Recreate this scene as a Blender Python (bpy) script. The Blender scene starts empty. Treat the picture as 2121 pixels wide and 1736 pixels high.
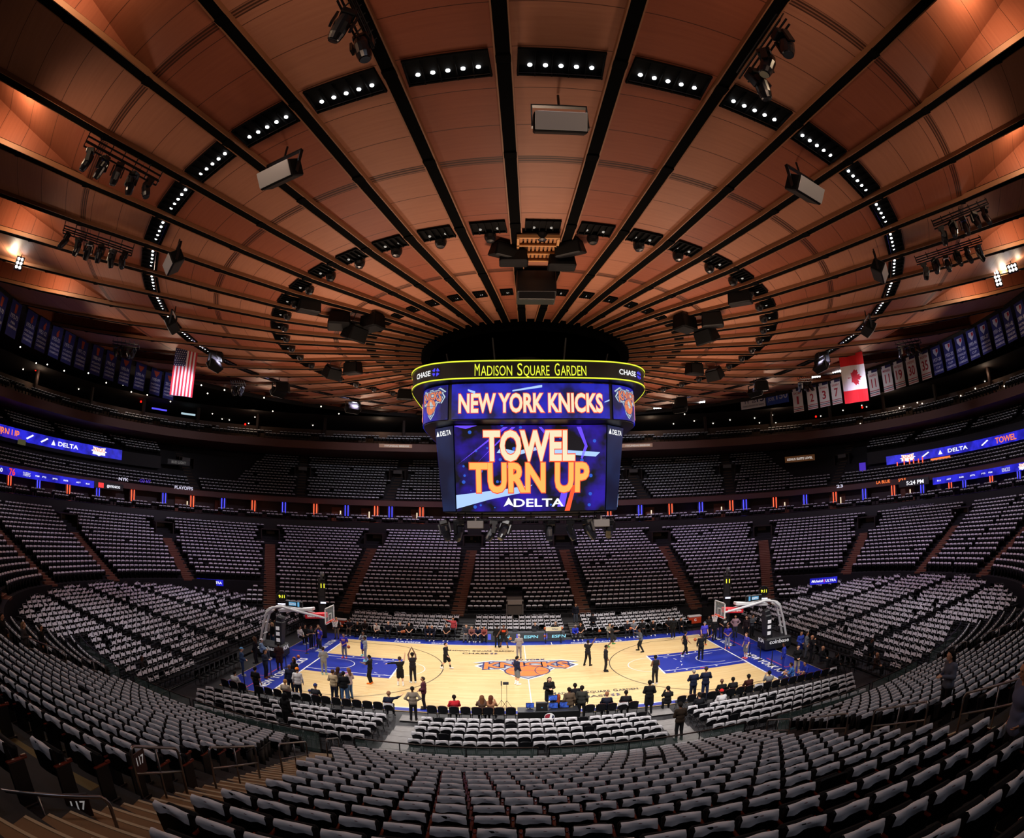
import bpy, math, random
import numpy as np
from mathutils import Vector, Matrix, Euler

random.seed(7)
RNG = np.random.default_rng(7)
SC = bpy.context.scene
COL = SC.collection
PI = math.pi
R = math.radians

# ------------------------------------------------------------------ camera
CX, CY, CZ = -1.1862, -34.5336, 10.1447
YAW, PITCH, ROLL = .0083, .1857, -.0058
FPX = 1120.706
_f = np.array([math.sin(YAW)*math.cos(PITCH), math.cos(YAW)*math.cos(PITCH), math.sin(PITCH)])
_r = np.array([math.cos(YAW), -math.sin(YAW), 0.])
_u = np.cross(_r, _f)
_r2 = math.cos(ROLL)*_r + math.sin(ROLL)*_u
_u2 = math.cos(ROLL)*_u - math.sin(ROLL)*_r
cd = bpy.data.cameras.new('camera')
cd.type = 'PANO'
tgt = cd if hasattr(cd, 'panorama_type') else cd.cycles
tgt.panorama_type = 'FISHEYE_EQUISOLID'
tgt.fisheye_lens = FPX*36/2121
tgt.fisheye_fov = PI
cd.sensor_width = 36
cd.clip_start = .05
cd.clip_end = 400
cam = bpy.data.objects.new('camera', cd)
COL.objects.link(cam)
M = Matrix.Identity(4)
for i in range(3):
    M[i][0], M[i][1], M[i][2], M[i][3] = _r2[i], _u2[i], -_f[i], (CX, CY, CZ)[i]
cam.matrix_world = M
SC.camera = cam


def project(P):
    """pixel position (2121 x 1736 frame) of world points"""
    d = np.atleast_2d(P) - np.array([CX, CY, CZ])
    a, b, c = d @ _r2, d @ _u2, d @ _f
    rho = np.hypot(a, b)+1e-9
    g = 2*np.sin(np.arctan2(rho, c)/2)*FPX/rho
    return 1060.5+a*g, 868-b*g, np.linalg.norm(d, axis=1)


def ray(u, v):
    a, b = (u-1060.5)/FPX, -(v-868)/FPX
    h = math.hypot(a, b)+1e-12
    th = 2*math.asin(h/2)
    return math.sin(th)*(a/h*_r2+b/h*_u2)+math.cos(th)*_f


def at(u, v, z=0.):
    """point at height z seen at pixel (u, v)"""
    d = ray(u, v)
    t = (z-CZ)/d[2]
    return np.array([CX, CY, CZ])+d*t


# ------------------------------------------------------------------ view, world
vs = SC.view_settings
vs.view_transform = 'Standard'
vs.look = 'None'
vs.exposure = 0.0
vs.gamma = 1.0
vs.use_curve_mapping = False
W = bpy.data.worlds.new('world')
SC.world = W
W.use_nodes = True
W.node_tree.nodes['Background'].inputs[0].default_value = (.02, .018, .02, 1)
W.node_tree.nodes['Background'].inputs[1].default_value = 0.3
SC.cycles.max_bounces = 4
SC.cycles.diffuse_bounces = 2
SC.cycles.glossy_bounces = 2
SC.cycles.transmission_bounces = 3
SC.cycles.transparent_max_bounces = 6
SC.cycles.caustics_reflective = False
SC.cycles.caustics_refractive = False
SC.cycles.sample_clamp_indirect = 4


# ------------------------------------------------------------------ lamps of the hall and added fill lamps
def lamp(name, kind, loc, power, color, target=None, **kw):
    ld = bpy.data.lights.new(name, kind)
    ld.energy = power
    ld.color = color
    for k, v in kw.items():
        setattr(ld, k, v)
    o = bpy.data.objects.new(name, ld)
    COL.objects.link(o)
    o.location = loc
    if target is not None:
        o.rotation_euler = (Vector(target)-Vector(loc)).to_track_quat('-Z', 'Y').to_euler()
    return o


# court floods in the large ceiling ring, each aimed at its side of the floor
for k in range(16):
    a = R(11.25+22.5*k)
    p = (24.2*math.sin(a), -24.2*math.cos(a), 21.5)
    q = (7.5*math.sin(a+.5), -4.0*math.cos(a+.5), 0)
    lamp('court_flood', 'SPOT', p, 7400, (1, .97, .95), q, spot_size=R(60), spot_blend=.9, shadow_soft_size=.5)
# added fill spots washing the seating, near ones moved out behind the rows
for k in range(16):
    a = R(22.5*k)
    p = (23*math.sin(a), -23*math.cos(a), 21.3)
    near = math.cos(a) > .3
    s = 33 if not near else 17
    q = (s*1.2*math.sin(a), -s*math.cos(a), 4 if not near else 1)
    if near:
        p = (36*math.sin(a), -36*math.cos(a), 22.6)
    lamp('bowl_fill', 'SPOT', p, 8800 if not near else 950, (.78, .62, 1.0) if not near else (.80, .84, 1),
         q, spot_size=R(95), spot_blend=1., shadow_soft_size=.6)
for k in range(9):  # added fill spots to brighten the upper tier
    a = R(90+22.5*k)
    p = (22.6*math.sin(a), -22.6*math.cos(a), 21.2)
    lamp('upper_fill', 'SPOT', p, 8500, (.85, .85, 1), (48*math.sin(a), -44*math.cos(a), 16), spot_size=R(60), spot_blend=1., shadow_soft_size=.4)
for sx in (-1, 1):  # extra fill spots, added to lighten the end risers
    for k in (-1, 0, 1):
        a = R(sx*90+32*k)
        p = (23.2*math.sin(a), -23.2*math.cos(a), 21.2)
        lamp('riser_fill', 'SPOT', p, 6500, (.90, .86, 1), (sx*25.5, 7.5*k*-sx*-1, 1.5), spot_size=R(48), spot_blend=1., shadow_soft_size=.5)
# added warm fill spots without fixtures, aimed up at the wooden ceiling
for k in range(16):
    a = R(11.25+22.5*k)
    p = (34*math.sin(a), -34*math.cos(a), 19.5)
    q = (12*math.sin(a), -12*math.cos(a), 22)
    lamp('roof_fill', 'SPOT', p, 950, (1, .66, .47), q, spot_size=R(120), spot_blend=1., shadow_soft_size=.8)
for k in range(11):
    a = R(80+20*k)
    lamp('soffit_lamp', 'POINT', (57*math.sin(a), -43*math.cos(a), 23.4), 60, (1, .72, .5), shadow_soft_size=.3)
for k in range(8):  # added fill spots hung in mid-air, brightening the inner roof
    a = R(45*k)
    p = (13*math.sin(a), -13*math.cos(a), 13.5)
    lamp('ceiling_fill', 'SPOT', p, 2100, (1, .69, .50), (15*math.sin(a), -15*math.cos(a), 22), spot_size=R(150),
         spot_blend=1., shadow_soft_size=1.)


# ------------------------------------------------------------------ materials
def lin(c):
    if isinstance(c, str):
        c = [int(c[i:i+2], 16)/255 for i in (0, 2, 4)]
    return tuple((x/12.92 if x <= .04045 else ((x+.055)/1.055)**2.4) for x in c)


MATS = {}


def mat(name, c, rough=.6, metal=0., spec=.5, noise=0., scale=8., emit=None, strength=0., alpha=1.):
    if name in MATS:
        return MATS[name]
    m = bpy.data.materials.new(name)
    m.use_nodes = True
    nt = m.node_tree
    b = nt.nodes['Principled BSDF']
    col = lin(c)
    b.inputs['Base Color'].default_value = (*col, 1)
    b.inputs['Roughness'].default_value = rough
    b.inputs['Metallic'].default_value = metal
    b.inputs['Specular IOR Level'].default_value = spec
    if noise:
        tc = nt.nodes.new('ShaderNodeTexCoord')
        n = nt.nodes.new('ShaderNodeTexNoise')
        n.inputs['Scale'].default_value = scale
        n.inputs['Detail'].default_value = 3
        r = nt.nodes.new('ShaderNodeMix')
        r.data_type = 'RGBA'
        r.inputs[6].default_value = (*[x*(1-noise) for x in col], 1)
        r.inputs[7].default_value = (*[min(1, x*(1+noise)) for x in col], 1)
        nt.links.new(tc.outputs['Object'], n.inputs['Vector'])
        nt.links.new(n.outputs['Fac'], r.inputs[0])
        nt.links.new(r.outputs[2], b.inputs['Base Color'])
    if emit:
        b.inputs['Emission Color'].default_value = (*lin(emit), 1)
        b.inputs['Emission Strength'].default_value = strength
        m.cycles.emission_sampling = 'NONE'
    if alpha < 1:
        b.inputs['Alpha'].default_value = alpha
    MATS[name] = m
    return m


def glow(name, c, s=1.0, sample=False):
    m = mat(name, '000000', .5, emit=c, strength=s)
    if sample:
        m.cycles.emission_sampling = 'AUTO'
    return m


def node_mat(name, build):
    """material whose nodes are wired by build(nodes, links, bsdf, texcoord)"""
    if name in MATS:
        return MATS[name]
    m = bpy.data.materials.new(name)
    m.use_nodes = True
    nt = m.node_tree
    build(nt.nodes, nt.links, nt.nodes['Principled BSDF'], nt.nodes.new('ShaderNodeTexCoord'))
    MATS[name] = m
    return m


def nd(nodes, kind, **kw):
    n = nodes.new(kind)
    for k, v in kw.items():
        if k.startswith('i_'):
            k2 = k[2:]
            n.inputs[int(k2) if k2.isdigit() else k2].default_value = v
        else:
            setattr(n, k, v)
    return n


def mth(nodes, links, op, a, b=None, c=None):
    n = nodes.new('ShaderNodeMath')
    n.operation = op
    for i, x in enumerate((a, b, c)):
        if x is None:
            continue
        if isinstance(x, (int, float)):
            n.inputs[i].default_value = x
        else:
            links.new(x, n.inputs[i])
    return n.outputs[0]


def mixc(nodes, links, fac, a, b):
    n = nodes.new('ShaderNodeMix')
    n.data_type = 'RGBA'
    for i, x in ((0, fac), (6, a), (7, b)):
        if isinstance(x, (int, float)):
            n.inputs[i].default_value = x
        elif isinstance(x, tuple):
            n.inputs[i].default_value = (*x[:3], 1)
        else:
            links.new(x, n.inputs[i])
    return n.outputs[2]


# ------------------------------------------------------------------ mesh building
class MB:
    def __init__(self):
        self.v, self.f, self.mi, self.n = [], [], [], 0

    def add(self, verts, faces, mi=0):
        verts = np.asarray(verts, float).reshape(-1, 3)
        self.v.append(verts)
        o = self.n
        for f in faces:
            self.f.append([int(i)+o for i in f])
            self.mi.append(mi)
        self.n += len(verts)
        return self

    def box(self, c, s, rot=None, mi=0, taper=1., bev=0.):
        x, y, z = [k/2 for k in s]
        if bev:
            b = min(bev, x*.9, y*.9, z*.9)
            V = []
            for sx in (-1, 1):
                for sy in (-1, 1):
                    for sz in (-1, 1):
                        V += [(sx*(x-b), sy*(y-b), sz*z), (sx*(x-b), sy*y, sz*(z-b)), (sx*x, sy*(y-b), sz*(z-b))]
            V = np.array(V)
            V[V[:, 2] > 0, :2] *= taper
            idx = {}
            k = 0
            for sx in (0, 1):
                for sy in (0, 1):
                    for sz in (0, 1):
                        idx[sx, sy, sz] = k
                        k += 3
            F = []
            for s_ in (0, 1):
                q = [idx[0, 0, s_], idx[1, 0, s_], idx[1, 1, s_], idx[0, 1, s_]]
                F.append(q if s_ else q[::-1])
                q = [idx[0, s_, 0]+1, idx[1, s_, 0]+1, idx[1, s_, 1]+1, idx[0, s_, 1]+1]
                F.append(q[::-1] if s_ else q)
                q = [idx[s_, 0, 0]+2, idx[s_, 1, 0]+2, idx[s_, 1, 1]+2, idx[s_, 0, 1]+2]
                F.append(q if s_ else q[::-1])
            for a in (0, 1):
                for b_ in (0, 1):
                    i, j = idx[0, a, b_], idx[1, a, b_]
                    q = [i, j, j+1, i+1]
                    F.append(q if (a ^ b_) else q[::-1])
                    i, j = idx[a, 0, b_], idx[a, 1, b_]
                    q = [i, j, j+2, i+2]
                    F.append(q[::-1] if (a ^ b_) else q)
                    i, j = idx[a, b_, 0], idx[a, b_, 1]
                    q = [i+1, j+1, j+2, i+2]
                    F.append(q if (a ^ b_) else q[::-1])
            for (sx, sy, sz), i in idx.items():
                q = [i, i+1, i+2]
                F.append(q if (sx+sy+sz) % 2 == 0 else q[::-1])
        else:
            V = np.array([(-x, -y, -z), (x, -y, -z), (x, y, -z), (-x, y, -z), (-x*taper, -y*taper, z), (x*taper, -y*taper, z),
                          (x*taper, y*taper, z), (-x*taper, y*taper, z)])
            F = [(0, 3, 2, 1), (4, 5, 6, 7), (0, 1, 5, 4), (1, 2, 6, 5), (2, 3, 7, 6), (3, 0, 4, 7)]
        if rot is not None:
            m = np.array(Euler(rot).to_matrix()) if not isinstance(rot, np.ndarray) else rot
            V = V @ m.T
        return self.add(V+np.array(c), F, mi)

    def tube(self, p, q, r, n=10, r2=None, mi=0, caps=True):
        p, q = np.array(p, float), np.array(q, float)
        d = q-p
        d /= np.linalg.norm(d)+1e-12
        e = np.cross(d, (0, 0, 1.) if abs(d[2]) < .9 else (1., 0, 0))
        e /= np.linalg.norm(e)
        g = np.cross(d, e)
        a = np.arange(n)*2*PI/n
        c = np.cos(a)[:, None]*e+np.sin(a)[:, None]*g
        V = np.vstack([p+c*r, q+c*(r if r2 is None else r2)])
        F = [(i, (i+1) % n, n+(i+1) % n, n+i) for i in range(n)]
        if caps:
            F += [list(range(n))[::-1], list(range(n, 2*n))]
        return self.add(V, F, mi)

    def pipe(self, pts, r, n=8, mi=0):
        """round bar bent along pts"""
        P = np.array(pts, float)
        T = np.gradient(P, axis=0)
        T /= np.linalg.norm(T, axis=1)[:, None]+1e-12
        e = np.cross(T[0], (0, 0, 1.) if abs(T[0][2]) < .9 else (1., 0, 0))
        V = []
        a = np.arange(n)*2*PI/n
        for p, t in zip(P, T):
            e = e-t*(e@t)
            e /= np.linalg.norm(e)+1e-12
            g = np.cross(t, e)
            V.append(p+r*(np.cos(a)[:, None]*e+np.sin(a)[:, None]*g))
        F = []
        for k in range(len(P)-1):
            for i in range(n):
                F.append((k*n+i, k*n+(i+1) % n, (k+1)*n+(i+1) % n, (k+1)*n+i))
        m = len(P)*n
        F += [list(range(n))[::-1], list(range(m-n, m))]
        return self.add(np.vstack(V), F, mi)

    def lathe(self, prof, n=20, c=(0, 0, 0), rot=None, mi=0):
        """prof: list of (radius, height)"""
        a = np.arange(n)*2*PI/n
        V = []
        for r, z in prof:
            V.append(np.stack([r*np.cos(a), r*np.sin(a), np.full(n, z)], 1))
        V = np.vstack(V)
        F = []
        for k in range(len(prof)-1):
            for i in range(n):
                F.append((k*n+i, k*n+(i+1) % n, (k+1)*n+(i+1) % n, (k+1)*n+i))
        F += [list(range(n))[::-1], list(range((len(prof)-1)*n, len(prof)*n))]
        if rot is not None:
            V = V @ np.array(Euler(rot).to_matrix() if not isinstance(rot, Matrix) else rot).T
        return self.add(V+np.array(c), F, mi)

    def ball(self, c, r, n=14, mi=0):
        r = np.array(r if hasattr(r, '__len__') else (r, r, r))
        prof = [(math.sin(PI*k/(n//2)), -math.cos(PI*k/(n//2))) for k in range(n//2+1)]
        prof[0] = (1e-3, -1)
        prof[-1] = (1e-3, 1)
        a = np.arange(n)*2*PI/n
        V = np.vstack([np.stack([p*np.cos(a), p*np.sin(a), np.full(n, z)], 1) for p, z in prof])*r+np.array(c)
        F = [(k*n+i, k*n+(i+1) % n, (k+1)*n+(i+1) % n, (k+1)*n+i) for k in range(len(prof)-1) for i in range(n)]
        return self.add(V, F, mi)

    def grid(self, G, mi=0, flip=False):
        """G: array (rows, cols, 3)"""
        G = np.asarray(G, float)
        h, w = G.shape[:2]
        F = []
        for i in range(h-1):
            for j in range(w-1):
                q = (i*w+j, i*w+j+1, (i+1)*w+j+1, (i+1)*w+j)
                F.append(q[::-1] if flip else q)
        return self.add(G.reshape(-1, 3), F, mi)

    def extrude(self, poly, d, fn=None, mi=0):
        """flat polygon (x, y) thickened by d; fn maps (x, y, h) to 3-D"""
        n = len(poly)
        V = [(x, y, 0) for x, y in poly]+[(x, y, d) for x, y in poly]
        F = [list(range(n))[::-1], list(range(n, 2*n))]+[(i, (i+1) % n, n+(i+1) % n, n+i) for i in range(n)]
        if fn:
            V = [fn(*p) for p in V]
        return self.add(V, F, mi)

    def xform(self, m):
        m = np.array(m)
        self.v = [v @ m[:3, :3].T+m[:3, 3] for v in self.v]
        return self

    def mesh(self, name, mats, smooth=False):
        me = bpy.data.meshes.new(name)
        me.from_pydata(np.vstack(self.v).tolist(), [], self.f)
        for m in (mats if isinstance(mats, (list, tuple)) else [mats]):
            me.materials.append(m)
        me.polygons.foreach_set('material_index', self.mi)
        if smooth:
            me.polygons.foreach_set('use_smooth', [True]*len(me.polygons))
            if smooth != 'all':
                try:
                    me.set_sharp_from_angle(angle=R(40))
                except Exception:
                    pass
        me.update()
        return me

    def build(self, name, mats, parent=None, loc=None, rot=None, smooth=False):
        return link(name, self.mesh(name, mats, smooth), parent, loc, rot)


def link(name, data, parent=None, loc=None, rot=None):
    o = bpy.data.objects.new(name, data)
    COL.objects.link(o)
    if parent is not None:
        o.parent = parent
    if loc is not None:
        o.location = [float(x) for x in loc]
    if rot is not None:
        o.rotation_euler = rot
    return o


def tag(o, label=None, cat=None, group=None, kind=None):
    for k, v in (('label', label), ('category', cat), ('group', group), ('kind', kind)):
        if v:
            o[k] = v
    return o


def thing(name, label, cat, loc=(0, 0, 0), rz=0., group=None, rot=None):
    o = link(name, None, None, loc, rot if rot is not None else (0, 0, rz))
    o.empty_display_size = .1
    return tag(o, label, cat, group)


def dup(root, loc=None, rot=None, label=None, group=None, scale=None, off=None):
    """copy of a thing with copies of its parts and their parts"""
    r = root.copy()
    COL.objects.link(r)
    if loc is not None:
        r.location = [float(x) for x in loc]
    if rot is not None:
        r.rotation_euler = rot
    if scale is not None:
        r.scale = (scale,)*3 if not hasattr(scale, '__len__') else scale
    if label:
        r['label'] = label
    if group:
        r['group'] = group
    for ch in list(root.children):
        c = ch.copy()
        COL.objects.link(c)
        c.parent = r
        for g in list(ch.children):
            d = g.copy()
            COL.objects.link(d)
            d.parent = c
    return r


def struct(name, mb, m, parent=None, smooth=False, **kw):
    o = mb.build(name, m, parent, smooth=smooth, **kw)
    if parent is None:
        o['kind'] = 'structure'
    return o


ORD = ['', 'first', 'second', 'third', 'fourth', 'fifth', 'sixth', 'seventh', 'eighth', 'ninth', 'tenth', 'eleventh', 'twelfth',
       'thirteenth', 'fourteenth', 'fifteenth', 'sixteenth', 'seventeenth', 'eighteenth', 'nineteenth', 'twentieth',
       'twenty-first', 'twenty-second', 'twenty-third', 'twenty-fourth', 'twenty-fifth', 'twenty-sixth', 'twenty-seventh',
       'twenty-eighth', 'twenty-ninth', 'thirtieth', 'thirty-first', 'thirty-second', 'thirty-third', 'thirty-fourth',
       'thirty-fifth', 'thirty-sixth', 'thirty-seventh', 'thirty-eighth', 'thirty-ninth', 'fortieth']
NUM = ['zero', 'one', 'two', 'three', 'four', 'five', 'six', 'seven', 'eight', 'nine', 'ten', 'eleven', 'twelve', 'thirteen', 'fourteen',
       'fifteen', 'sixteen', 'seventeen', 'eighteen', 'nineteen', 'twenty', 'twenty-one', 'twenty-two']

_txt = {}


def text2d(s, bold=0.):
    """glyph outlines of s as filled faces: (verts (n,2) with cap height 1 and left edge 0, faces, width)"""
    if (s, bold) in _txt:
        return _txt[s, bold]
    cu = bpy.data.curves.new('t', 'FONT')
    cu.body = s
    cu.resolution_u = 3
    cu.offset = bold
    o = bpy.data.objects.new('t', cu)
    me = bpy.data.meshes.new_from_object(o)
    V = np.array([v.co[:2] for v in me.vertices]) if len(me.vertices) else np.zeros((0, 2))
    F = [list(p.vertices) for p in me.polygons]
    bpy.data.objects.remove(o)
    bpy.data.curves.remove(cu)
    bpy.data.meshes.remove(me)
    h = .729
    if bold:
        x0, tw = text2d(s)[3:]
    else:
        x0 = V[:, 0].min() if len(V) else 0
        tw = (V[:, 0].max()-x0)/h if len(V) else 1
    if len(V):
        V[:, 0] -= x0
        V /= h
    _txt[s, bold] = (V, F, tw, x0, tw)
    return _txt[s, bold]


def put_text(mb, s, fn, w=None, h=1., x0=0., y0=0., bold=.02, align='c', mi=0, slant=0.):
    """place text of cap height h (and total width w) at (x0, y0) of a plane; fn maps (x, y) to 3-D"""
    V, F, tw = text2d(s, bold)[:3]
    if not len(V):
        return
    sx = (w/tw) if w else h
    X, Y = V[:, 0]*sx+slant*V[:, 1]*h, V[:, 1]*h
    W_ = tw*sx
    X = X+x0-{'c': W_/2, 'l': 0, 'r': W_}[align]
    mb.add([fn(x, y+y0) for x, y in zip(X, Y)], F, mi)


def plane_fn(o, ex, ey, off=0.):
    """(x, y) -> o + x ex + y ey + off * normal"""
    o, ex, ey = (np.array(k, float) for k in (o, ex, ey))
    n = np.cross(ex, ey)
    n /= np.linalg.norm(n)
    return lambda x, y, h=0.: o+x*ex+y*ey+(off+h)*n


def quick_mesh(name, V, polys_tri, polys_quad, mats, mi_t=None, mi_q=None, uv=None, smooth=False):
    """large mesh from arrays; uv per vertex"""
    me = bpy.data.meshes.new(name)
    nt, nq = len(polys_tri), len(polys_quad)
    me.vertices.add(len(V))
    me.vertices.foreach_set('co', np.ascontiguousarray(V, np.float32).ravel())
    li = np.concatenate([np.asarray(polys_quad).ravel(), np.asarray(polys_tri).ravel()]).astype(np.int32)
    me.loops.add(len(li))
    me.loops.foreach_set('vertex_index', li)
    me.polygons.add(nt+nq)
    st = np.concatenate([np.arange(nq)*4, nq*4+np.arange(nt)*3]).astype(np.int32)
    me.polygons.foreach_set('loop_start', st)
    if mi_q is not None or mi_t is not None:
        mi = np.concatenate([np.zeros(nq) if mi_q is None else mi_q, np.zeros(nt) if mi_t is None else mi_t]).astype(np.int32)
        me.polygons.foreach_set('material_index', mi)
    for m in mats:
        me.materials.append(m)
    if uv is not None:
        l = me.uv_layers.new(name='UVMap')
        l.data.foreach_set('uv', np.ascontiguousarray(uv[li], np.float32).ravel())
    me.update(calc_edges=True)
    if smooth:
        me.polygons.foreach_set('use_smooth', np.ones(nt+nq, bool))
    return me


# ------------------------------------------------------------------ bowl geometry: rounded ovals round the floor
A0, B0, NE = 32.3, 17.2, 2.5


def oval(s, n=1440, a0=A0, b0=B0):
    t = np.linspace(0, 2*PI, n, endpoint=False)
    c, q = np.cos(t), np.sin(t)
    return np.stack([(a0+s)*np.sign(c)*np.abs(c)**(2/NE), (b0+s)*np.sign(q)*np.abs(q)**(2/NE)], 1)


def oval_xy(s, t):
    c, q = math.cos(t), math.sin(t)
    return np.array([(A0+s)*math.copysign(abs(c)**(2/NE), c), (B0+s)*math.copysign(abs(q)**(2/NE), q)])


def at_s(u, v, s):
    """point on the vertical oval wall s seen at pixel (u, v)"""
    d = ray(u, v)
    lo, hi = 5., 200.
    for _ in range(50):
        m = (lo+hi)/2
        q = np.array([CX, CY, CZ])+d*m
        if abs(q[0]/(A0+s))**NE+abs(q[1]/(B0+s))**NE > 1:
            hi = m
        else:
            lo = m
    return np.array([CX, CY, CZ])+d*lo


def wall_t(p, s):
    """oval parameter of point p on oval s"""
    c = math.copysign(min(1, abs(p[0]/(A0+s)))**(NE/2), p[0])
    q = math.copysign(min(1, abs(p[1]/(B0+s)))**(NE/2), p[1])
    return math.atan2(q, c)


def ring(mb, prof, t0, t1, n=200, mi=0, flip=False):
    """sweep a profile [(s, z)...] along the ovals from parameter t0 to t1"""
    G = np.array([[(*oval_xy(s, t), z) for t in np.linspace(t0, t1, n)] for s, z in prof])
    return mb.grid(G, mi, flip)


def ring_solid(mb, s0, s1, z0, z1, t0, t1, n=160, mi=0):
    """closed curved block between ovals s0<s1 and heights z0<z1"""
    ts = np.linspace(t0, t1, n)
    G = np.array([[(*oval_xy(s, t), z) for s, z in ((s0, z0), (s0, z1), (s1, z1), (s1, z0), (s0, z0))] for t in ts])
    mb.grid(G, mi)
    for k, fl in ((0, 0), (n-1, 1)):
        q = G[k, :4]
        mb.add(q, [(3, 2, 1, 0) if fl else (0, 1, 2, 3)], mi)
    return mb


# ================================================================== floor and court
def build_wood(nodes, links, b, tc):
    sep = nd(nodes, 'ShaderNodeSeparateXYZ')
    links.new(tc.outputs['Object'], sep.inputs[0])
    row = mth(nodes, links, 'FLOOR', mth(nodes, links, 'DIVIDE', sep.outputs['Y'], .11))
    off = mth(nodes, links, 'MULTIPLY', row, 1.37)
    seg = mth(nodes, links, 'FLOOR', mth(nodes, links, 'DIVIDE', mth(nodes, links, 'ADD', sep.outputs['X'], off), 1.9))
    cmb = nd(nodes, 'ShaderNodeCombineXYZ')
    links.new(row, cmb.inputs[0])
    links.new(seg, cmb.inputs[1])
    wn = nd(nodes, 'ShaderNodeTexWhiteNoise')
    links.new(cmb.outputs[0], wn.inputs['Vector'])
    c = mixc(nodes, links, wn.outputs['Value'], lin('d3b27a'), lin('e2c792'))
    nz = nd(nodes, 'ShaderNodeTexNoise', i_Scale=1.2, i_Detail=4.)
    links.new(tc.outputs['Object'], nz.inputs['Vector'])
    c2 = mixc(nodes, links, mth(nodes, links, 'MULTIPLY', nz.outputs['Fac'], .25), c, lin('c39c62'))
    links.new(c2, b.inputs['Base Color'])
    b.inputs['Roughness'].default_value = .3
    b.inputs['Specular IOR Level'].default_value = .35


M_wood = node_mat('court maple', build_wood)
M_blue = mat('court blue paint', '1d2f93', .3, spec=.35)
M_white = mat('court white paint', 'f2f0ec', .35)
M_black = mat('court black paint', '1a1714', .4)
M_navy = mat('court navy paint', '1b2460', .35)
M_orange = mat('court orange paint', 'e0762c', .35)
M_gray = mat('court silver paint', 'a9adb3', .35)
M_red = mat('court red paint', 'd43b4c', .4)
M_dark = mat('dark arena floor', '17161a', .6, noise=.3, scale=3)

mb = MB()
mb.box((0, 0, -.16), (150, 120, .2))
struct('floor', mb, M_dark)
mb = MB()
mb.box((0, .575, -.027), (35.0, 17.4, .05), bev=.01)
court = tag(mb.build('basketball_court', M_wood), 'pale maple basketball court with blue painted ends in the middle of the arena floor',
            'basketball court', kind='structure')
L, HW = 14.325, 7.62


def flat(mb, poly, z):
    mb.add([(x, y, z) for x, y in poly], [list(range(len(poly)))])


def rect(mb, x0, y0, x1, y1, z):
    flat(mb, [(x0, y0), (x1, y0), (x1, y1), (x0, y1)], z)


def arc(mb, cx, cy, r, a0, a1, w, z, n=48):
    t = np.linspace(R(a0), R(a1), n)
    G = np.array([[(cx+q*np.cos(k), cy+q*np.sin(k), z) for k in t] for q in (r-w/2, r+w/2)])
    mb.grid(G)


blue, white, black, red = MB(), MB(), MB(), MB()
z1, z2, z3 = .002, .005, .008
for s in (-1, 1):
    rect(blue, min(s*L, s*17.45), -8.1, max(s*L, s*17.45), 9.25, z1)          # end apron
    rect(blue, min(s*(L-5.8), s*L), -2.44, max(s*(L-5.8), s*L), 2.44, z1)      # painted key
    rect(blue, -L, s*HW if s > 0 else -8.1, L, 9.25 if s > 0 else -HW, z1)    # side apron
    rect(white, s*L-.05, -HW, s*L+.05, HW, z2)
    rect(white, -L, s*HW-.04, L, s*HW+.04, z2)
    for y in (-1.83, 1.83):
        rect(white, min(s*(L-5.8), s*L), y-.03, max(s*(L-5.8), s*L), y+.03, z2)
    rect(white, s*(L-5.8)-.05, -2.44, s*(L-5.8)+.05, 2.44, z2)
    hx = s*(L-1.575)
    d = 0 if s < 0 else 180
    arc(white, hx, 0, 1.22, d-90, d+90, .05, z2)
    rect(white, min(hx, hx+s*.4), 1.195, max(hx, hx+s*.4), 1.245, z2)
    rect(white, min(hx, hx+s*.4), -1.245, max(hx, hx+s*.4), -1.195, z2)
    arc(white, s*(L-5.8), 0, 1.83, d-90, d+90, .05, z2)
    for k in range(7):
        a = d+180-78+k*26
        arc(white, s*(L-5.8), 0, 1.83, a-5, a+5, .05, z3, 5)
    a3 = math.degrees(math.asin(6.71/7.24))
    arc(black, hx, 0, 7.24, d-a3, d+a3, .06, z2, 90)
    xe = hx-s*math.sqrt(7.24**2-6.71**2)
    for y in (-6.71, 6.71):
        rect(black, min(s*L, xe), y-.03, max(s*L, xe), y+.03, z2)
    for x in (2.1, 3.0, 4.2, 5.0):
        for y in (-2.13, 2.13):
            rect(red if x == 3.0 else white, min(s*(L-x), s*(L-x-.12))-(.2 if x == 3.0 else 0), y-.07, max(s*(L-x), s*(L-x-.12)), y+.07, z3)
    # taped red photographer boxes behind the baseline
    for y0, y1 in ((2.2, 5.2), (-5.0, -2.2), (-8.2, -5.6)):
        for q in (rect,):
            xa, xb = s*15.9, s*17.0
            q(red, min(xa, xb), y0, max(xa, xb), y0+.06, z2)
            q(red, xa-.03, y0, xa+.03, y1, z2)
rect(white, -.03, -HW, .03, HW, z2)
for x in (-.55, 2.2):
    rect(white, x-.03, 7.62, x+.03, 8.5, z3)
blue.build('blue_paint', M_blue, court)
white.build('white_line', M_white, court)
black.build('three_point_line', M_black, court)
red.build('red_tape', M_red, court)

# lettering on the boards
bl, wl, bl2 = MB(), MB(), MB()


def floor_text(mb, s, x, y, w, h, ang=0, z=.009, bold=.02):
    a = R(ang)
    put_text(mb, s, plane_fn((x, y, z), (math.cos(a), math.sin(a), 0), (-math.sin(a), math.cos(a), 0)), w=w, h=h, bold=bold)


def small_caps(mb, words, x, y, w, h, ang=0, z=.009):
    """words with a larger first letter, total width w centred on x"""
    tot = sum(len(k)+.35 for k in words)+.8*(len(words)-1)
    u = w/tot
    p = -w/2
    a = R(ang)
    fn = plane_fn((x, y, z), (math.cos(a), math.sin(a), 0), (-math.sin(a), math.cos(a), 0))
    for k in words:
        put_text(mb, k[0], fn, w=u*1.05, h=h*1.25, x0=p, align='l')
        put_text(mb, k[1:], fn, w=u*(len(k)-1)-u*.1, h=h, x0=p+1.3*u, align='l')
        p += u*(len(k)+1.15)


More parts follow.
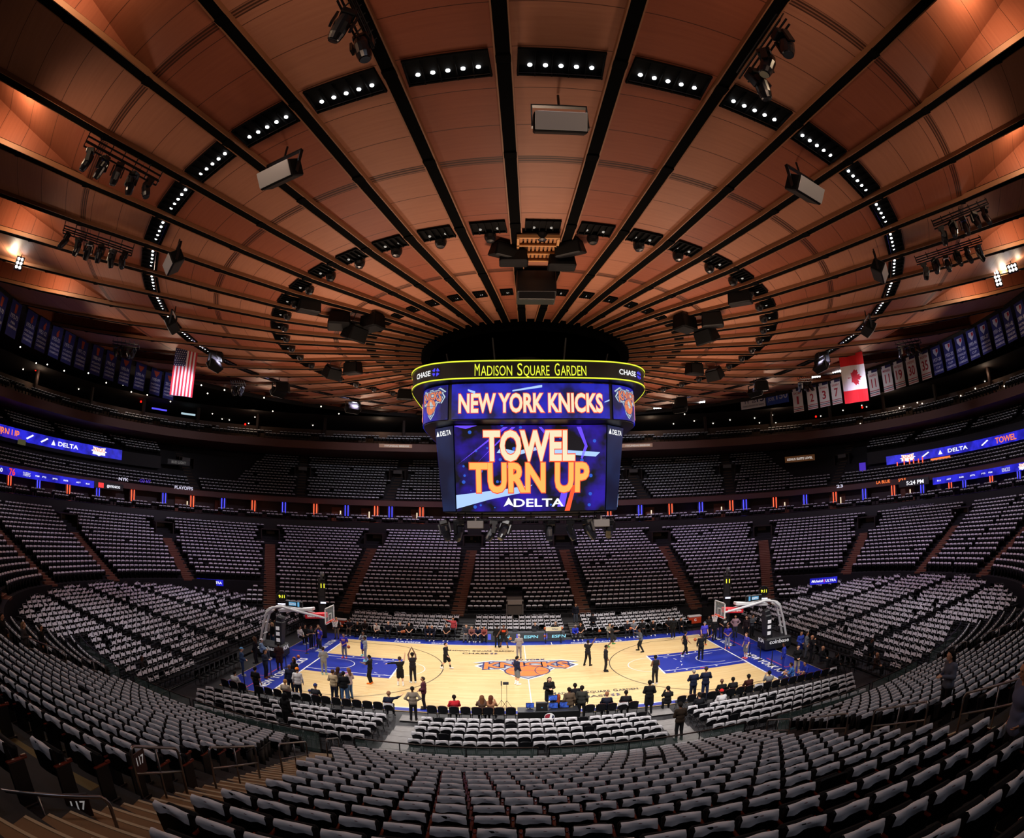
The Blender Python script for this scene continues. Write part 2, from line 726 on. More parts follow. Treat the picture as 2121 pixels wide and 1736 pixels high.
for s, cx, cy in ((-1, -3.3, 5.55), (1, 3.7, -5.05)):
    small_caps(bl, ('MADISON', 'SQUARE', 'GARDEN'), cx, cy, 5.0, .36)
    floor_text(bl, 'CHASE', cx-.35, cy-.78, 1.9, .36)
    for k in range(4):
        a = R(45+90*k)
        c = np.array([cx+1.0, cy-.6])
        pts = [(c[0]+r*math.cos(a+d)*1.25, c[1]+r*math.sin(a+d)) for r, d in ((.1, .55), (.1, -.4), (.24, -.62), (.26, .35))]
        flat(bl2, pts, .009)
floor_text(wl, 'NEW YORK KNICKS', -14.98, -3.5, 7.6, .58, 90)
floor_text(wl, 'NEW YORK KNICKS', 15.0, -4.1, 7.6, .58, -90)
floor_text(wl, 'ULTRA', -14.9, 5.9, 2.0, .5, 90)
floor_text(wl, 'Michelob', -14.9, 3.6, 2.0, .45, 90)
floor_text(wl, 'ULTRA', 15.0, 3.4, 2.0, .5, -90)
floor_text(wl, 'Michelob', 15.0, 5.8, 2.0, .45, -90)
for x in (-9.3, 6.8):
    floor_text(wl, 'PLAYOFFS', x, 7.85, 2.1, .42)
    floor_text(wl, 'Google', x+2.6 if x < 0 else x-2.4, 7.9, 1.3, .3)
bl.build('black_lettering', M_black, court)
bl2.build('eight_sided_mark', M_navy, court)
wl.build('white_lettering', M_white, court)


# centre-court emblem: silver triangle, ball and warped block letters
def knicks_logo(fnz, scale=1., letters='KNICKS', top='NEW YORK'):
    """returns list of (material key, MB) for the emblem drawn in the plane fnz(x, y, layer)"""
    out = []

    def lay(key, poly, k):
        m = MB()
        m.add([fnz(x*scale, y*scale, k) for x, y in poly], [list(range(len(poly)))])
        out.append((key, m))
    tri = [(-3.45, 2.12), (-2.75, 2.05), (-3.3, 1.35), (-2.55, .45), (-1.75, .62), (-1.35, .0), (-.9, -1.0), (0, -1.75), (.9, -1.0), (1.35, .0),
           (1.75, .62), (2.55, .45), (3.3, 1.35), (2.75, 2.05), (3.45, 2.12), (2.3, 2.75), (0, 2.62), (-2.3, 2.75)]
    c = np.array([0, .8])
    for key, g, k in (('white', 1.07, 1), ('navy', 1.0, 2), ('gray', .93, 3)):
        m = MB()
        P = [(c[0]+(x-c[0])*g, c[1]+(y-c[1])*g) for x, y in tri]
        V = [(0, .9)]+P
        m.add([fnz(x*scale, y*scale, k) for x, y in V], [(0, i+1, (i+1) % len(P)+1) for i in range(len(P))])
        out.append((key, m))
    a = np.linspace(0, 2*PI, 40, endpoint=False)
    lay('navy', [(1.5*math.cos(t), .12+1.32*math.sin(t)) for t in a], 4)
    lay('orange', [(1.4*math.cos(t), .12+1.24*math.sin(t)) for t in a], 5)
    m = MB()
    for cx, r, a0, a1 in ((-2.4, 1.9, -38, 38), (2.4, 1.9, 142, 218), (-.6, 9, -8, 8)):
        t = np.radians(np.linspace(a0, a1, 20))
        if r == 9:
            G = [[fnz(scale*(x), scale*(.2-.12*x+o), 6) for x in np.linspace(-1.38, 1.38, 12)] for o in (-.03, .03)]
        else:
            G = [[fnz(scale*(cx+q*math.cos(k)), scale*(.12+q*math.sin(k)), 6) for k in t] for q in (r-.03, r+.03)]
        m.grid(G)
    out.append(('navy', m))
    for key, b, k in (('navy', .1, 7), ('orange', .035, 8)):
        m = MB()
        V, F, tw = text2d(letters, b)[:3]
        X = (V[:, 0]/tw-.5)*5.6
        ax = np.abs(X)/2.85
        Y = (1.38-.75*ax**1.3)+V[:, 1]*(.95+.75*ax**1.3)
        m.add([fnz(x*scale, y*scale, k) for x, y in zip(X, Y)], F)
        out.append((key, m))
    if top:
        m = MB()
        V, F, tw = text2d(top, .03)[:3]
        m.add([fnz((x/tw-.5)*2.7*scale, (2.82+.42*y)*scale, 7) for x, y in V], F)
        out.append(('navy', m))
    return out


LOGO_M = {'white': M_white, 'navy': M_navy, 'gray': M_gray, 'orange': M_orange}
LOGO_N = {'white': 'emblem_white', 'navy': 'emblem_navy', 'gray': 'emblem_silver', 'orange': 'emblem_orange'}


def logo_parts(fnz, scale, parent, mats=LOGO_M, **kw):
    for key, m in knicks_logo(fnz, scale, **kw):
        m.build(LOGO_N[key], mats[key], parent)


logo_parts(lambda x, y, k: (x, y, .008+.0012*k), 1., court)


# ================================================================== hoops
M_padnavy = mat('black padding', '15161c', .55)
M_steelw = mat('white steel', 'd9dbdd', .35)
M_glass = mat('backboard glass', 'cfe0e6', .05, alpha=.18)
M_rim = mat('rim orange', 'e0521d', .4)
M_net = mat('white net cord', 'eeeeee', .8)
M_redpad = mat('red sponsor panel', 'd8232f', .5)
M_txtw = mat('white lettering', 'f4f4f4', .5, emit='ffffff', strength=.15)
M_blk = mat('black steel', '0c0c0e', .45)
M_lcd = glow('lit screen blue', '5fa9d8', .9)
M_yel = glow('yellow clock digits', 'f2ee3a', 1.6)
M_strip = glow('white light strip', 'e9e9ff', 1.3)


def text_part(name, s, fn, w, h, m, parent, **kw):
    t = MB()
    put_text(t, s, fn, w=w, h=h, **kw)
    return t.build(name, m, parent)


def hoop(s, label):
    """stanchion standing behind the baseline on side s"""
    t = thing('basketball_hoop', label, 'basketball hoop', (s*L, 0, 0))
    X = lambda x: s*x       # x grows away from the court
    b = MB()
    b.box((X(3.3), 0, .5), (2.2, 1.5, .9), bev=.12)
    base = b.build('padded_base', M_padnavy, t)
    text_part('lettering', 'KIA', plane_fn((X(2.19), 0, .62), (0, -s, 0), (0, 0, 1), .01), .9, .3, M_txtw, base)
    text_part('lettering', 'coinbase' if s < 0 else 'coinbase', plane_fn((X(3.3), -.76, .55), (1, 0, 0), (0, 0, 1), .006), 1.6, .3, M_txtw, base)
    b = MB()
    b.box((X(2.6), 0, 1.7), (.55, .75, 1.9), rot=(0, s*R(-6), 0), bev=.08)
    b.box((X(2.5), 0, 2.75), (.5, .6, .5), rot=(0, s*R(-15), 0), bev=.08)
    col = b.build('padded_column', M_padnavy, t)
    for zz in (1.3, 1.75, 2.15):
        q = MB()
        q.box((X(2.6), -.385, zz), (.28, .012, .26))
        q.build('white_notice', M_txtw, col)
    b = MB()
    for y in (-.32, .32):
        b.pipe([(X(4.1), y, .9), (X(3.75), y, 2.3), (X(3.45), y, 3.15), (X(2.9), y, 3.6), (X(2.2), y, 3.72), (X(1.2), y, 3.55),
                (X(-.95), y*.8, 3.25)], .085, 10)
    b.box((X(1.2), 0, 3.58), (2.6, .5, .22), rot=(0, s*R(8), 0), bev=.04)
    b.box((X(3.3), 0, 3.3), (.5, .6, .35), rot=(0, s*R(40), 0), bev=.05)
    for zz in (1.6, 2.4):
        b.tube((X(3.95-.1*zz), -.32, zz), (X(3.95-.1*zz), .32, zz), .05)
    b.build('boom_arm', M_steelw, t)
    b = MB()
    b.box((X(-.25), 0, 3.3), (1.5, .6, .36), rot=(0, s*R(6), 0), bev=.03)
    pan = b.build('sponsor_panel', M_redpad, t)
    text_part('lettering', 'StateFarm', plane_fn((X(-.2), -.31, 3.23), (1, 0, -s*.1), (0, 0, 1), .008), 1.0, .16, M_txtw, pan)
    b = MB()
    b.box((X(1.35), -.1, 3.98), (1.3, .16, .42), bev=.03)
    sc = b.build('small_screen', M_blk, t)
    b = MB()
    b.box((X(1.45), -.185, 3.98), (.55, .01, .24))
    b.box((X(1.0), -.185, 3.98), (.14, .01, .3))
    b.build('lit_panel', M_lcd, sc)
    text_part('lettering', 'ESPN', plane_fn((X(1.45), -.192, 3.91), (1, 0, 0), (0, 0, 1)), .45, .14, M_txtw, sc)
    # backboard
    bx = X(-1.22)
    b = MB()
    b.box((bx, 0, 3.44), (.03, 1.79, 1.03))
    gb = b.build('glass_backboard', M_glass, t)
    b = MB()
    for y in (-.915, .915):
        b.box((bx, y, 3.44), (.06, .06, 1.13))
    for zz in (2.905, 3.975):
        b.box((bx, 0, zz), (.06, 1.89, .06))
    for y in (-.305, .305):
        b.box((bx-s*.02, y, 3.28), (.02, .05, .46))
    for zz in (3.05, 3.51):
        b.box((bx-s*.02, 0, zz), (.02, .66, .05))
    b.build('board_frame', M_steelw, gb)
    b = MB()
    b.box((bx+s*.02, 0, 2.95), (.09, 1.7, .14), bev=.03)
    b.build('bottom_padding', M_redpad, gb)
    rc = X(-1.575)
    b = MB()
    a = np.linspace(0, 2*PI, 33)
    b.pipe([(rc+.2286*math.cos(k), .2286*math.sin(k), 3.05) for k in a], .014, 8)
    b.box((bx-s*.08, 0, 3.0), (.16, .18, .16), bev=.02)
    rim = b.build('rim', M_rim, t)
    b = MB()
    prof = [(.228, 3.04), (.20, 2.93), (.165, 2.82), (.145, 2.72), (.14, 2.62)]
    for k in range(12):
        for d in (-1, 1):
            b.pipe([(rc+r*math.cos(2*PI*(k+d*i*.5)/12), r*math.sin(2*PI*(k+d*i*.5)/12), zz) for i, (r, zz) in enumerate(prof)], .009, 4)
    b.build('net', M_net, rim)
    return t


hoop(-1, 'tall white and black basketball hoop behind the baseline on the left end of the court')
hoop(1, 'tall white and black basketball hoop behind the baseline on the right end of the court')


# round shot clock posts behind the hoops
def clock_post(px, py, z0, top, label, round_=True):
    p = at(px, py, z0)
    top, z0 = top+z0, 0.
    t = thing('shot_clock', label, 'shot clock', (p[0], p[1], z0), group=None)
    d = math.atan2(CX-p[0], -(CY-p[1]))
    t.rotation_euler = (0, 0, d)
    b = MB()
    b.tube((0, 0, 0), (0, 0, top-.4), .07, 10)
    b.box((0, 0, .04), (.6, .6, .08), bev=.02)
    b.build('post', M_blk, t)
    b = MB()
    b.tube((0, -.1, top), (0, .1, top), .46, 28)
    face = b.build('dial', M_padnavy, t)
    b = MB()
    a = np.linspace(0, 2*PI, 29)
    b.pipe([(.46*math.cos(k), -.1, top+.46*math.sin(k)) for k in a], .03, 6)
    b.build('ring', mat('grey trim', '4a4c52', .4), face)
    text_part('digits', '9:11', plane_fn((0, -.115, top-.1), (1, 0, 0), (0, 0, 1)), .5, .26, M_yel, face)
    b = MB()
    b.box((0, -.08, top-.62), (.7, .1, .1))
    b.build('light_strip', M_strip, t)
    return t


clock_post(586, 1298, 0.6, 2.6, 'round black shot clock with yellow digits on a post behind the left hoop')
clock_post(1580, 1286, 0.6, 2.6, 'round black shot clock with yellow digits on a post behind the right hoop')


def clock_tower(px, py, label):
    p = at(px, py, 0)
    t = thing('clock_tower', label, 'clock tower', (p[0], p[1], 0))
    t.rotation_euler = (0, 0, math.atan2(CX-p[0], -(CY-p[1])))
    b = MB()
    b.box((0, 0, 1.4), (.62, .6, 2.8), bev=.05)
    for zz in (2.8, 3.5, 4.2, 4.9):
        b.box((0, 0, zz), (.62, .6, .06))
    for x in (-.28, .28):
        for y in (-.27, .27):
            b.box((x, y, 3.9), (.06, .06, 2.4))
    b.build('frame', M_blk, t)
    b = MB()
    b.box((0, -.02, 3.85), (.5, .5, 1.9), bev=.04)
    body = b.build('clock_body', M_padnavy, t)
    text_part('digits', '11', plane_fn((.08, -.29, 4.25), (1, 0, 0), (0, 0, 1)), .3, .36, M_yel, body)
    b = MB()
    b.box((0.1, -.29, 3.0), (.45, .05, .14))
    b.build('light_strip', M_strip, t)
    b = MB()
    b.lathe([(.05, 0), (.16, .05), (.18, .3), (.1, .4)], 14, (0, -.1, 5.4), rot=(R(100), 0, .3))
    b.box((0, 0, 5.15), (.2, .2, .5))
    b.build('camera_head', mat('grey camera', '55575c', .35), t)
    return t


clock_tower(670, 1320, 'black clock tower with a camera on top beside the left hoop')
clock_tower(1503, 1309, 'black clock tower with a camera on top beside the right hoop')


# ================================================================== ceiling
def zc(r):
    return float(np.interp(r, [0, 6.7, 10.3, 16.2, 20, 24.3, 28.5, 35, 41.5, 60], [20.9, 20.9, 21.1, 21.25, 21.6, 22.1, 22.6, 23.6, 24.8, 28]))


def panel_mat(name, c1, c2):
    def f(nodes, links, b, tc):
        ln = nd(nodes, 'ShaderNodeVectorMath', operation='MULTIPLY')
        ln.inputs[1].default_value = (1, 1, 0)
        links.new(tc.outputs['Object'], ln.inputs[0])
        le = nd(nodes, 'ShaderNodeVectorMath', operation='LENGTH')
        links.new(ln.outputs[0], le.inputs[0])
        r = le.outputs['Value']
        cx = nd(nodes, 'ShaderNodeCombineXYZ')
        links.new(mth(nodes, links, 'MULTIPLY', r, 8.), cx.inputs[0])
        sp = nd(nodes, 'ShaderNodeSeparateXYZ')
        links.new(tc.outputs['Object'], sp.inputs[0])
        links.new(mth(nodes, links, 'MULTIPLY', sp.outputs[0], .35), cx.inputs[1])
        n = nd(nodes, 'ShaderNodeTexNoise', i_Scale=1., i_Detail=6., i_Roughness=.65)
        links.new(cx.outputs[0], n.inputs['Vector'])
        c = mixc(nodes, links, n.outputs['Fac'], lin(c1), lin(c2))
        big = nd(nodes, 'ShaderNodeTexNoise', i_Scale=.25, i_Detail=2.)
        links.new(tc.outputs['Object'], big.inputs['Vector'])
        c = mixc(nodes, links, mth(nodes, links, 'MULTIPLY', big.outputs['Fac'], .35), c, lin(c1))
        # fine joints between the boards, one thin line every 1.5 m
        jf = mth(nodes, links, 'LESS_THAN', mth(nodes, links, 'FRACT', mth(nodes, links, 'DIVIDE', r, 1.55)), .018)
        c = mixc(nodes, links, mth(nodes, links, 'MULTIPLY', jf, .8), c, lin('2a1208'))
        # wide triple joints
        fac = None
        for rr in (12.5, 20.1, 28.4):
            d = mth(nodes, links, 'ABSOLUTE', mth(nodes, links, 'SUBTRACT', r, rr))
            k = mth(nodes, links, 'LESS_THAN', d, .17)
            fac = k if fac is None else mth(nodes, links, 'MAXIMUM', fac, k)
        st = mth(nodes, links, 'LESS_THAN', mth(nodes, links, 'FRACT', mth(nodes, links, 'MULTIPLY', r, 9.)), .55)
        fac = mth(nodes, links, 'MULTIPLY', fac, mth(nodes, links, 'MULTIPLY_ADD', st, .55, .35))
        c = mixc(nodes, links, fac, c, lin('2c160b'))
        links.new(c, b.inputs['Base Color'])
        b.inputs['Roughness'].default_value = .55
        b.inputs['Specular IOR Level'].default_value = .25
    return node_mat(name, f)


M_pan = [panel_mat('ceiling wood tan', '935f49', 'b88064'), panel_mat('ceiling wood red', '7c412e', '9c5c42')]
M_chan = mat('black channel', '050505', .9, spec=.05)
M_fin = mat('wood fin', '8f6040', .6)
M_tray = mat('black tray', '050506', .7, spec=.08)
M_lamp = glow('white lamp', 'ffffff', 14.)
M_lampdim = glow('dim lamp', 'e8ddd0', .5)
M_reflector = mat('tray reflector', '9a9ca2', .12, metal=1.)
M_speak = mat('black speaker', '050506', .6, spec=.15)
M_grille = mat('speaker grille', 'c4c6c9', .3, metal=.35)  # pale base colour stands in for the court's reflection on the face
M_fixture = mat('black fixture', '0e0e10', .3)

H = math.tan(R(3.75))


def bay(mb, r0, r1, z0, z1, mi=0):
    """flat wedge of one bay pointing to -y"""
    mb.add([(-r0*H, -r0, z0), (r0*H, -r0, z0), (r1*H, -r1, z1), (-r1*H, -r1, z1)], [(0, 1, 2, 3)], mi)


protos = {}
for kind in (0, 1):
    b = MB()
    rs = [6.7, 10.3, 16.2, 20, 24.3, 28.5]
    rs2 = [28.5, 35, 41.5]
    for a, c in zip(rs[:-1], rs[1:]):
        bay(b, a, c, zc(a), zc(c))
    if kind == 0:
        for a, c in zip(rs2[:-1], rs2[1:]):
            bay(b, a, c, zc(a), zc(c))
    else:               # recessed outer bay, rising away from the ring
        up = lambda r: zc(r)+(r-28.5)*.30
        for a, c in zip(rs2[:-1], rs2[1:]):
            bay(b, a, c, up(a), up(c))
            for sg in (-1, 1):
                b.add([(sg*a*H, -a, zc(a)), (sg*c*H, -c, zc(c)), (sg*c*H, -c, up(c)), (sg*a*H, -a, up(a))], [(0, 1, 2, 3)])
        b.add([(-41.5*H, -41.5, zc(41.5)), (41.5*H, -41.5, zc(41.5)), (41.5*H, -41.5, up(41.5)), (-41.5*H, -41.5, up(41.5))], [(0, 1, 2, 3)])
    protos[kind] = b.mesh('ceiling_panel', M_pan[kind])
b = MB()
rl = [6.4, 10.3, 16.2, 20, 24.3, 28.5, 35, 41.5]
G = []
for r in rl:
    z = zc(r)
    G.append([(-.2, -r, z+.1), (-.2, -r, z-.17), (.2, -r, z-.17), (.2, -r, z+.1)])
b.grid(np.array(G))
b.add([G[0][i] for i in range(4)], [(0, 1, 2, 3)])
for r in np.arange(8.5, 41, 4.0):
    b.box((0, -r, zc(r)-.18), (.42, .3, .05))
chan = b.mesh('ceiling_beam', M_chan)
b = MB()
for sg in (-1, 1):
    G = []
    for r in rl:
        z = zc(r)
        x0, x1 = sg*.2, sg*.245
        G.append([(x0, -r, z-.19), (x1, -r, z-.19), (x1, -r, z+.05), (x0, -r, z+.05)])
    G = np.array(G)
    b.grid(np.concatenate([G, G[:, :1]], 1), flip=sg < 0)
    b.add(G[0], [(0, 1, 2, 3)])
fins = b.mesh('wood_fin', M_fin)
for m in range(48):
    phi = R(.75+7.5*m)
    o = link('ceiling', protos[m % 2], None, None, (0, 0, phi))
    o['kind'] = 'structure'
    o = link('ceiling_beam', chan, None, None, (0, 0, R(4.5+7.5*m)))
    o['kind'] = 'structure'
    link('wood_fin', fins, o)

# round black well over the scoreboard and the dark soffit outside the wooden roof
b = MB()
b.lathe([(6.75, 20.42), (6.9, 20.42), (6.9, 22.5), (6.75, 22.5)], 96)
b.lathe([(6.75, 20.7), (.1, 20.7), (.1, 20.75), (6.75, 20.75)], 96)
for k in range(24):
    a = 2*PI*k/24
    b.box((3.6*math.cos(a), 3.6*math.sin(a), 20.55), (6.0, .12, .22), rot=(0, 0, a))
for r in (2.2, 4.4, 6.2):
    b.lathe([(r, 20.42), (r+.12, 20.42), (r+.12, 20.6), (r, 20.6)], 64)
struct('ceiling_well', b, mat('black mesh ceiling', '020202', .95, spec=.02))
b = MB()
a = np.linspace(0, 2*PI, 145)
b.grid(np.array([[(r*math.cos(k), r*math.sin(k), z) for k in a] for r, z in ((41.5, 26.2), (72, 26.6))]))
b.grid(np.array([[(41.6*math.cos(k), 41.6*math.sin(k), z) for k in a] for z in (24.3, 26.3)]))
struct('ceiling_outer', b, mat('dark soffit', '1b1512', .8))


def bay_pt(m, r, dz=0., da=0.):
    """point in bay m (0 = straight above the camera axis) at radius r"""
    a = R(.75+7.5*m+da)
    return np.array([r*math.sin(a), -r*math.cos(a), zc(r)+dz]), a


def bay_words(m, left='left', right='right'):
    m = (m+24) % 48-24
    if m == 0:
        return 'in the centre bay'
    if m == -24:
        return 'at the far side'
    return '%s %s of centre' % (ORD[abs(m)], left if m < 0 else right)


def tray(r0, r1, lamps, name, bright, dome):
    t = thing(name, '', 'ceiling light')
    zz = zc((r0+r1)/2)+.07
    sl = (zc(r1)-zc(r0))/(r1-r0)
    hw = r0*H-.34
    ym = -(r0+r1)/2
    b = MB()
    rot = (math.atan(-sl), 0, 0)
    b.box((0, ym, zz-.03), (2*hw, r1-r0, .10), rot=rot)
    for y in (-(r0+.03), -(r1-.03)):
        b.box((0, y, zc(-y)-.03), (2*hw, .05, .12), rot=rot)
    for i in range(6):
        b.box((-hw+.03+i*(2*hw-.06)/5, ym, zz-.12), (.04, r1-r0, .10), rot=rot)
    b.build('housing', M_tray, t)
    if bright:
        b = MB()
        b.box((0, -(r0+.13), zc(r0)-.06), (2*hw-.1, .03, .14), rot=(R(-35), 0, 0))
        b.build('reflector', M_reflector, t)
    for i in range(lamps):
        x = -hw+.35+i*(2*hw-.7)/max(1, lamps-1)
        b = MB()
        b.ball((0, 0, 0), (.068, .068, .04), 10)
        b.build('lamp', M_lamp if bright else M_lampdim, t, (x, ym+.12, zz-.11))
    if dome:
        b = MB()
        b.lathe([(.02, -.2), (.16, -.17), (.23, -.04), (.25, .08), (.23, .2)], 18)
        b.build('hanging_dome', M_fixture, t, (0, -(r0-.1), zc(r0)-.22))
    return t


T1 = tray(23.75, 24.75, 5, 'light_tray', True, False)
T2 = tray(15.85, 16.65, 2, 'light_tray', False, True)
T3 = tray(9.95, 10.55, 1, 'light_tray', False, False)
for T, nm, grp in ((T1, 'bright tray of white lamps in the outer ceiling ring', 'outer ring light trays'),
                   (T2, 'dark tray with a hanging dome in the middle ring', 'middle ring light trays'),
                   (T3, 'small dark light tray in the inner ceiling ring', 'inner ring light trays')):
    T['group'] = grp
    for m in range(-23, 25):
        o = T if m == 0 else dup(T)
        o.rotation_euler = (0, 0, R(.75+7.5*m))
        o['label'] = nm+', '+bay_words(m)


# speakers hanging inside the outer light ring, every third bay
def ring_speaker():
    t = thing('loudspeaker', '', 'loudspeaker', group='loudspeakers under the outer light ring')
    b = MB()
    b.box((0, 0, 0), (1.5, .62, .62), rot=(R(35), 0, 0), bev=.04)
    b.build('cabinet', M_speak, t)
    b = MB()
    b.box((0, -.30, -.17), (1.44, .03, .56), rot=(R(-55+90), 0, 0), bev=.01)
    b.build('grille', M_grille, t)
    b = MB()
    for x in (-.79, .79):
        b.box((x, 0, .25), (.04, .12, .9))
    b.box((0, 0, .7), (1.62, .12, .06))
    b.tube((0, 0, .7), (0, 0, 1.2), .04)
    b.build('yoke', M_fixture, t)
    return t


sp = ring_speaker()
for k in range(16):
    m = (k*3+24) % 48-24
    o = sp if k == 0 else dup(sp)
    p, a = bay_pt(m, 23.0, -1.25)
    o.location = p
    o.rotation_euler = (0, 0, a)
    o['label'] = 'black loudspeaker with a pale face under the outer light ring, bay '+bay_words(m)


# tilted black boxes of the hanging speaker clusters
def cluster_box():
    t = thing('hanging_speaker', '', 'loudspeaker', group='speaker clusters round the scoreboard')
    b = MB()
    b.box((0, 0, 0), (1.5, 1.1, 1.0), bev=.08, taper=.86)
    b.build('cabinet', M_speak, t)
    b = MB()
    b.box((0, -.53, 0), (1.3, .05, .85), rot=(R(-4), 0, 0), bev=.02)
    b.build('grille', mat('dark grille', '0a0a0b', .5, spec=.2), t)
    b = MB()
    b.box((0, 0, .53), (1.1, .9, .1))
    b.tube((-.5, 0, .5), (-.5, 0, 1.6), .025, 6)
    b.tube((.5, 0, .5), (.5, 0, 1.6), .025, 6)
    b.build('bracket', M_fixture, t)
    return t


cb = cluster_box()
CL = [(703, 665, 20.6, .3, -12, 'left of the two upper boxes left of the scoreboard, nearest the beams'), (735, 690, 20.0, 1.0, 25, 'lowest tilted box of the upper left cluster'),
      (772, 668, 20.6, -.5, 0, 'box nearest the scoreboard in the upper left cluster'), (640, 632, 20.9, .6, 10, 'single box above the upper left cluster'),
      (1418, 670, 20.6, .5, 0, 'box nearest the scoreboard in the upper right cluster'), (1475, 663, 20.6, -.4, 10, 'upper outer box of the upper right cluster'),
      (1463, 695, 20.0, -1.0, 25, 'lowest tilted box of the upper right cluster'), (1532, 615, 20.9, -.6, 10, 'single box above the upper right cluster'),
      (688, 772, 20.3, .9, 30, 'steeply tilted box of the lower left cluster'), (731, 763, 20.6, -.3, 5, 'upright box of the lower left cluster'),
      (1438, 765, 20.6, .3, 5, 'upright box of the lower right cluster'), (1480, 775, 20.3, -.9, 30, 'steeply tilted box of the lower right cluster'),
      (586, 803, 21.0, .2, 5, 'square box low at the left near the far ceiling edge'), (1577, 800, 21.0, -.2, 5, 'square box low at the right near the far ceiling edge'),
      (1046, 520, 20.9, .5, 20, 'tilted box left of the wooden hatch above the centre'), (1064, 534, 20.7, 0, 5, 'flat box left of the central winch box'),
      (1180, 515, 20.9, -.5, 20, 'tilted box right of the wooden hatch above the centre'), (1163, 543, 20.7, 0, 5, 'flat box right of the central winch box'),
      (447, 740, 21.6, .4, 10, 'dark box beside the striped flag'), (1703, 742, 21.6, -.4, 10, 'dark box beside the maple leaf flag'),
      (735, 842, 21.2, 0, 0, 'box under the far lamps left of the scoreboard'), (1410, 834, 21.2, 0, 0, 'box under the far lamps right of the scoreboard'),
      (838, 818, 20.2, .3, 8, 'box just left of the scoreboard crown'), (360, 512, 20.8, .9, 0, '')]
for i, (u, v, z, rz, tilt, lb) in enumerate(CL[:-1]):
    o = cb if i == 0 else dup(cb)
    p = at(u, v, z)
    o.location = p
    o.rotation_euler = (R(tilt), 0, rz+math.atan2(p[0]-CX, -(p[1]-CY))*.0)
    o['label'] = 'black hanging speaker, '+lb if len(lb.split()) < 13 else lb
    if i in (14, 15, 16, 17):
        o.scale = (.8, .7, .6)
    else:
        o.scale = (.85,)*3

# winch box and wooden hatch between the two centre beams
b = MB()
p = at(1110, 600, 20.3)
t = thing('winch_box', 'large black hoist box hanging between the centre beams above the scoreboard', 'hoist box', (p[0], p[1], 20.3))
b.box((0, 0, .1), (1.75, 1.5, 1.1), bev=.04)
b.build('housing', mat('winch black', '08080a', .4), t)
b = MB()
b.box((0, -.45, -.5), (1.6, .5, .35), rot=(R(20), 0, 0), bev=.03)
b.build('lower_cover', M_fixture, t)
b = MB()
for x in (-.6, 0, .6):
    b.box((x, -.4, .85), (.08, .08, .5))
b.box((0, -.4, .7), (1.6, .1, .08))
b.build('hanger_frame', M_fixture, t)
p = at(1113, 515, 20.95)
t = thing('ceiling_hatch', 'slatted wooden hatch in the centre bay above the hoist box', 'hatch', (p[0], p[1], 20.95))
b = MB()
for y in (-1.0, -.35, .35, 1.0):
    b.box((0, y, 0), (1.7, .09, .16))
for x in (-.8, .8):
    b.box((x, 0, 0), (.1, 2.0, .16))
b.build('frame', mat('hatch wood', 'c08a52', .5), t)
b = MB()
for k in range(9):
    b.box((-.68+k*.17, 0, .06), (.1, 1.8, .05), rot=(0, 0, 0))
b.build('slats', mat('hatch slat', 'a86f3c', .5), t)
b = MB()
b.box((0, 0, .14), (1.6, 2.0, .06))
b.build('back_board', mat('hatch back', '4a2a14', .6), t)


# moving-head lamps on bars under the beams
def moving_head():
    t = thing('moving_light', '', 'stage light', group='stage lights on the ceiling bars')
    b = MB()
    b.box((0, 0, -.08), (.3, .3, .16), bev=.02)
    b.box((-.2, 0, -.3), (.05, .14, .36))
    b.box((.2, 0, -.3), (.05, .14, .36))
    b.build('yoke', M_fixture, t)
    b = MB()
    b.lathe([(.03, .24), (.12, .22), (.16, .05), (.15, -.2), (.12, -.34), (.1, -.36)], 14, (0, 0, -.42), rot=(R(22), 0, 0))
    hd = b.build('lamp_head', mat('lamp head black', '15151a', .22), t)
    b = MB()
    b.tube((0, 0, -.355), (0, 0, -.37), .1, 14)
    b.xform(Matrix.Translation((0, 0, -.42)) @ Euler((R(22), 0, 0)).to_matrix().to_4x4())
    b.build('lens', mat('dark lens', '30343c', .08), hd)
    return t


mh = moving_head()
first = True
BARS = [(-21.75+3.75, 26.3, 29.6, 5, 'upper left', 1.0), (-48.0, 25.2, 29.3, 6, 'lower left', 1.0), (42.0, 26.5, 29.8, 5, 'upper right', 1.0),
        (49.5, 25.3, 29.6, 6, 'lower right', 1.0), (-10.5, 26.0, 27.8, 2, 'top left', 1.15), (12.0, 25.6, 28.0, 3, 'top right', 1.15),
        (-86, 30, 33, 4, 'far left', 1.), (86, 30, 33, 4, 'far right', 1.), (-110, 27, 29, 4, 'left back', 1.), (108, 27, 29, 4, 'right back', 1.)]
BARS[0] = (-33.0, 25.6, 29.2, 5, 'upper left', 1.)
for phi, r0, r1, n, nm, sc_ in BARS:
    a = R(phi)
    d = np.array([math.sin(a), -math.cos(a), 0])
    b = MB()
    p0, p1 = d*r0+np.array([0, 0, zc(r0)-.62]), d*r1+np.array([0, 0, zc(r1)-.62])
    nrm = np.array([math.cos(a), math.sin(a), 0])
    for o1 in (-.16, .16):
        for h in (0, -.25):
            b.tube(p0+nrm*o1+(0, 0, h), p1+nrm*o1+(0, 0, h), .035, 6)
    for k in range(7):
        q = p0+(p1-p0)*k/6
        b.tube(q+nrm*.16+(0, 0, .25), q-nrm*.16+(0, 0, -.25), .025, 5)
    tag(b.build('lighting_bar', M_fixture), 'black truss bar carrying stage lights under the beam at the %s of the ceiling' % nm, 'lighting bar')
    for k in range(n):
        q = p0+(p1-p0)*(k+.5)/n
        o = mh if first else dup(mh)
        first = False
        o.location = q+np.array([0, 0, -.3])
        o.rotation_euler = (R((k*37) % 24-8), R((k*23) % 30-15), a+k*.7)
        o.scale = (sc_*1.15,)*3
        o['label'] = 'black moving stage light, %s along the %s ceiling bar from the inner end' % (ORD[k+1], nm)


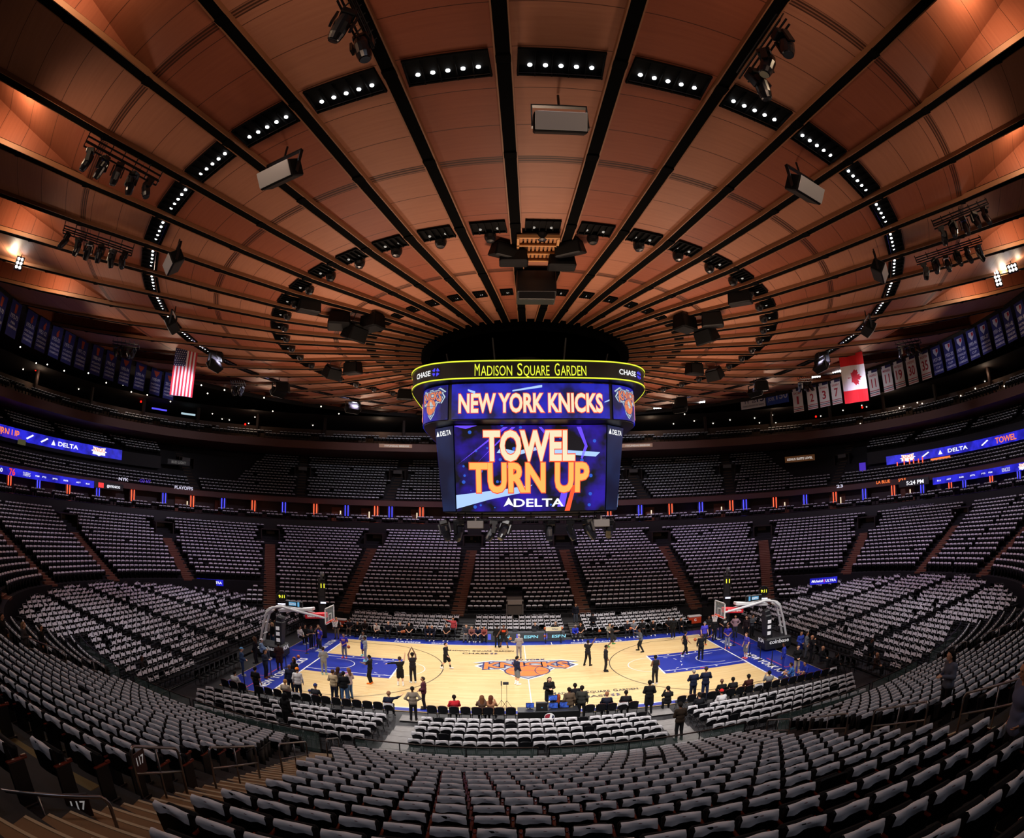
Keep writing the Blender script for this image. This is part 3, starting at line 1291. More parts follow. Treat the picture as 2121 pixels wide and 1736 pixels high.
# flood racks: small grids of bright lamps in front of the recessed bays
def flood(u, v, z, label, nx, nz, power):
    p = at(u, v, z)
    t = thing('flood_rack', label, 'flood light', p)
    t.rotation_euler = (0, 0, math.atan2(CX-p[0], -(CY-p[1])))
    b = MB()
    b.box((0, .06, 0), (nx*.26+.1, .1, nz*.26+.1), bev=.02)
    b.tube((0, .06, 0), (0, .06, 1.2), .04, 8)
    b.build('housing', M_fixture, t)
    for i in range(nx):
        for j in range(nz):
            b = MB()
            b.ball((0, 0, 0), (.1, .04, .1), 10)
            b.build('lamp', M_lamp, t, ((i-(nx-1)/2)*.26, 0, (j-(nz-1)/2)*.26))
    d = np.array([p[0], p[1], 0])
    d /= np.linalg.norm(d)
    lamp('flood_glow', 'POINT', p+np.array([0, 0, .35])+d*.9, power, (1, .8, .58), shadow_soft_size=.25)


flood(40, 545, 22.9, 'rack of bright white flood lamps under the ceiling at the far left edge', 2, 3, 260)
flood(2066, 577, 22.9, 'taller rack of bright white flood lamps under the ceiling at the right edge', 2, 4, 260)
flood(2097, 555, 23.0, 'small bright flood rack beside the taller one at the right edge', 3, 2, 60)
flood(1690, 778, 23.4, 'bright white flood rack left of the maple leaf flag', 4, 2, 160)
flood(1733, 770, 23.4, 'row of white flood lamps just left of the maple leaf flag', 4, 1, 60)
flood(1452, 833, 23.2, 'short row of white lamps low under the far ceiling right of the scoreboard', 4, 1, 60)
flood(500, 795, 23.3, 'dim flood rack inside the lit ceiling recess right of the striped flag', 4, 1, 160)
flood(780, 842, 23.0, 'flood rack low under the far ceiling left of the scoreboard', 4, 1, 120)
flood(1362, 845, 23.0, 'flood rack low under the far ceiling just right of the scoreboard', 4, 1, 120)
# recess lamps out of sight inside the sloping roof bays beside the frame
for m in (-3, -5, 3, 5, -7, 7, -9, 9):
    p, a = bay_pt(m, 33.5, .35)
    lamp('recess_lamp', 'POINT', p, 420, (1, .72, .45), shadow_soft_size=.3)


# ================================================================== seating bowl
M_conc = mat('dark concrete tread', '1c1a1d', .8, noise=.25, scale=2)
M_riser = mat('black riser', '0b0b0d', .8)
M_stair = mat('tan stair', '7d5c3c', .8, noise=.15, scale=3)
M_stairfar = mat('brown stair', '6b3f2c', .8, noise=.15, scale=3)
M_nose = mat('pale stair edge', 'b59f80', .8)
M_rail = mat('satin rail', '8d8a8c', .28, metal=.9)
M_railblk = mat('black rail', '111114', .4)
M_pane = mat('glass pane', '9fc4b8', .04, alpha=.10, spec=.5)
M_fascia = mat('maroon brown fascia', '56332c', .6)
M_darkwall = mat('dark back wall', '15110f', .8)

NROW = 22


def sr(i):
    return .84*i


def zf(i):
    return .93+.328*i


def t_at_x(s, x):
    return math.acos(min(1., abs(x)/(A0+s))**(NE/2))


def row_arcs(i):
    s = sr(i)
    if i >= 6:
        return [(0, 2*PI)]
    t = t_at_x(s, 26.8)
    return [(t, PI-t), (PI+t, 2*PI-t)]


b = MB()
rb = MB()
for i in range(NROW):
    s = sr(i)
    for t0, t1 in row_arcs(i):
        n = 400 if t1-t0 > 6 else 130
        ring(b, [(s-.6, zf(i)), (s+.24, zf(i))], t0, t1, n)
        low = zf(i)-.33 if i not in (0, 6) else (0 if i == 0 else .3)
        ring(rb, [(s-.6, low), (s-.6, zf(i))], t0, t1, n)
o = struct('floor_bowl', b, M_conc)
rb.build('bowl_riser', M_riser, o)
# closing walls where the low rows stop at the corner openings
b = MB()
for sx in (-1, 1):
    for sy in (-1, 1):
        pts = []
        for i in range(6):
            s = sr(i)
            t = t_at_x(s, 26.8)
            x, y = oval_xy(s-.6, t)
            x2, y2 = oval_xy(s+.24, t)
            pts += [(sx*x, sy*y, zf(i)), (sx*x2, sy*y2, zf(i))]
        for p, q in zip(pts[:-1], pts[1:]):
            b.add([p, q, (q[0], q[1], 0), (p[0], p[1], 0)], [(0, 1, 2, 3)])
struct('wall_corner', b, M_riser)

AISLES = [((6.05, 17.0), (5.4, 34.6)), ((17.0, 17.0), (17.9, 34.5)), ((24.9, 15.3), (32.6, 32.2)), ((33.4, 12.6), (45.0, 22.0)),
          ((36.8, 4.0), (51.0, 8.1)), ((36.8, -4.7), (51.0, -5.3)), ((33.4, -12.6), (45.0, -22.0)), ((19.4, -13.6), (22.5, -29.0))]
AL = [(np.array([sg*a[0], a[1]]), np.array([sg*c[0], c[1]])) for a, c in AISLES for sg in (1, -1)]
NL = (np.array([-8.1, -16.2]), np.array([-5.1, -32.5]))
NR = (np.array([8.6, -16.4]), np.array([6.2, -32.5]))
AL += [NL, NR]


def seg_dist(P, a, c):
    d = c-a
    t = np.clip(((P-a) @ d)/(d @ d), -.2, 1.2)
    return np.linalg.norm(P-(a+t[:, None]*d), axis=1)


def row_seats(s, t0, t1, pitch, off=0.):
    """evenly spaced points along the oval s; returns xy, inward direction"""
    n = 3000
    T = np.linspace(t0, t1, n)
    P = np.array([oval_xy(s, t) for t in T])
    L_ = np.concatenate([[0], np.cumsum(np.linalg.norm(np.diff(P, axis=0), axis=1))])
    k = np.arange(pitch/2+off, L_[-1]-pitch/3, pitch)
    x, y = np.interp(k, L_, P[:, 0]), np.interp(k, L_, P[:, 1])
    gx, gy = np.gradient(x), np.gradient(y)
    # tangent runs with growing t (counter-clockwise); inward is its left normal
    ln = np.hypot(gx, gy)
    return np.stack([x, y], 1), np.stack([-gy/ln, gx/ln], 1)


PIT = .556
rows = []          # (x, y, z, dirx, diry, row, near?)
VOM = np.array([-8.3, -30.7])
for i in range(NROW):
    s = sr(i)
    for t0, t1 in row_arcs(i):
        P, D = row_seats(s-.13, t0, t1, PIT, off=(i % 2)*.27)
        keep = np.ones(len(P), bool)
        for a, c in AL:
            keep &= seg_dist(P, a, c) > .92
        far = P[:, 1] > 0
        if i >= 16:
            for a, c in AL[:8]:
                keep &= ~((seg_dist(P, a, c) < 1.75) & (i < 21))
        if i < 5:
            keep &= ~(far & (np.abs(P[:, 0]+.6) < 1.0))
        keep &= ~((np.hypot(P[:, 0]-VOM[0], P[:, 1]-VOM[1]) < 1.5) & ~far)
        keep &= ~((P[:, 1] < -30) & (np.hypot(P[:, 0]-CX, P[:, 1]-CY) < 2.3))
        for p, d in zip(P[keep], D[keep]):
            rows.append((p[0], p[1], zf(i), d[0], d[1], i))
rows = np.array(rows)


# ---- one arena seat (parts) and one towel ----
M_seat = mat('black seat plastic', '070708', .55, spec=.2)
M_cush = mat('seat cushion', '0b0b0e', .8, spec=.2)
M_arm = mat('arm cap with red glint', '5d2014', .22)  # red of the reflected aisle lights put into the cap colour
M_leg = mat('seat standard', '101013', .45)


def towel_build(nodes, links, b, tc):
    uv = nd(nodes, 'ShaderNodeSeparateXYZ')
    links.new(tc.outputs['UV'], uv.inputs[0])
    u, v = uv.outputs[0], uv.outputs[1]
    du = mth(nodes, links, 'ABSOLUTE', mth(nodes, links, 'SUBTRACT', u, .5))
    # front panel (v .5 - 1): grey print band framed by a thin line
    dv = mth(nodes, links, 'ABSOLUTE', mth(nodes, links, 'SUBTRACT', v, .80))
    inb = mth(nodes, links, 'MULTIPLY', mth(nodes, links, 'LESS_THAN', du, .36), mth(nodes, links, 'LESS_THAN', dv, .085))
    wav = nd(nodes, 'ShaderNodeTexWave', i_Scale=6.5, i_Distortion=3.)
    cm = nd(nodes, 'ShaderNodeCombineXYZ')
    links.new(u, cm.inputs[0])
    links.new(mth(nodes, links, 'MULTIPLY', v, .6), cm.inputs[1])
    links.new(cm.outputs[0], wav.inputs['Vector'])
    ink = mth(nodes, links, 'MULTIPLY', inb, mth(nodes, links, 'GREATER_THAN', wav.outputs['Fac'], .35))
    fr = mth(nodes, links, 'MULTIPLY', mth(nodes, links, 'LESS_THAN', du, .40),
             mth(nodes, links, 'LESS_THAN', mth(nodes, links, 'ABSOLUTE', mth(nodes, links, 'SUBTRACT', dv, .12)), .012))
    ink = mth(nodes, links, 'MAXIMUM', ink, fr)
    c = mixc(nodes, links, mth(nodes, links, 'MULTIPLY', ink, .55), lin('e4e2e6'), lin('3c3a58'))
    # small round badge on the back flap
    dd = mth(nodes, links, 'ADD', mth(nodes, links, 'POWER', mth(nodes, links, 'MULTIPLY', du, 14.), 2.),
             mth(nodes, links, 'POWER', mth(nodes, links, 'MULTIPLY', mth(nodes, links, 'SUBTRACT', v, .345), 22.), 2.))
    c = mixc(nodes, links, mth(nodes, links, 'MULTIPLY', mth(nodes, links, 'LESS_THAN', dd, .5), .8), c, lin('7a3a34'))
    n = nd(nodes, 'ShaderNodeTexNoise', i_Scale=9., i_Detail=2.)
    links.new(tc.outputs['Object'], n.inputs['Vector'])
    c = mixc(nodes, links, mth(nodes, links, 'MULTIPLY', n.outputs['Fac'], .22), c, lin('8d8b95'))
    links.new(c, b.inputs['Base Color'])
    b.inputs['Roughness'].default_value = .95
    b.inputs['Specular IOR Level'].default_value = .1


M_towel = node_mat('white rally towel', towel_build)


def back_curve():
    """side profile (y, z) of the seat back: front face bottom to top, then rear"""
    return [(-.02, .40), (-.06, .62), (-.10, .80), (-.118, .862), (-.135, .872), (-.155, .855), (-.142, .66), (-.11, .42)]


def seat_shell(mb, mi=0, nx=6):
    pr = back_curve()
    G = []
    for y, z in pr+[pr[0]]:
        r = []
        for k in range(nx+1):
            x = -.235+.47*k/nx
            e = (2*x/.47)**4
            r.append((x, y+.025*(2*x/.47)**2, z-(.03*e if z > .8 else 0)))
        G.append(r)
    mb.grid(np.array(G), mi, flip=True)
    G = np.array(G[:-1])
    mb.add(G[:, 0], [list(range(len(G)))], mi)
    mb.add(G[:, -1], [list(range(len(G)))[::-1]], mi)


def towel_grid(nx=8, wob=0., back=.17, front=.33, arch=0.):
    """cloth draped over the top edge: rows from rear hem to front hem"""
    pr = [(-.164, .86-back), (-.166, .86-back*.5), (-.167, .856), (-.138, .882), (-.108, .868), (-.080, .76), (-.056, .86-front*.75), (-.034, .86-front)]
    V, UV = [], []
    for j, (y, z) in enumerate(pr):
        vv = [0.05, .2, .38, .44, .5, .66, .84, 1.0][j]
        for k in range(nx+1):
            f = k/nx
            x = -.225+.45*f
            w = wob*math.sin(9*f+j*.7)
            hem = arch*(1-(2*f-1)**2) if j == 0 else (arch*.5*(1-(2*f-1)**2) if j == 1 else 0)
            drop = .014*math.sin(7*f+wob*300)+.008*math.sin(17*f+1) if j in (0, 7) else 0
            V.append((x*(1.0 if j > 1 else 1.04), y-(w if j < 3 else -w)+.025*(2*f-1)**2, z+drop+hem-(.022*(2*f-1)**4)))
            UV.append((f, vv))
    F = [(j*(nx+1)+k, j*(nx+1)+k+1, (j+1)*(nx+1)+k+1, (j+1)*(nx+1)+k) for j in range(len(pr)-1) for k in range(nx)]
    return np.array(V), np.array(F), np.array(UV)


towel_meshes = []
for k in range(4):
    V, F, UV = towel_grid(10, .005+.003*k, .10+.012*(k % 3), .30)
    me = quick_mesh('towel', V, np.zeros((0, 3), int), F[:, ::-1], [M_towel], uv=UV, smooth=True)
    towel_meshes.append(me)

proto = thing('arena_seat', '', 'seat')
b = MB()
seat_shell(b)
b.build('backrest', M_seat, proto, smooth=True)
b = MB()
b.box((0, .055, .56), (.44, .09, .40), rot=(R(-8), 0, 0), bev=.03)
b.build('tip_up_seat', M_cush, proto, smooth=True)
b = MB()
b.box((.278, .0, .63), (.055, .36, .035), bev=.012)
b.box((.278, .13, .655), (.05, .10, .03), bev=.012)
b.build('armrest', M_arm, proto, smooth=True)
b = MB()
b.box((.278, -.02, .31), (.035, .30, .62), bev=.01, taper=1.)
b.box((.278, .02, .02), (.06, .34, .04), bev=.01)
b.build('standard', M_leg, proto)

ang = np.arctan2(-rows[:, 3], rows[:, 4])
u, v, dist = project(rows[:, :3]+np.array([0, 0, .8]))
near = (rows[:, 1] < -12) & (u > -40) & (u < 2160) & (v < 1765) & (v > 1200)
order = np.argsort(np.where(near, dist, 1e9))
indiv = order[:300]
# numbering along the stairs
def stair_side(p):
    """section and order measure for a near seat"""
    f = np.clip((-p[1]-16.3)/16.2, 0, 1)
    xl = NL[0][0]+(NL[1][0]-NL[0][0])*f
    xr = NR[0][0]+(NR[1][0]-NR[0][0])*f
    return 'c' if xl < p[0] < xr else ('l' if p[0] <= xl else 'r')


label_of = {}
nearset = np.where((rows[:, 1] < -12))[0]
for i in range(NROW):
    rr = [k for k in nearset if int(rows[k, 5]) == i]
    for sec in 'lcr':
        q = [k for k in rr if stair_side(rows[k]) == sec]
        q.sort(key=lambda k: rows[k, 0], reverse=(sec == 'l'))
        for n, k in enumerate(q):
            if n < 39:
                label_of[k] = (n+1, sec, i+1)
used = False
notowel = set(RNG.choice(len(rows), 70, replace=False).tolist())
for n, k in enumerate(indiv):
    x, y, z = rows[k, :3]
    num, sec, rw = label_of.get(int(k), (39, 'c', 1))
    where = {'l': 'left of the near-left stairs', 'c': 'right of the near-left stairs', 'r': 'right of the near-right stairs'}[sec]
    o = dup(proto) if used else proto
    used = True
    o.location = (x, y, z)
    o.rotation_euler = (0, 0, ang[k])
    o['group'] = 'arena seats in the near bowl'
    o['label'] = 'black arena seat, %s seat %s, row %s from the glass' % (ORD[num], where, NUM[rw])
    if int(k) in notowel:
        continue
    t = link('seat_towel', towel_meshes[n % 4], None, (x, y, z), (0, 0, ang[k]+RNG.normal(0, .03)))
    tag(t, 'white towel over %s seat %s, row %s from the glass' % (ORD[num], where, NUM[rw]), 'towel', 'towels on the near arena seats')


# ---- all farther seats and towels as two large meshes ----
def instances(name, tv, tf, uv, X, Y, Z, A, mats, mi=None, scale=None):
    n = len(X)
    c, s_ = np.cos(A), np.sin(A)
    V = np.empty((n, len(tv), 3), np.float32)
    sx = 1 if scale is None else scale[:, None]
    lx, ly, lz = tv[:, 0][None]*sx, tv[:, 1][None], tv[:, 2][None]
    V[:, :, 0] = X[:, None]+lx*c[:, None]-ly*s_[:, None]
    V[:, :, 1] = Y[:, None]+lx*s_[:, None]+ly*c[:, None]
    V[:, :, 2] = Z[:, None]+lz
    F = (tf[None]+(np.arange(n)*len(tv))[:, None, None]).reshape(-1, 4)
    me = quick_mesh(name, V.reshape(-1, 3), np.zeros((0, 3), int), F, mats, mi_q=None if mi is None else np.tile(mi, n),
                    uv=None if uv is None else np.tile(uv, (n, 1)))
    return me


def low_seat():
    m = MB()
    seat_shell(m, 0, 2)
    m.box((0, .055, .56), (.44, .09, .40), rot=(R(-8), 0, 0))
    m.box((.278, .0, .63), (.05, .34, .035), mi=0)
    m.box((.278, -.02, .31), (.035, .30, .62))
    V = np.vstack(m.v)
    Q = []
    for f in m.f:
        if len(f) == 4:
            Q.append(f)
        else:
            for k in range(1, len(f)-2, 2):
                Q.append([f[0], f[k], f[k+1], f[k+2]])
    return V, np.array(Q)


LV, LF = low_seat()
TV, TF, TUV = towel_grid(3, .008, .11, .31)
TF = TF[:, ::-1]
rest = np.setdiff1d(np.arange(len(rows)), indiv)
S_all = [rows[rest, 0], rows[rest, 1], rows[rest, 2], ang[rest]]
TK = ~np.isin(rest, list(notowel))
T_all = [k[TK] for k in S_all]


def add_seats(P, Z, A, towels=True):
    S_all[0] = np.concatenate([S_all[0], P[:, 0]])
    S_all[1] = np.concatenate([S_all[1], P[:, 1]])
    S_all[2] = np.concatenate([S_all[2], Z])
    S_all[3] = np.concatenate([S_all[3], A])
    if towels:
        k = RNG.random(len(P)) > .01
        for q, x in enumerate((P[k, 0], P[k, 1], Z[k], A[k])):
            T_all[q] = np.concatenate([T_all[q], x])


# suite balcony rows
for s, z in ((18.95, 9.25), (19.75, 9.58)):
    P, D = row_seats(s, -.45, PI+.45, PIT)
    k = np.arange(len(P)) % 11
    keep = (k < 4) | ((k > 4) & (k < 9))
    P, D = P[keep], D[keep]
    add_seats(P, np.full(len(P), z), np.arctan2(-D[:, 0], D[:, 1]))
# upper tier
UA = [((6.9, 38.), (5.8, 54.)), ((17.6, 37.6), (17.2, 54.)), ((29.0, 34.), (34.5, 49.)), ((41., 27.), (52., 36.))]
UAL = [(np.array([sg*a[0], a[1]]), np.array([sg*c[0], c[1]])) for a, c in UA for sg in (1, -1)]


def us(j):
    return 21.7+.8*j


def uz(j):
    return 12.1+.455*j


for j in range(17):
    s = us(j)
    P, D = row_seats(s, .0, PI, .56, off=(j % 2)*.28)
    ok = np.ones(len(P), bool)
    for a, c in UAL:
        ok &= seg_dist(P, a, c) > (.95 if j != 8 else 1.8)
        if 7 <= j <= 9:
            ok &= seg_dist(P, a, c) > 2.0
    endz = np.abs(P[:, 0]) > 39.5
    if j > 3:
        ok &= ~endz
    P, D = P[ok], D[ok]
    add_seats(P, np.full(len(P), uz(j)), np.arctan2(-D[:, 0], D[:, 1]))
# rows above the upper LED ribbon at both ends
for j in range(6):
    for t0, t1 in ((-.3, .62), (PI-.62, PI+.3)):
        P, D = row_seats(25.8+.8*j, t0, t1, .56)
        ok = np.abs(P[:, 0]) > 40.5
        ok &= (np.abs((P[:, 1] % 9)-4.5) > .7)
        P, D = P[ok], D[ok]
        add_seats(P, np.full(len(P), 16.9+.42*j), np.arctan2(-D[:, 0], D[:, 1]))
# bridge seats
for s, z in ((22.5, 20.55), (23.4, 21.0)):
    P, D = row_seats(s, -.2, PI+.2, .56)
    ok = (np.arange(len(P)) % 14) < 12
    P, D = P[ok], D[ok]
    add_seats(P, np.full(len(P), z-.1), np.arctan2(-D[:, 0], D[:, 1]))
me = instances('arena_seats', LV, LF, None, *S_all, [M_seat])
o = tag(link('arena_seats', me), 'black arena seats filling the distant tiers of the bowl', 'seats', kind='stuff')
me = instances('towels', TV, TF, TUV, *T_all, [M_towel])
o = tag(link('seat_towels', me), 'white towels draped over the distant arena seats', 'towels', kind='stuff')


# ---- stairs in the aisles ----
def stair(a, c, i0, i1, label, m, w=1.12):
    d = (c-a)/np.linalg.norm(c-a)
    nrm = np.array([-d[1], d[0]])
    st, no = MB(), MB()
    rz = math.atan2(d[1], d[0])
    # position along the line where it meets each tread front
    for i in range(i0, i1):
        lo, hi = -3., 40.
        for tgt, z in ((sr(i)-.6, zf(i)+.012), (sr(i)-.18, zf(i)+.172)):
            lo, hi = -3., 40.
            for _ in range(40):
                mid = (lo+hi)/2
                p = a+d*mid
                if abs(p[0]/(A0+tgt))**NE+abs(p[1]/(B0+tgt))**NE > 1:
                    hi = mid
                else:
                    lo = mid
            p = a+d*(lo+.24)
            k = .5
            st.box((p[0]+d[0]*.0, p[1]+d[1]*.0, z-.08), (k, w, .16), rot=(0, 0, rz))
            q = a+d*(lo+.03)
            no.box((q[0], q[1], z+.002), (.055, w*.98, .012), rot=(0, 0, rz))
    o = st.build('stair', m)
    o['kind'] = 'structure'
    o['label'] = label
    o['category'] = 'stairs'
    no.build('step_edge', M_nose, o)
    return o


nm = ['right centre', 'left centre', 'second right', 'second left', 'third right', 'third left', 'right corner', 'left corner', 'right end', 'left end',
      'lower right end', 'lower left end', 'near right corner', 'near left corner', 'near outer right', 'near outer left', 'near left', 'near right']
for k, (a, c) in enumerate(AL):
    i0 = 0 if (k < 6 or k >= 14) else 6
    nearst = k >= 14
    stair(a, c, i0, 17 if k < 10 else 19, 'carpeted stair aisle, '+nm[k], M_stair if nearst else M_stairfar, 1.15 if nearst else 1.25)

# dark tunnel mouths at the top of the far aisles
for k, (a, c) in enumerate(AL[:10]):
    d = (c-a)/np.linalg.norm(c-a)
    lo, hi = -3., 40.
    for _ in range(40):
        mid = (lo+hi)/2
        p = a+d*mid
        if abs(p[0]/(A0+14.6))**NE+abs(p[1]/(B0+14.6))**NE > 1:
            hi = mid
        else:
            lo = mid
    rz = math.atan2(d[1], d[0])
    z0 = zf(17)
    b = MB()
    P = lambda f, w, z: (a[0]+d[0]*(lo+f)-d[1]*w, a[1]+d[1]*(lo+f)+d[0]*w, z)
    for w in (-1.15, 1.15):
        b.box(P(1.3, w, z0+.75), (2.8, .12, 1.7), rot=(0, 0, rz))
    b.box(P(1.6, 0, z0+1.62), (2.2, 2.4, .12), rot=(0, 0, rz))
    b.box(P(2.6, 0, z0+.7), (.1, 2.3, 1.8), rot=(0, 0, rz))
    o = struct('wall_portal', b, mat('portal brown', '241812', .8))
    b = MB()
    b.box(P(2.3, 0, z0+1.2), (.08, 1.1, .5), rot=(0, 0, rz))
    b.build('sign_panel', mat('portal sign', '7c6a5c', .6), o)
# players' gate in the middle of the far wall
b = MB()
b.box((-1.35, 16.6, 1.15), (.12, .5, 2.3))
b.box((.15, 16.6, 1.15), (.12, .5, 2.3))
b.box((-.6, 16.6, 2.2), (1.6, .5, .35))
b.box((-.6, 18.8, 1.2), (1.5, .1, 2.4))
o = struct('door_gate', b, mat('gate grey', '6f665f', .6))
b = MB()
b.box((-.6, 16.33, 1.0), (1.3, .05, 1.7))
b.build('gate_leaf', mat('gate leaf', '5b5046', .6), o)
b = MB()
b.box((-.6, 16.3, 2.2), (1.35, .05, .4))
b.build('gate_lintel', mat('gate lintel', '97897c', .6), o)


# ---- handrails ----
def handrail(P0, P1, label, sign=None, h=.95, mid=True, name='handrail', m=None):
    P0, P1 = np.array(P0, float), np.array(P1, float)
    t = thing(name, label, 'handrail', P0)
    Q = P1-P0
    up = np.array([0, 0, h])
    c = .14
    d = Q/np.linalg.norm(Q)
    pts = [np.zeros(3), up-(0, 0, c)]
    for k in range(1, 5):
        a = k*PI/8
        pts.append(up-(0, 0, c)+np.array([0, 0, c*math.sin(a)])+d*c*(1-math.cos(a)))
    for k in range(1, 5):
        a = k*PI/8
        pts.append(Q+up-d*c*(1-math.sin(a))-np.array([0, 0, c*(1-math.cos(a))]))
    pts += [Q]
    b = MB()
    b.pipe(pts, .026, 10)
    b.build('bent_rail', m or M_rail, t, smooth='all')
    if mid:
        b = MB()
        b.tube(up*.52, Q+up*.52, .022, 10)
        b.build('middle_rail', m or M_rail, t, smooth='all')
    if np.linalg.norm(Q) > 1.4:
        b = MB()
        b.tube(Q*.5, Q*.5+up, .02, 8)
        b.build('middle_post', m or M_rail, t, smooth='all')
    if sign:
        n = np.cross(d, (0, 0, 1))
        b = MB()
        mid_ = d*.2+up*.72
        b.box(mid_, (.3, .02, .36), rot=(0, 0, math.atan2(d[1], d[0])))
        s_ = b.build('section_sign', mat('sign brown', '3a1512', .5), t)
        text_part('numerals', sign, plane_fn(mid_+np.array([0, 0, -.02]), d/np.linalg.norm(d*np.array([1, 1, 0]))*np.array([1, 1, 0]) if True else d, (0, 0, 1), .014), .2, .14, M_txtw, s_)
    return t


def on_stair(ln, i):
    """point on the aisle line at (fractional) row i"""
    a, c = ln
    d = (c-a)/np.linalg.norm(c-a)
    tgt = .84*i-.4
    lo, hi = -3., 40.
    for _ in range(40):
        mid = (lo+hi)/2
        p = a+d*mid
        if abs(p[0]/(A0+tgt))**NE+abs(p[1]/(B0+tgt))**NE > 1:
            hi = mid
        else:
            lo = mid
    p = a+d*lo
    return np.array([p[0], p[1], .93+.328*i])


for ln, sd in (((np.array([-7.35, -16.2]), np.array([-6.0, -32.5])), 'left'), ((np.array([8.4, -16.4]), np.array([6.75, -32.5])), 'right')):
    for n, (i0, i1) in enumerate(((14.8, 13.2), (11.9, 9.3), (7.5, 4.8), (2.2, .2)) if sd == 'left' else ((15.6, 13.2), (11.8, 9.2), (7.65, 4.9), (3.1, .6))):
        handrail(on_stair(ln, i0), on_stair(ln, i1), 'steel handrail loop in the near-%s stairs, %s from the bottom of the photo' % (sd, ORD[n+1]),
                 sign='117' if (n == 0 and sd == 'left') else None)
for sg, sd in ((-1, 'left'), (1, 'right')):
    ln = (np.array([sg*19.4, -13.6]), np.array([sg*22.5, -29.0]))
    for n, (i0, i1) in enumerate(((9.6, 7.6), (6.4, 4.0), (2.9, 1.2))):
        handrail(on_stair(ln, i0), on_stair(ln, i1), 'steel handrail loop in the outer %s stairs of the near bowl, %s from the top' % (sd, ORD[n+1]))

# glass parapet along the front of the near bowl
segs = [(-26.6, -20.1, 'far left'), (-18.7, -14.6, 'left'), (-14.4, -8.2, 'left middle'), (-6.8, -.2, 'left centre'), (.2, 7.7, 'right centre'),
        (9.2, 14.6, 'right middle'), (14.8, 18.7, 'right'), (20.1, 26.6, 'far right')]
for x0, x1, w in segs:
    s = -.62
    tt = [PI+t_at_x(s, x) if x < 0 else 2*PI-t_at_x(s, x) for x in (x0, x1)]
    ts = np.linspace(tt[0], tt[1], 14)
    pts = np.array([oval_xy(s, t) for t in ts])
    t = thing('glass_railing', 'glass parapet with dark rail at the front of the near bowl, %s section' % w, 'railing', (*pts[0], .93))
    o0 = np.array([*pts[0], .93])
    b = MB()
    G = np.array([[(*p, .95) for p in pts], [(*p, 1.82) for p in pts]])-o0
    G2 = G+np.array([0, .012, 0])
    b.grid(G)
    b.grid(G2, flip=True)
    b.build('glass_pane', M_pane, t)
    b = MB()
    b.pipe(np.array([(*p, 1.86) for p in pts])-o0, .03, 8)
    b.build('top_rail', mat('bronze rail', '3a302c', .35, metal=.6), t, smooth='all')
    for k in (0, 4, 9, 13):
        b = MB()
        b.tube(np.array([*pts[k], .9])-o0, np.array([*pts[k], 1.86])-o0, .022, 8)
        b.build('post', M_railblk, t)
# black pipe rail with uprights along the far front wall
b = MB()
for t0, t1 in ((t_at_x(-.62, 26), PI-t_at_x(-.62, 26)),):
    ts = np.linspace(t0, t1, 90)
    pts = np.array([(*oval_xy(-.66, t), 0) for t in ts])
    b.pipe(pts+np.array([0, 0, 1.35]), .025, 6)
    for p in pts[::2]:
        b.tube(p+(0, 0, .02), p+(0, 0, 1.35), .015, 5)
tag(b.build('barrier_rail', M_railblk), 'black barred barrier along the foot of the far lower bowl', 'barrier')

# foreground landing at the lower left with its curb, rail and section plate
p = np.array([*VOM, 0])
zl = zf(15)
t = thing('landing', 'concrete landing with a pale curb beside the stairs at the lower left corner', 'landing', (p[0], p[1], zl))
t['kind'] = 'structure'
b = MB()
b.box((-.3, -.2, -.12), (3.2, 3.2, .26), bev=.02)
b.build('slab', mat('olive concrete', '6a5a34', .8, noise=.2, scale=2), t)
b = MB()
a = np.linspace(-.3, PI/2+.2, 14)
pts = [(-1.5, .95, .1)]+[(.35+.42*math.cos(k), .5+.45*math.sin(k), .1) for k in a[::-1]]+[(.75, -.3, .1), (.2, -.75, .1)]
b.pipe(pts, .045, 8)
b.build('curb', mat('pale curb', 'a99f82', .7), t, smooth='all')
q0, q1 = at(-60, 1628, zl+.95), at(222, 1650, zl+.95)
handrail((q0[0], q0[1], zl), (q1[0], q1[1], zl), 'bent steel handrail over the landing at the lower left corner', sign=None, h=.95, mid=False)
q = at(170, 1690, zl+.5)
t = thing('section_plate', 'dark plate reading 117 under the handrail at the lower left corner', 'sign', (q[0], q[1], zl))
t.rotation_euler = (0, 0, math.atan2(CX-q[0], -(CY-q[1])))
b = MB()
b.box((0, 0, .62), (.34, .02, .42), bev=.008)
b.tube((-.1, .02, 0), (-.1, .02, .5), .012, 6)
b.tube((.1, .02, 0), (.1, .02, .5), .012, 6)
s_ = b.build('plate', mat('plate brown', '2a1512', .5), t)
text_part('numerals', '117', plane_fn((0, -.013, .6), (1, 0, 0), (0, 0, 1)), .2, .13, M_txtw, s_)


# ================================================================== upper levels
TL, TR_ = -.5, PI+.5
b = MB()
ring(b, [(18.2, zf(21)-.6), (18.2, 9.5), (18.5, 9.5), (18.5, 9.15), (22.6, 9.15)], TL, TR_, 260)
struct('wall_suite_front', b, mat('black fascia', '0c0b0d', .5))
b = MB()
ring(b, [(18.2, 9.44), (18.17, 9.5), (18.25, 9.52)], TL, TR_, 260)
struct('trim_suite_rail', b, mat('fascia edge', '3b3238', .3, metal=.5))
b = MB()
ring(b, [(22.6, 9.1), (22.6, 11.8)], TL, TR_, 200)
struct('wall_suite_back', b, mat('suite brown', '2c1712', .6, noise=.4, scale=.5))
b = MB()
ring(b, [(22.8, 11.75), (20.6, 11.75), (20.6, 12.45), (21.0, 12.55), (21.3, 12.1)], TL, TR_, 260)
struct('trim_suite_fascia', b, M_fascia)
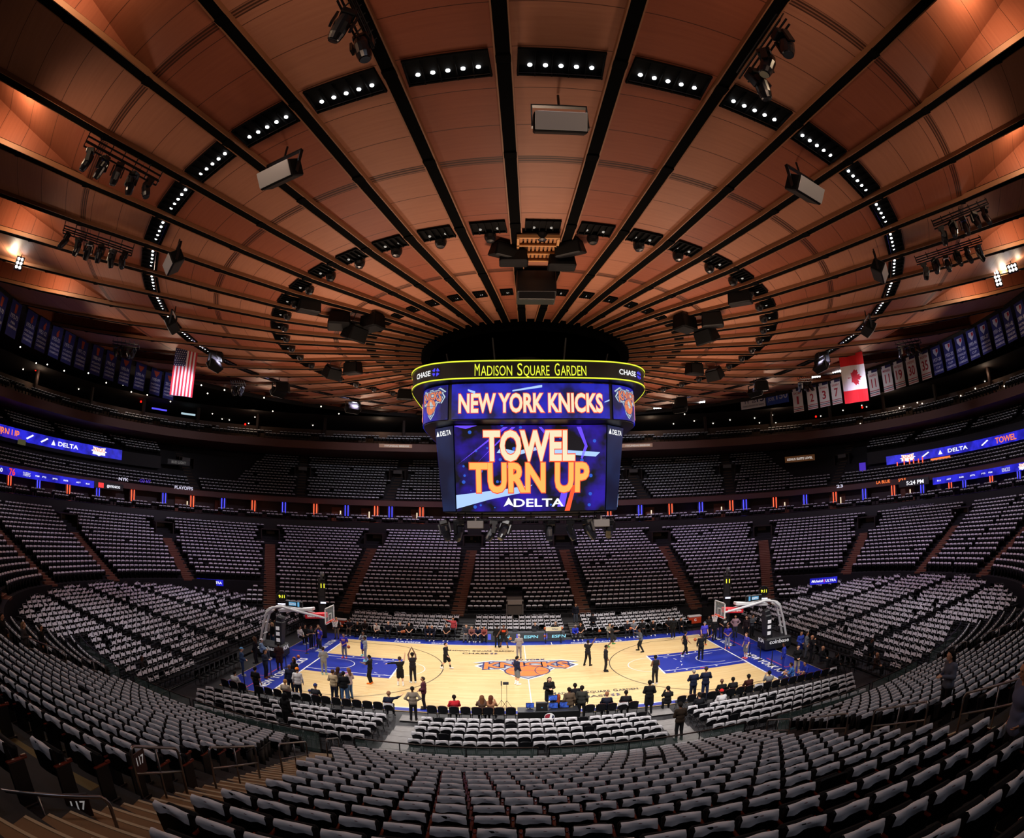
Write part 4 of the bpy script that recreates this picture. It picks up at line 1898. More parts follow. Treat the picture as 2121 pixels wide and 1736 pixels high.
# upper tier treads
b = MB()
pr = []
for j in range(17):
    pr += [(us(j)-.55, uz(j)), (us(j)+.25, uz(j))]
ring(b, pr, .0, PI, 240)
struct('floor_upper_tier', b, M_conc)
b = MB()
for t0, t1 in ((-.5, .62), (PI-.62, PI+.5)):
    ring(b, [(25.2, 15.1), (25.2, 16.8), (25.5, 16.9), (30.5, 19.2), (30.5, 19.6)], t0, t1, 90)
    ring(b, [(25.2, 15.1), (33, 15.1)], t0, t1, 90)
    ring(b, [(29.5, 13.3), (29.5, 15.1)], t0, t1, 60)
    ring(b, [(24.3, 13.6), (29.5, 13.6)], t0, t1, 60)
struct('wall_club', b, mat('club dark', '15100f', .7))
# bridge ring
b = MB()
ring(b, [(31, 19.3), (21.6, 19.3), (21.6, 20.35), (21.9, 20.4), (24.0, 20.8), (26.5, 21.0)], TL, TR_, 260)
struct('trim_bridge', b, mat('bridge brown', '5e372c', .6))
b = MB()
ring(b, [(25.5, 20.8), (25.5, 22.6)], TL, TR_, 200)
struct('wall_bridge_back', b, mat('bridge back wall', '4e3a2e', .7, noise=.4, scale=.4))
b = MB()
ring(b, [(36.2, 8), (36.2, 27)], TL, TR_, 200)
struct('wall_back', b, M_darkwall)
b = MB()
ring(b, [(22.0, 24.2), (36, 24.2)], TL, TR_, 200)
struct('ceiling_soffit', b, mat('brown black soffit', '1d1310', .8))
for n, t in enumerate(np.linspace(.12, PI-.12, 15)):
    p = oval_xy(24.8, t)
    b = MB()
    b.box((*p, 22.5), (.35, .35, 3.6))
    o = struct('trim_post', b, mat('post brown', '2e1f1a', .6))
# aisles of the upper tier
for k, (a, c) in enumerate(UAL):
    d = (c-a)/np.linalg.norm(c-a)
    rz = math.atan2(d[1], d[0])
    b = MB()
    for j in range(17):
        lo, hi = -6., 40.
        tg = us(j)-.2
        for _ in range(40):
            mid = (lo+hi)/2
            q = a+d*mid
            if abs(q[0]/(A0+tg))**NE+abs(q[1]/(B0+tg))**NE > 1:
                hi = mid
            else:
                lo = mid
        q = a+d*lo
        b.box((q[0], q[1], uz(j)+.06), (.5, 1.2, .14), rot=(0, 0, rz))
        if j == 8:
            Pp = lambda w, f, z: (q[0]+d[0]*f-d[1]*w, q[1]+d[1]*f+d[0]*w, uz(8)+z)
            pb = MB()
            for w in (-1.2, 1.2):
                pb.box(Pp(w, .3, .7), (2.0, .14, 1.6), rot=(0, 0, rz))
            pb.box(Pp(0, .5, 1.5), (1.6, 2.5, .14), rot=(0, 0, rz))
            pb.box(Pp(0, 1.2, .7), (.1, 2.4, 1.6), rot=(0, 0, rz))
            o = struct('wall_upper_portal', pb, mat('portal brown', '241812', .8))
            pb = MB()
            pb.box(Pp(0, -.35, 1.25), (.08, 1.3, .5), rot=(0, 0, rz))
            pb.build('sign_panel', mat('portal grey sign', '55504e', .6), o)
    o = struct('stair', b, mat('upper stair', '463424', .8))

# neon light bars on the suite pillars, alternately red and blue
M_nr = glow('red neon', 'ff4a2c', 3.2)
M_nrw = glow('red neon core', 'ffb49c', 2.6)
M_nb = glow('blue neon', '3838ff', 3.0)
M_nbw = glow('blue neon core', 'a8b0ff', 2.4)
NEON = [(20, 'r'), (80, 'b'), (142, 'r'), (203, 'b'), (275, 'r'), (340, 'b'), (398, 'r'), (462, 'b'), (525, 'r'), (588, 'b'), (653, 'r'), (718, 'b'), (779, 'r'), (809, 'b'),
        (873, 'r'), (1262, 'r'), (1326, 'b'), (1389, 'r'), (1452, 'b'), (1515, 'r'), (1543, 'b'), (1605, 'r'), (1668, 'b'), (1729, 'r'), (1790, 'b'),
        (1850, 'r'), (1910, 'b'), (1968, 'r'), (1997, 'b'), (2053, 'r'), (2110, 'b')]
VN = lambda u_: np.interp(u_, [0, 20, 203, 340, 462, 588, 718, 873, 1085, 1326, 1452, 1605, 1729, 1850, 1997, 2121], [993, 995, 1020, 1035, 1045, 1052, 1058, 1061, 1062, 1056, 1051, 1043, 1030, 1019, 1000, 985])
protoN = {}
for n, (u_, kind) in enumerate(NEON):
    p = at_s(u_, float(VN(u_)), 20.9)
    t = wall_t(p, 20.9)
    q = oval_xy(20.9, t)
    e = oval_xy(20.9, t+.002)-q
    rz = math.atan2(e[1], e[0])+PI
    colr = 'red' if kind == 'r' else 'blue'
    lb = 'pair of upright %s neon tubes on the suite level, %s from the left' % (colr, ORD[n+1])
    if kind in protoN:
        o = dup(protoN[kind])
    else:
        o = thing('neon_light', lb, 'neon light', group='neon bars along the suites')
        b = MB()
        b.box((0, .2, 0), (.9, .3, 2.4))
        b.build('pillar', mat('suite pillar', '100c0c', .5), o)
        for x in (-.2, .2):
            b = MB()
            b.tube((x, 0, -.72), (x, 0, .72), .06, 8)
            tb = b.build('tube', M_nr if kind == 'r' else M_nb, o)
        protoN[kind] = o
    o.location = (q[0], q[1], 10.98)
    o.rotation_euler = (0, 0, rz)
    o['label'] = lb
    if n % 2 == 0:
        lamp('neon_spill', 'POINT', (q[0]*.985, q[1]*.985, 11.), 14, (1, .18, .08) if kind == 'r' else (.15, .15, 1), shadow_soft_size=.2)

# suite interiors: warm rooms and small television screens behind the balcony
M_warm = mat('warm suite wall', '6e3a1c', .6)
for n, (u_, w_) in enumerate(((380, 2.6), (455, 1.5), (700, 1.8), (760, 1.6), (860, 1.2), (1345, 1.4), (1490, 1.6), (1620, 2.0), (1735, 2.4), (1880, 2.2))):
    p = at_s(u_, float(VN(u_))+2, 22.5)
    t = wall_t(p, 22.5)
    q = oval_xy(22.4, t)
    e = oval_xy(22.4, t+.002)-q
    rz = math.atan2(e[1], e[0])+PI
    b = MB()
    b.box((0, 0, 0), (w_, .12, 2.0))
    o = tag(b.build('suite_door', M_warm, None, (q[0], q[1], 10.4), (0, 0, rz)), 'warm brown panelled suite doorway behind the balcony, %s from the left' % ORD[n+1], 'door')
    b = MB()
    b.box((w_*.2, -.08, .1), (.16, .04, .9))
    b.build('side_light', glow('suite side light', 'ffe9c8', 1.0), o)


# LED ribbon boards
def led_mat(name, a, c, scale, thr, strength, c3=None):
    def f(nodes, links, b, tc):
        n = nd(nodes, 'ShaderNodeTexNoise', i_Scale=scale, i_Detail=3.)
        links.new(tc.outputs['Object'], n.inputs['Vector'])
        r = nd(nodes, 'ShaderNodeMapRange')
        r.inputs['From Min'].default_value = thr-.12
        r.inputs['From Max'].default_value = thr+.12
        links.new(n.outputs['Fac'], r.inputs['Value'])
        cc = mixc(nodes, links, r.outputs[0], lin(a), lin(c))
        if c3:
            n2 = nd(nodes, 'ShaderNodeTexVoronoi', i_Scale=scale*2.2)
            links.new(tc.outputs['Object'], n2.inputs['Vector'])
            k = mth(nodes, links, 'LESS_THAN', n2.outputs['Distance'], .16)
            cc = mixc(nodes, links, mth(nodes, links, 'MULTIPLY', k, .7), cc, lin(c3))
        b.inputs['Base Color'].default_value = (0, 0, 0, 1)
        b.inputs['Roughness'].default_value = .4
        links.new(cc, b.inputs['Emission Color'])
        b.inputs['Emission Strength'].default_value = strength
    return node_mat(name, f)


M_led = led_mat('blue LED board', '15159a', '2a2ae0', .8, .5, 1.0)
M_ledw = glow('white LED', 'f4f4ff', 1.25)
M_ledo = glow('orange LED', 'ff7a3a', 1.25)
M_ledr = glow('red LED', 'ff3c3c', 1.1)
M_ledk = glow('pale LED', 'd8d4ea', 1.0)


def ribbon(name, label, uv0, uv1, s, z0, z1, items):
    """LED strip on oval s between pixels; items: (fraction along, text, height fraction, width m, material)"""
    ta, tb = wall_t(at_s(*uv0, s), s), wall_t(at_s(*uv1, s), s)
    if ta < -PI/2:
        ta += 2*PI
    if tb < -PI/2:
        tb += 2*PI
    if tb > ta:
        ta, tb = tb, ta
        items = [(1-fr, *k) for fr, *k in items]
    ts = np.linspace(ta, tb, 60)
    P = np.array([oval_xy(s, t) for t in ts])
    L_ = np.concatenate([[0], np.cumsum(np.linalg.norm(np.diff(P, axis=0), axis=1))])
    LT = L_[-1]
    t = thing(name, label, 'LED board', (*P[0], z0))
    o0 = np.array([*P[0], z0])
    b = MB()
    Pi = np.array([oval_xy(s+.25, k) for k in ts])
    G = np.array([[(*q, z0) for q in P], [(*q, z1) for q in P], [(*q, z1) for q in Pi], [(*q, z0) for q in Pi], [(*q, z0) for q in P]])-o0
    b.grid(G, flip=True)
    b.build('screen', M_led, t)

    def fn(x, y, h=0):
        px, py = np.interp(x, L_, P[:, 0]), np.interp(x, L_, P[:, 1])
        k = 1-.05/np.hypot(px, py)
        return np.array([px*k, py*k, z0+y])-o0
    for fr, s_, hf, w, m in items:
        k = MB()
        hh = (z1-z0)*hf
        if s_ == '/':
            k.add([fn(fr*LT-.5, .35*(z1-z0)), fn(fr*LT-.3, .25*(z1-z0)), fn(fr*LT+.8, .7*(z1-z0)), fn(fr*LT+.6, .8*(z1-z0))], [(0, 1, 2, 3)])
            k.build('light_streak', m, t)
        elif s_ == '^':
            y0 = (z1-z0)*.25
            k.add([fn(fr*LT-.35, y0), fn(fr*LT+.35, y0), fn(fr*LT, y0+hh)], [(0, 1, 2)])
            k.build('triangle_mark', m, t)
        elif s_ == '*':
            pts = [(-1, .5), (-.7, .62), (-.8, .95), (0, .85), (.8, .95), (.7, .62), (1, .5), (.75, .4), (.8, .12), (.3, .1), (0, -.02), (-.3, .1), (-.8, .12), (-.75, .4)]
            V = [fn(fr*LT, (z1-z0)*.5)]+[fn(fr*LT+x*w/2, (z1-z0)*(.05+.9*y)) for x, y in pts]
            k.add(V, [(0, i+1, (i+1) % len(pts)+1) for i in range(len(pts))])
            k.build('emblem', m, t)
            k = MB()
            put_text(k, 'KNICKS', lambda x, y: fn(x, y)*1.0+(fn(x, y)-fn(x, y+.0001))*0-np.array([0, 0, 0]), w=w*.7, h=hh*.5, x0=fr*LT, y0=(z1-z0)*.45)
            for q in k.v:
                q -= np.array([P[0][0], P[0][1], 0])/np.hypot(*P[0])*.03
            k.build('emblem_lettering', M_ledo, t)
        else:
            put_text(k, s_, fn, w=w, h=hh, x0=fr*LT, y0=(z1-z0)*(.5-hf/2))
            k.build('lettering', m, t)
    return t


SCORE = [(.60, '20', .25, .5, M_ledw), (.60+.035, 'FGM', .2, .6, M_ledw), (.68, 'PTS', .2, .6, M_ledw), (.75, '3PT%', .2, .8, M_ledw), (.82, 'REB', .2, .7, M_ledw), (.9, 'AST', .2, .7, M_ledw), (.96, 'BLK', .2, .6, M_ledw)]
ribbon('ribbon_board', 'upper blue LED ribbon at the left end reading TURN UP and DELTA', (-130, 846), (253, 937), 25.0, 15.55, 16.85,
       [(.18, 'TOWEL', .62, 4.2, M_ledk), (.37, 'TURN UP', .62, 4.6, M_ledo), (.50, '/', .5, 1, M_ledw), (.58, '/', .5, 1, M_ledw), (.635, '^', .5, 1, M_ledw),
        (.715, 'DELTA', .42, 3.3, M_ledw), (.88, '*', .8, 2.6, M_ledw)])
ribbon('ribbon_board', 'lower blue LED ribbon at the left end with a team score line', (-130, 951), (195, 1003), 20.5, 11.3, 12.15,
       [(.40, '0', .5, .35, M_ledw), (.47, '76', .8, .9, M_ledr), (.565, '76ERS', .5, 1.2, M_ledk)]+SCORE[1:])
ribbon('ribbon_board', 'upper blue LED ribbon at the right end reading DELTA and TOWEL TURN UP', (2260, 862), (1836, 955), 25.0, 14.7, 15.85,
       [(.23, 'TURN UP', .62, 4.6, M_ledk), (.42, 'TOWEL', .62, 3.6, M_ledo), (.53, '/', .5, 1, M_ledw), (.66, 'DELTA', .42, 3.3, M_ledw), (.745, '^', .5, 1, M_ledw),
        (.82, '/', .5, 1, M_ledw), (.9, '*', .8, 2.6, M_ledw)])
ribbon('ribbon_board', 'lower blue LED ribbon at the right end with the New York score line', (2260, 928), (1932, 997), 20.5, 11.1, 11.95,
       [(.36, '0', .5, .35, M_ledw), (.43, '*', .8, 1.3, M_ledw), (.535, 'KNICKS', .5, 1.3, M_ledk)]+SCORE[1:])


def wall_sign(name, label, u_, v_, s, w, h, bg, items, cat='sign', rim=None):
    """small board on oval wall s; items: (text, x, y, width, cap height, material)"""
    p = at_s(u_, v_, s)
    t_ = wall_t(p, s)
    q = oval_xy(s-.08, t_)
    e = oval_xy(s-.08, t_+.002)-q
    rz = math.atan2(e[1], e[0])+PI
    t = thing(name, label, cat, (q[0], q[1], p[2]), rz)
    b = MB()
    b.box((0, 0, 0), (w, .08, h), bev=.01)
    pb = b.build('board', bg, t)
    for s_, x, y, tw, th, m in items:
        text_part('lettering', s_, plane_fn((x, -.05, y-th/2), (1, 0, 0), (0, 0, 1)), tw, th, m, pb)
    return t


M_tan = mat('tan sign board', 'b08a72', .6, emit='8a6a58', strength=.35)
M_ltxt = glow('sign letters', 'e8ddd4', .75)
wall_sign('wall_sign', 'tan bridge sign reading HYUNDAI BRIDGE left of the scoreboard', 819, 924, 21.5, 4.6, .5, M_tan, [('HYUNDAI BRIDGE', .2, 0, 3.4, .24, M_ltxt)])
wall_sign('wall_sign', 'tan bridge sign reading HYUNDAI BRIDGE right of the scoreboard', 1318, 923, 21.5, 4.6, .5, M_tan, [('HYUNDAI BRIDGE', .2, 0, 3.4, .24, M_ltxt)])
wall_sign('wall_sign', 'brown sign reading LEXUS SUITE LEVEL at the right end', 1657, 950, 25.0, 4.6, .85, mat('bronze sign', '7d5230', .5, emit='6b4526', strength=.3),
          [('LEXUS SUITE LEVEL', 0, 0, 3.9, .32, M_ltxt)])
wall_sign('wall_sign', 'dark sign reading BUD LIGHT at the left end', 370, 958, 25.0, 3.4, .7, mat('dark sign', '1a1512', .5), [('BUD LIGHT', 0, 0, 2.2, .36, glow('dim letters', '8c8884', .5))])
wall_sign('wall_sign', 'black clock board reading 5:24 PM above the right suites', 1893, 999, 20.45, 4.6, .9, mat('sign black', '0b0b0d', .4), [('5:24 PM', .2, 0, 2.6, .5, M_ledw)])
t = wall_sign('wall_sign', 'black social media board at the right end of the left ribbon', 225, 1007, 20.45, 4.4, .8, mat('sign black', '0b0b0d', .4), [('@NYKNICKS', .7, 0, 2.0, .3, M_ledw)])
b = MB()
b.box((-1.2, -.06, 0), (.8, .04, .6), bev=.06)
b.build('red_icon', M_ledr, t)
for i, (u_, v_, s_, w) in enumerate(((1898, 1051, 'NEW YORK', 5.4),)):
    wall_sign('wall_sign', 'dim banner reading NEW YORK on the black suite front at the right', u_, v_, 18.2, 9.0, .95, mat('sign navy', '12121c', .6), [(s_, 0, 0, w, .6, mat('dim sign letters', '7d7488', .6))])
for u_, v_, lb in ((435, 1206, 'blue LED board reading Michelob ULTRA at the left corner of the far bowl'), (1706, 1203, 'blue LED board reading Michelob ULTRA at the right corner of the far bowl')):
    p = at(u_, v_, 2.6)
    t = thing('led_sign', lb, 'LED board', p)
    t.rotation_euler = (0, 0, math.atan2(CX-p[0], -(CY-p[1]))*.8)
    b = MB()
    b.box((0, 0, 0), (2.9, .14, .62))
    pb = b.build('screen', M_led, t)
    text_part('lettering', 'Michelob', plane_fn((-.7, -.08, -.1), (1, 0, 0), (0, 0, 1)), 1.2, .26, M_ledw, pb, slant=.3)
    text_part('lettering', 'ULTRA', plane_fn((.75, -.08, -.12), (1, 0, 0), (0, 0, 1)), 1.1, .26, M_ledw, pb)
    b = MB()
    b.box((.05, -.08, 0), (.06, .01, .3))
    b.build('red_bar', M_ledr, pb)
    b = MB()
    for x in (-1.2, 1.2):
        b.tube((x, .1, -2.55), (x, .1, -.2), .04, 6)
    b.build('stand', M_railblk, t)
# purple lit club lounge and orange neon columns at the right
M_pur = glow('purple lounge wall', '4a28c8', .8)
M_cy = glow('lounge screen', '7fb8ff', 1.0)
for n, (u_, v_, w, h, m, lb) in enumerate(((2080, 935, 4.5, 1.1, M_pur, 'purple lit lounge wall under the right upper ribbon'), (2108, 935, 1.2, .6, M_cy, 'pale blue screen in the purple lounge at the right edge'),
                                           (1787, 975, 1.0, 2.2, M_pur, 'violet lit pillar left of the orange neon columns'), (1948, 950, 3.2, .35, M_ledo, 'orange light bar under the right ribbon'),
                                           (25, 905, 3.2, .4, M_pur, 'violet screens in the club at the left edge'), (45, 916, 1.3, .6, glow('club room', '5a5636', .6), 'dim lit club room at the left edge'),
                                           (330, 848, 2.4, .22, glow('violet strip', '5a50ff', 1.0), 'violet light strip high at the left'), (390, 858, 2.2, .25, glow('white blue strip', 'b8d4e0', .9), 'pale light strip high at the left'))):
    s_ = 24.6 if v_ > 880 else 25.4
    p = at_s(u_, v_, s_+3 if n < 2 else s_)
    t_ = wall_t(p, s_+3 if n < 2 else s_)
    e = oval_xy(s_, t_+.002)-oval_xy(s_, t_)
    b = MB()
    b.box((0, 0, 0), (w, .1, h))
    tag(b.build('lounge_light', m, None, p, (0, 0, math.atan2(e[1], e[0])+PI)), lb, 'lit panel')
for n, (u_, v_, h) in enumerate(((1873, 960, 1.3), (1884, 958, 1.0), (1893, 968, 2.3), (1903, 962, 1.5), (1911, 955, 1.1), (1859, 968, 1.4))):
    p = at_s(u_, v_, 24.4)
    b = MB()
    b.tube((0, 0, -h/2), (0, 0, h/2), .09, 8)
    tag(b.build('neon_column', glow('orange neon', 'ff5a34', 1.5), None, p), 'upright orange neon column under the right ribbon, %s from the left' % ORD[(n+1) % 6+1], 'neon light')
# painted-scrawl boards on the suite fascia
for n, (u_, v_, s_, w, m) in enumerate(((255, 996, 'NYK', 1.4, M_ledk), (300, 1000, 'GO NY', 1.6, M_pur), (380, 1014, 'PLAYOFFS', 2.6, M_ledk), (1740, 1010, '23', .9, M_ledk), (1830, 1001, 'LA BLUE', 2.0, M_ledo), (1870, 997, 'SOUL', 1.2, M_ledo))):
    p = at_s(u_, v_, 20.5)
    t_ = wall_t(p, 20.5)
    e = oval_xy(20.5, t_+.002)-oval_xy(20.5, t_)
    k = MB()
    put_text(k, s_, plane_fn((0, 0, 0), (1, 0, 0), (0, 0, 1)), w=w, h=.4)
    tag(k.build('lit_lettering', m, None, p*np.array([.998, .998, 1]), (0, 0, math.atan2(e[1], e[0])+PI)), 'small lit lettering on the suite fascia, %s from the left' % ORD[n+1], 'lettering')
# pinpoint downlights in the dark soffit, red beacons
pts = [(42, 719), (75, 752), (48, 765), (98, 755), (133, 768), (163, 806), (183, 773), (220, 793), (255, 797), (272, 812), (305, 818), (353, 832), (417, 798), (430, 815), (465, 808), (500, 815), (547, 824), (565, 852), (475, 870),
       (440, 857), (665, 842), (597, 805), (702, 857), (648, 881), (515, 877), (528, 864), (460, 868), (1395, 878), (1418, 858), (1438, 872), (1477, 877), (1512, 870), (1600, 860), (1563, 866), (1607, 876), (1573, 876), (1684, 845), (1650, 852),
       (1768, 827), (1808, 818), (1785, 840), (1735, 834), (1863, 845), (1872, 842), (1900, 834), (1910, 836), (1990, 820), (2020, 805), (2055, 818), (2040, 790), (2080, 800), (1700, 862), (1746, 850), (1795, 843), (1840, 861), (1782, 878)]
b = MB()
b.ball((0, 0, 0), .09, 8)
dm = b.mesh('downlight', glow('pinpoint light', 'fff4e0', 4.0))
for u_, v_ in pts:
    p = at_s(u_, v_, 25.42)
    if p[2] > 22.6:
        p = at(u_, v_, 24.14)
        if abs(p[0]/(A0+35.9))**NE+abs(p[1]/(B0+35.9))**NE > 1:
            p = at_s(u_, v_, 36.1)
    o = link('downlight', dm, None, p)
    tag(o, 'pinpoint white downlight in the dark upper level', 'downlight', 'pinpoint downlights of the upper level')
b = MB()
b.ball((0, 0, 0), .16, 8)
rm = b.mesh('red_beacon', glow('red beacon', 'ff1a10', 2.0))
for n, (u_, v_) in enumerate(((74, 766), (292, 832), (508, 879), (1690, 863), (1786, 844), (2055, 807))):
    tag(link('red_beacon', rm, None, at_s(u_, v_, 25.42)), 'small red exit light on the upper level, %s from the left' % ORD[n+1], 'exit light')


# ------------------------------------------------------------------ banners and flags
M_bblue = mat('banner blue', '26296b', .9)
M_bwhite = mat('banner white', 'd9d4d8', .9)
M_btext = mat('banner lettering', 'b8b6cc', .9)
M_borange = mat('banner orange', 'a8432f', .9)
M_bred = mat('banner red', 'a5283c', .9)
M_bstripe = mat('banner navy stripe', '2b2a56', .9)


def hang(name, u_, v_, r, w, h, m, label, cat='banner', group=None):
    """cloth hanging from the roof edge: point on the vertical cylinder of radius r seen at the pixel of its top centre"""
    d = ray(u_, v_)
    o = np.array([CX, CY])
    A = d[0]**2+d[1]**2
    B = o @ d[:2]
    t_ = (-B+math.sqrt(B*B-A*(o @ o-r*r)))/A
    p = np.array([CX, CY, CZ])+d*t_
    rz = math.atan2(p[0], -p[1])+PI
    t = thing(name, label, cat, p, rz, group)
    b = MB()
    nx = 8
    G = [[[(x, .03*math.sin(x*5)*(1-z/h)-.01+q, -z) for x in np.linspace(-w/2, w/2, nx+1)] for z in (np.linspace(0, h, 5) if q == 0 else np.linspace(h, 0, 5))] for q in (0, .02)]
    b.grid(np.array(G[0]), flip=True)
    b.grid(np.array(G[1]), flip=True)
    cl = b.build('cloth', m, t)
    b = MB()
    b.tube((-w/2-.05, 0, .02), (w/2+.05, 0, .02), .03, 6)
    b.build('hanging_bar', M_blk, t)
    fn = lambda x, y, k=0: np.array([x, .03*math.sin(x*5)*(1+y/h)-.02-.006*k, y])
    return t, cl, fn


def btext(cl, s_, fn, y, w, h, m, nm='lettering'):
    k = MB()
    put_text(k, s_, fn, w=w, h=h, y0=y)
    k.build(nm, m, cl)


LB = [(8, 610, '1969-70', 'NBA|CHAMPIONS', 0), (37, 626, '1972-73', 'NBA|CHAMPIONS', 0), (69, 646, '1950-51', 'EASTERN|DIVISION|CHAMPIONS', 1), (95, 661, '1951-52', 'EASTERN|DIVISION|CHAMPIONS', 1),
      (122, 676, '1952-53', 'EASTERN|DIVISION|CHAMPIONS', 1), (147, 690, '1970-71', 'ATLANTIC|DIVISION|CHAMPIONS', 0), (174, 703, '1971-72', 'EASTERN|CONFERENCE|CHAMPIONS', 0), (205, 717, '1988-89', 'ATLANTIC|DIVISION|CHAMPIONS', 0),
      (233, 729, '1992-93', 'ATLANTIC|DIVISION|CHAMPIONS', 2), (263, 741, '1993-94', 'ATLANTIC|DIVISION|CHAMPIONS', 2), (294, 753, '1993-94', 'EASTERN|CONFERENCE|CHAMPIONS', 2), (326, 764, '1998-99', 'EASTERN|CONFERENCE|CHAMPIONS', 2),
      (354, 774, '2012-13', 'ATLANTIC|DIVISION|CHAMPIONS', 2)]
for n, (u_, v_, yr, sub, em) in enumerate(LB):
    t, cl, fn = hang('banner', u_, v_, 41.3, 1.55, 2.9, M_bblue, 'dark blue championship banner dated %s with %s in its second line, at the left' % (yr, sub.split('|')[0].title() if n != 9 else 'Atlantic'), group='blue basketball banners')
    b = MB()
    if em == 2:
        b.add([fn(-.45, -.3, 1), fn(.45, -.3, 1), fn(.3, -.62, 1), fn(0, -.95, 1), fn(-.3, -.62, 1)], [(4, 3, 2, 1, 0)])
    elif em == 1:
        a = np.linspace(0, 2*PI, 13)[:-1]
        b.add([fn(.08+.2*math.cos(k), -.75+.26*math.sin(k), 1) for k in a], [list(range(12))])
        b.add([fn(.0, -.55, 1), fn(.2, -.25, 1), fn(.35, -.5, 1)], [(0, 2, 1)])
    else:
        b.add([fn(-.24, -.22, 1), fn(.24, -.22, 1), fn(.16, -.95, 1), fn(-.16, -.95, 1)], [(3, 2, 1, 0)])
    b.build('orange_emblem', M_borange, cl)
    btext(cl, yr, fn, -1.42, 1.15, .36, M_btext)
    for i, s_ in enumerate(sub.split('|')):
        btext(cl, s_, fn, -1.85-.36*i, min(1.3, .16*len(s_)+.2), .2, M_btext)
RB = [(1936, 718, '1927-28', 'STANLEY|CUP|CHAMPIONS'), (1961, 707, '1932-33', 'STANLEY|CUP|CHAMPIONS'), (1985, 696, '1939-40', 'STANLEY|CUP|CHAMPIONS'), (2009, 683, '1993-94', 'STANLEY|CUP|CHAMPIONS'),
      (2033, 669, '1926-27', 'AMERICAN|DIVISION|CHAMPIONS'), (2059, 655, '1931-32', 'AMERICAN|DIVISION|CHAMPIONS'), (2083, 641, '1941-42', 'REGULAR|SEASON|CHAMPIONS'), (2108, 626, '1989-90', 'PATRICK|DIVISION|CHAMPIONS')]
for n, (u_, v_, yr, sub) in enumerate(RB):
    t, cl, fn = hang('banner', u_, v_, 41.3, 1.45, 2.8, M_bblue, 'dark blue hockey banner dated %s with a small red and white shield, at the right' % yr, group='blue hockey banners')
    b = MB()
    b.add([fn(-.36, -.25, 1), fn(.36, -.25, 1), fn(.36, -.6, 1), fn(0, -1.05, 1), fn(-.36, -.6, 1)], [(4, 3, 2, 1, 0)])
    b.build('shield', M_btext, cl)
    b = MB()
    b.add([fn(.02, -.32, 2), fn(.3, -.32, 2), fn(.3, -.58, 2), fn(.05, -.7, 2)], [(3, 2, 1, 0)])
    b.build('shield_red', M_bred, cl)
    btext(cl, yr, fn, -1.5, 1.15, .34, M_btext)
    for i, s_ in enumerate(sub.split('|')):
        btext(cl, s_, fn, -1.9-.35*i, min(1.3, .15*len(s_)+.2), .2, M_btext)
WB = [(1650, 805, '1', 'GIACOMIN'), (1679, 799, '2', 'LEETCH'), (1704, 793, '3', 'HOWELL'), (1729, 787, '7', 'GILBERT'), (1806, 767, '11', 'HADFIELD'), (1834, 757, '11', 'MESSIER'), (1858, 748, '19', 'RATELLE'), (1884, 739, '30', 'LUNDQVIST'), (1911, 728, '35', 'RICHTER')]
for n, (u_, v_, num, nmx) in enumerate(WB):
    extra = '' if n not in (4, 5) else (' nearest the maple leaf flag' if n == 4 else ', second from the maple leaf flag')
    t, cl, fn = hang('banner', u_, v_, 41.3, 1.45, 2.9, M_bwhite, 'white retired-number banner with a red %s%s' % (num, extra), group='white retired-number banners')
    b = MB()
    b.add([fn(-.72, 0, 1), fn(.72, 0, 1), fn(.72, -.3, 1), fn(-.72, -.3, 1)], [(3, 2, 1, 0)])
    b.build('navy_band', M_bstripe, cl)
    for k, y in enumerate((-2.3, -2.5, -2.7)):
        b = MB()
        b.add([fn(-.71, y, 1), fn(.71, y, 1), fn(.71, y-.08, 1), fn(-.71, y-.08, 1)], [(3, 2, 1, 0)])
        b.build('stripe', M_bred if k != 1 else M_bstripe, cl)
    btext(cl, nmx, fn, -.72, 1.05, .24, M_bred)
    btext(cl, num, fn, -1.95, (.2 if num == '1' else .48) if len(num) == 1 else (.62 if num == '11' else .85), 1.0, M_bred, 'number')
t, cl, fn = hang('banner', 1558, 816, 42.5, 3.6, 1.9, M_bwhite, 'white banner with navy letters and a 15, leftmost of the right-hand banners')
btext(cl, 'HARRY', fn, -.65, 1.9, .42, M_bstripe)
btext(cl, 'STYLES', fn, -1.2, 2.0, .42, M_bstripe)
for c_ in cl.children:
    c_.location.x = -.6
btext(cl, 'CONSECUTIVE SOLD OUT SHOWS', fn, -1.65, 3.1, .2, M_bstripe)
k = MB()
put_text(k, '15', fn, w=1.0, h=.95, x0=1.1, y0=-1.15)
k.build('number', M_bstripe, cl)
t, cl, fn = hang('banner', 1608, 808, 42.0, 3.3, 1.8, mat('banner royal blue', '2f4aa0', .9), 'royal blue banner with white letters and a 150 beside the white 15 banner')
for i, (s_, w) in enumerate((('BILLY', 1.1), ('JOEL', 1.0))):
    k = MB()
    put_text(k, s_, fn, w=w, h=.42, x0=-.85, y0=-.7-.55*i)
    k.build('lettering', M_btext, cl)
k = MB()
put_text(k, '150', fn, w=1.6, h=.95, x0=.7, y0=-1.2)
k.build('number', M_btext, cl)
# flags
p = at(388, 720, 22.6)
t = thing('flag', 'striped red and white flag with a blue starry field, hanging at the left', 'flag', p, math.atan2(CX-p[0], -(CY-p[1])))
FW, FH = 1.95, 3.95
ff = lambda x, y, k=0: np.array([x, .06*math.sin(x*4+y*.5)-.006*k-(0 if k else 0), y])
M_fr, M_fw, M_fb = mat('flag red', 'b3202e', .85), mat('flag white', 'd8d4d6', .85), mat('flag navy', '1b1f46', .85)


def cloth(mb, x0, x1, y0, y1, k=0, nx=4, ny=8):
    G = [[ff(x, y, k) for x in np.linspace(x0, x1, nx+1)] for y in np.linspace(y0, y1, ny+1)]
    mb.grid(np.array(G))
    if k == 0:
        mb.grid(np.array(G)+np.array([0, .012, 0]), flip=True)


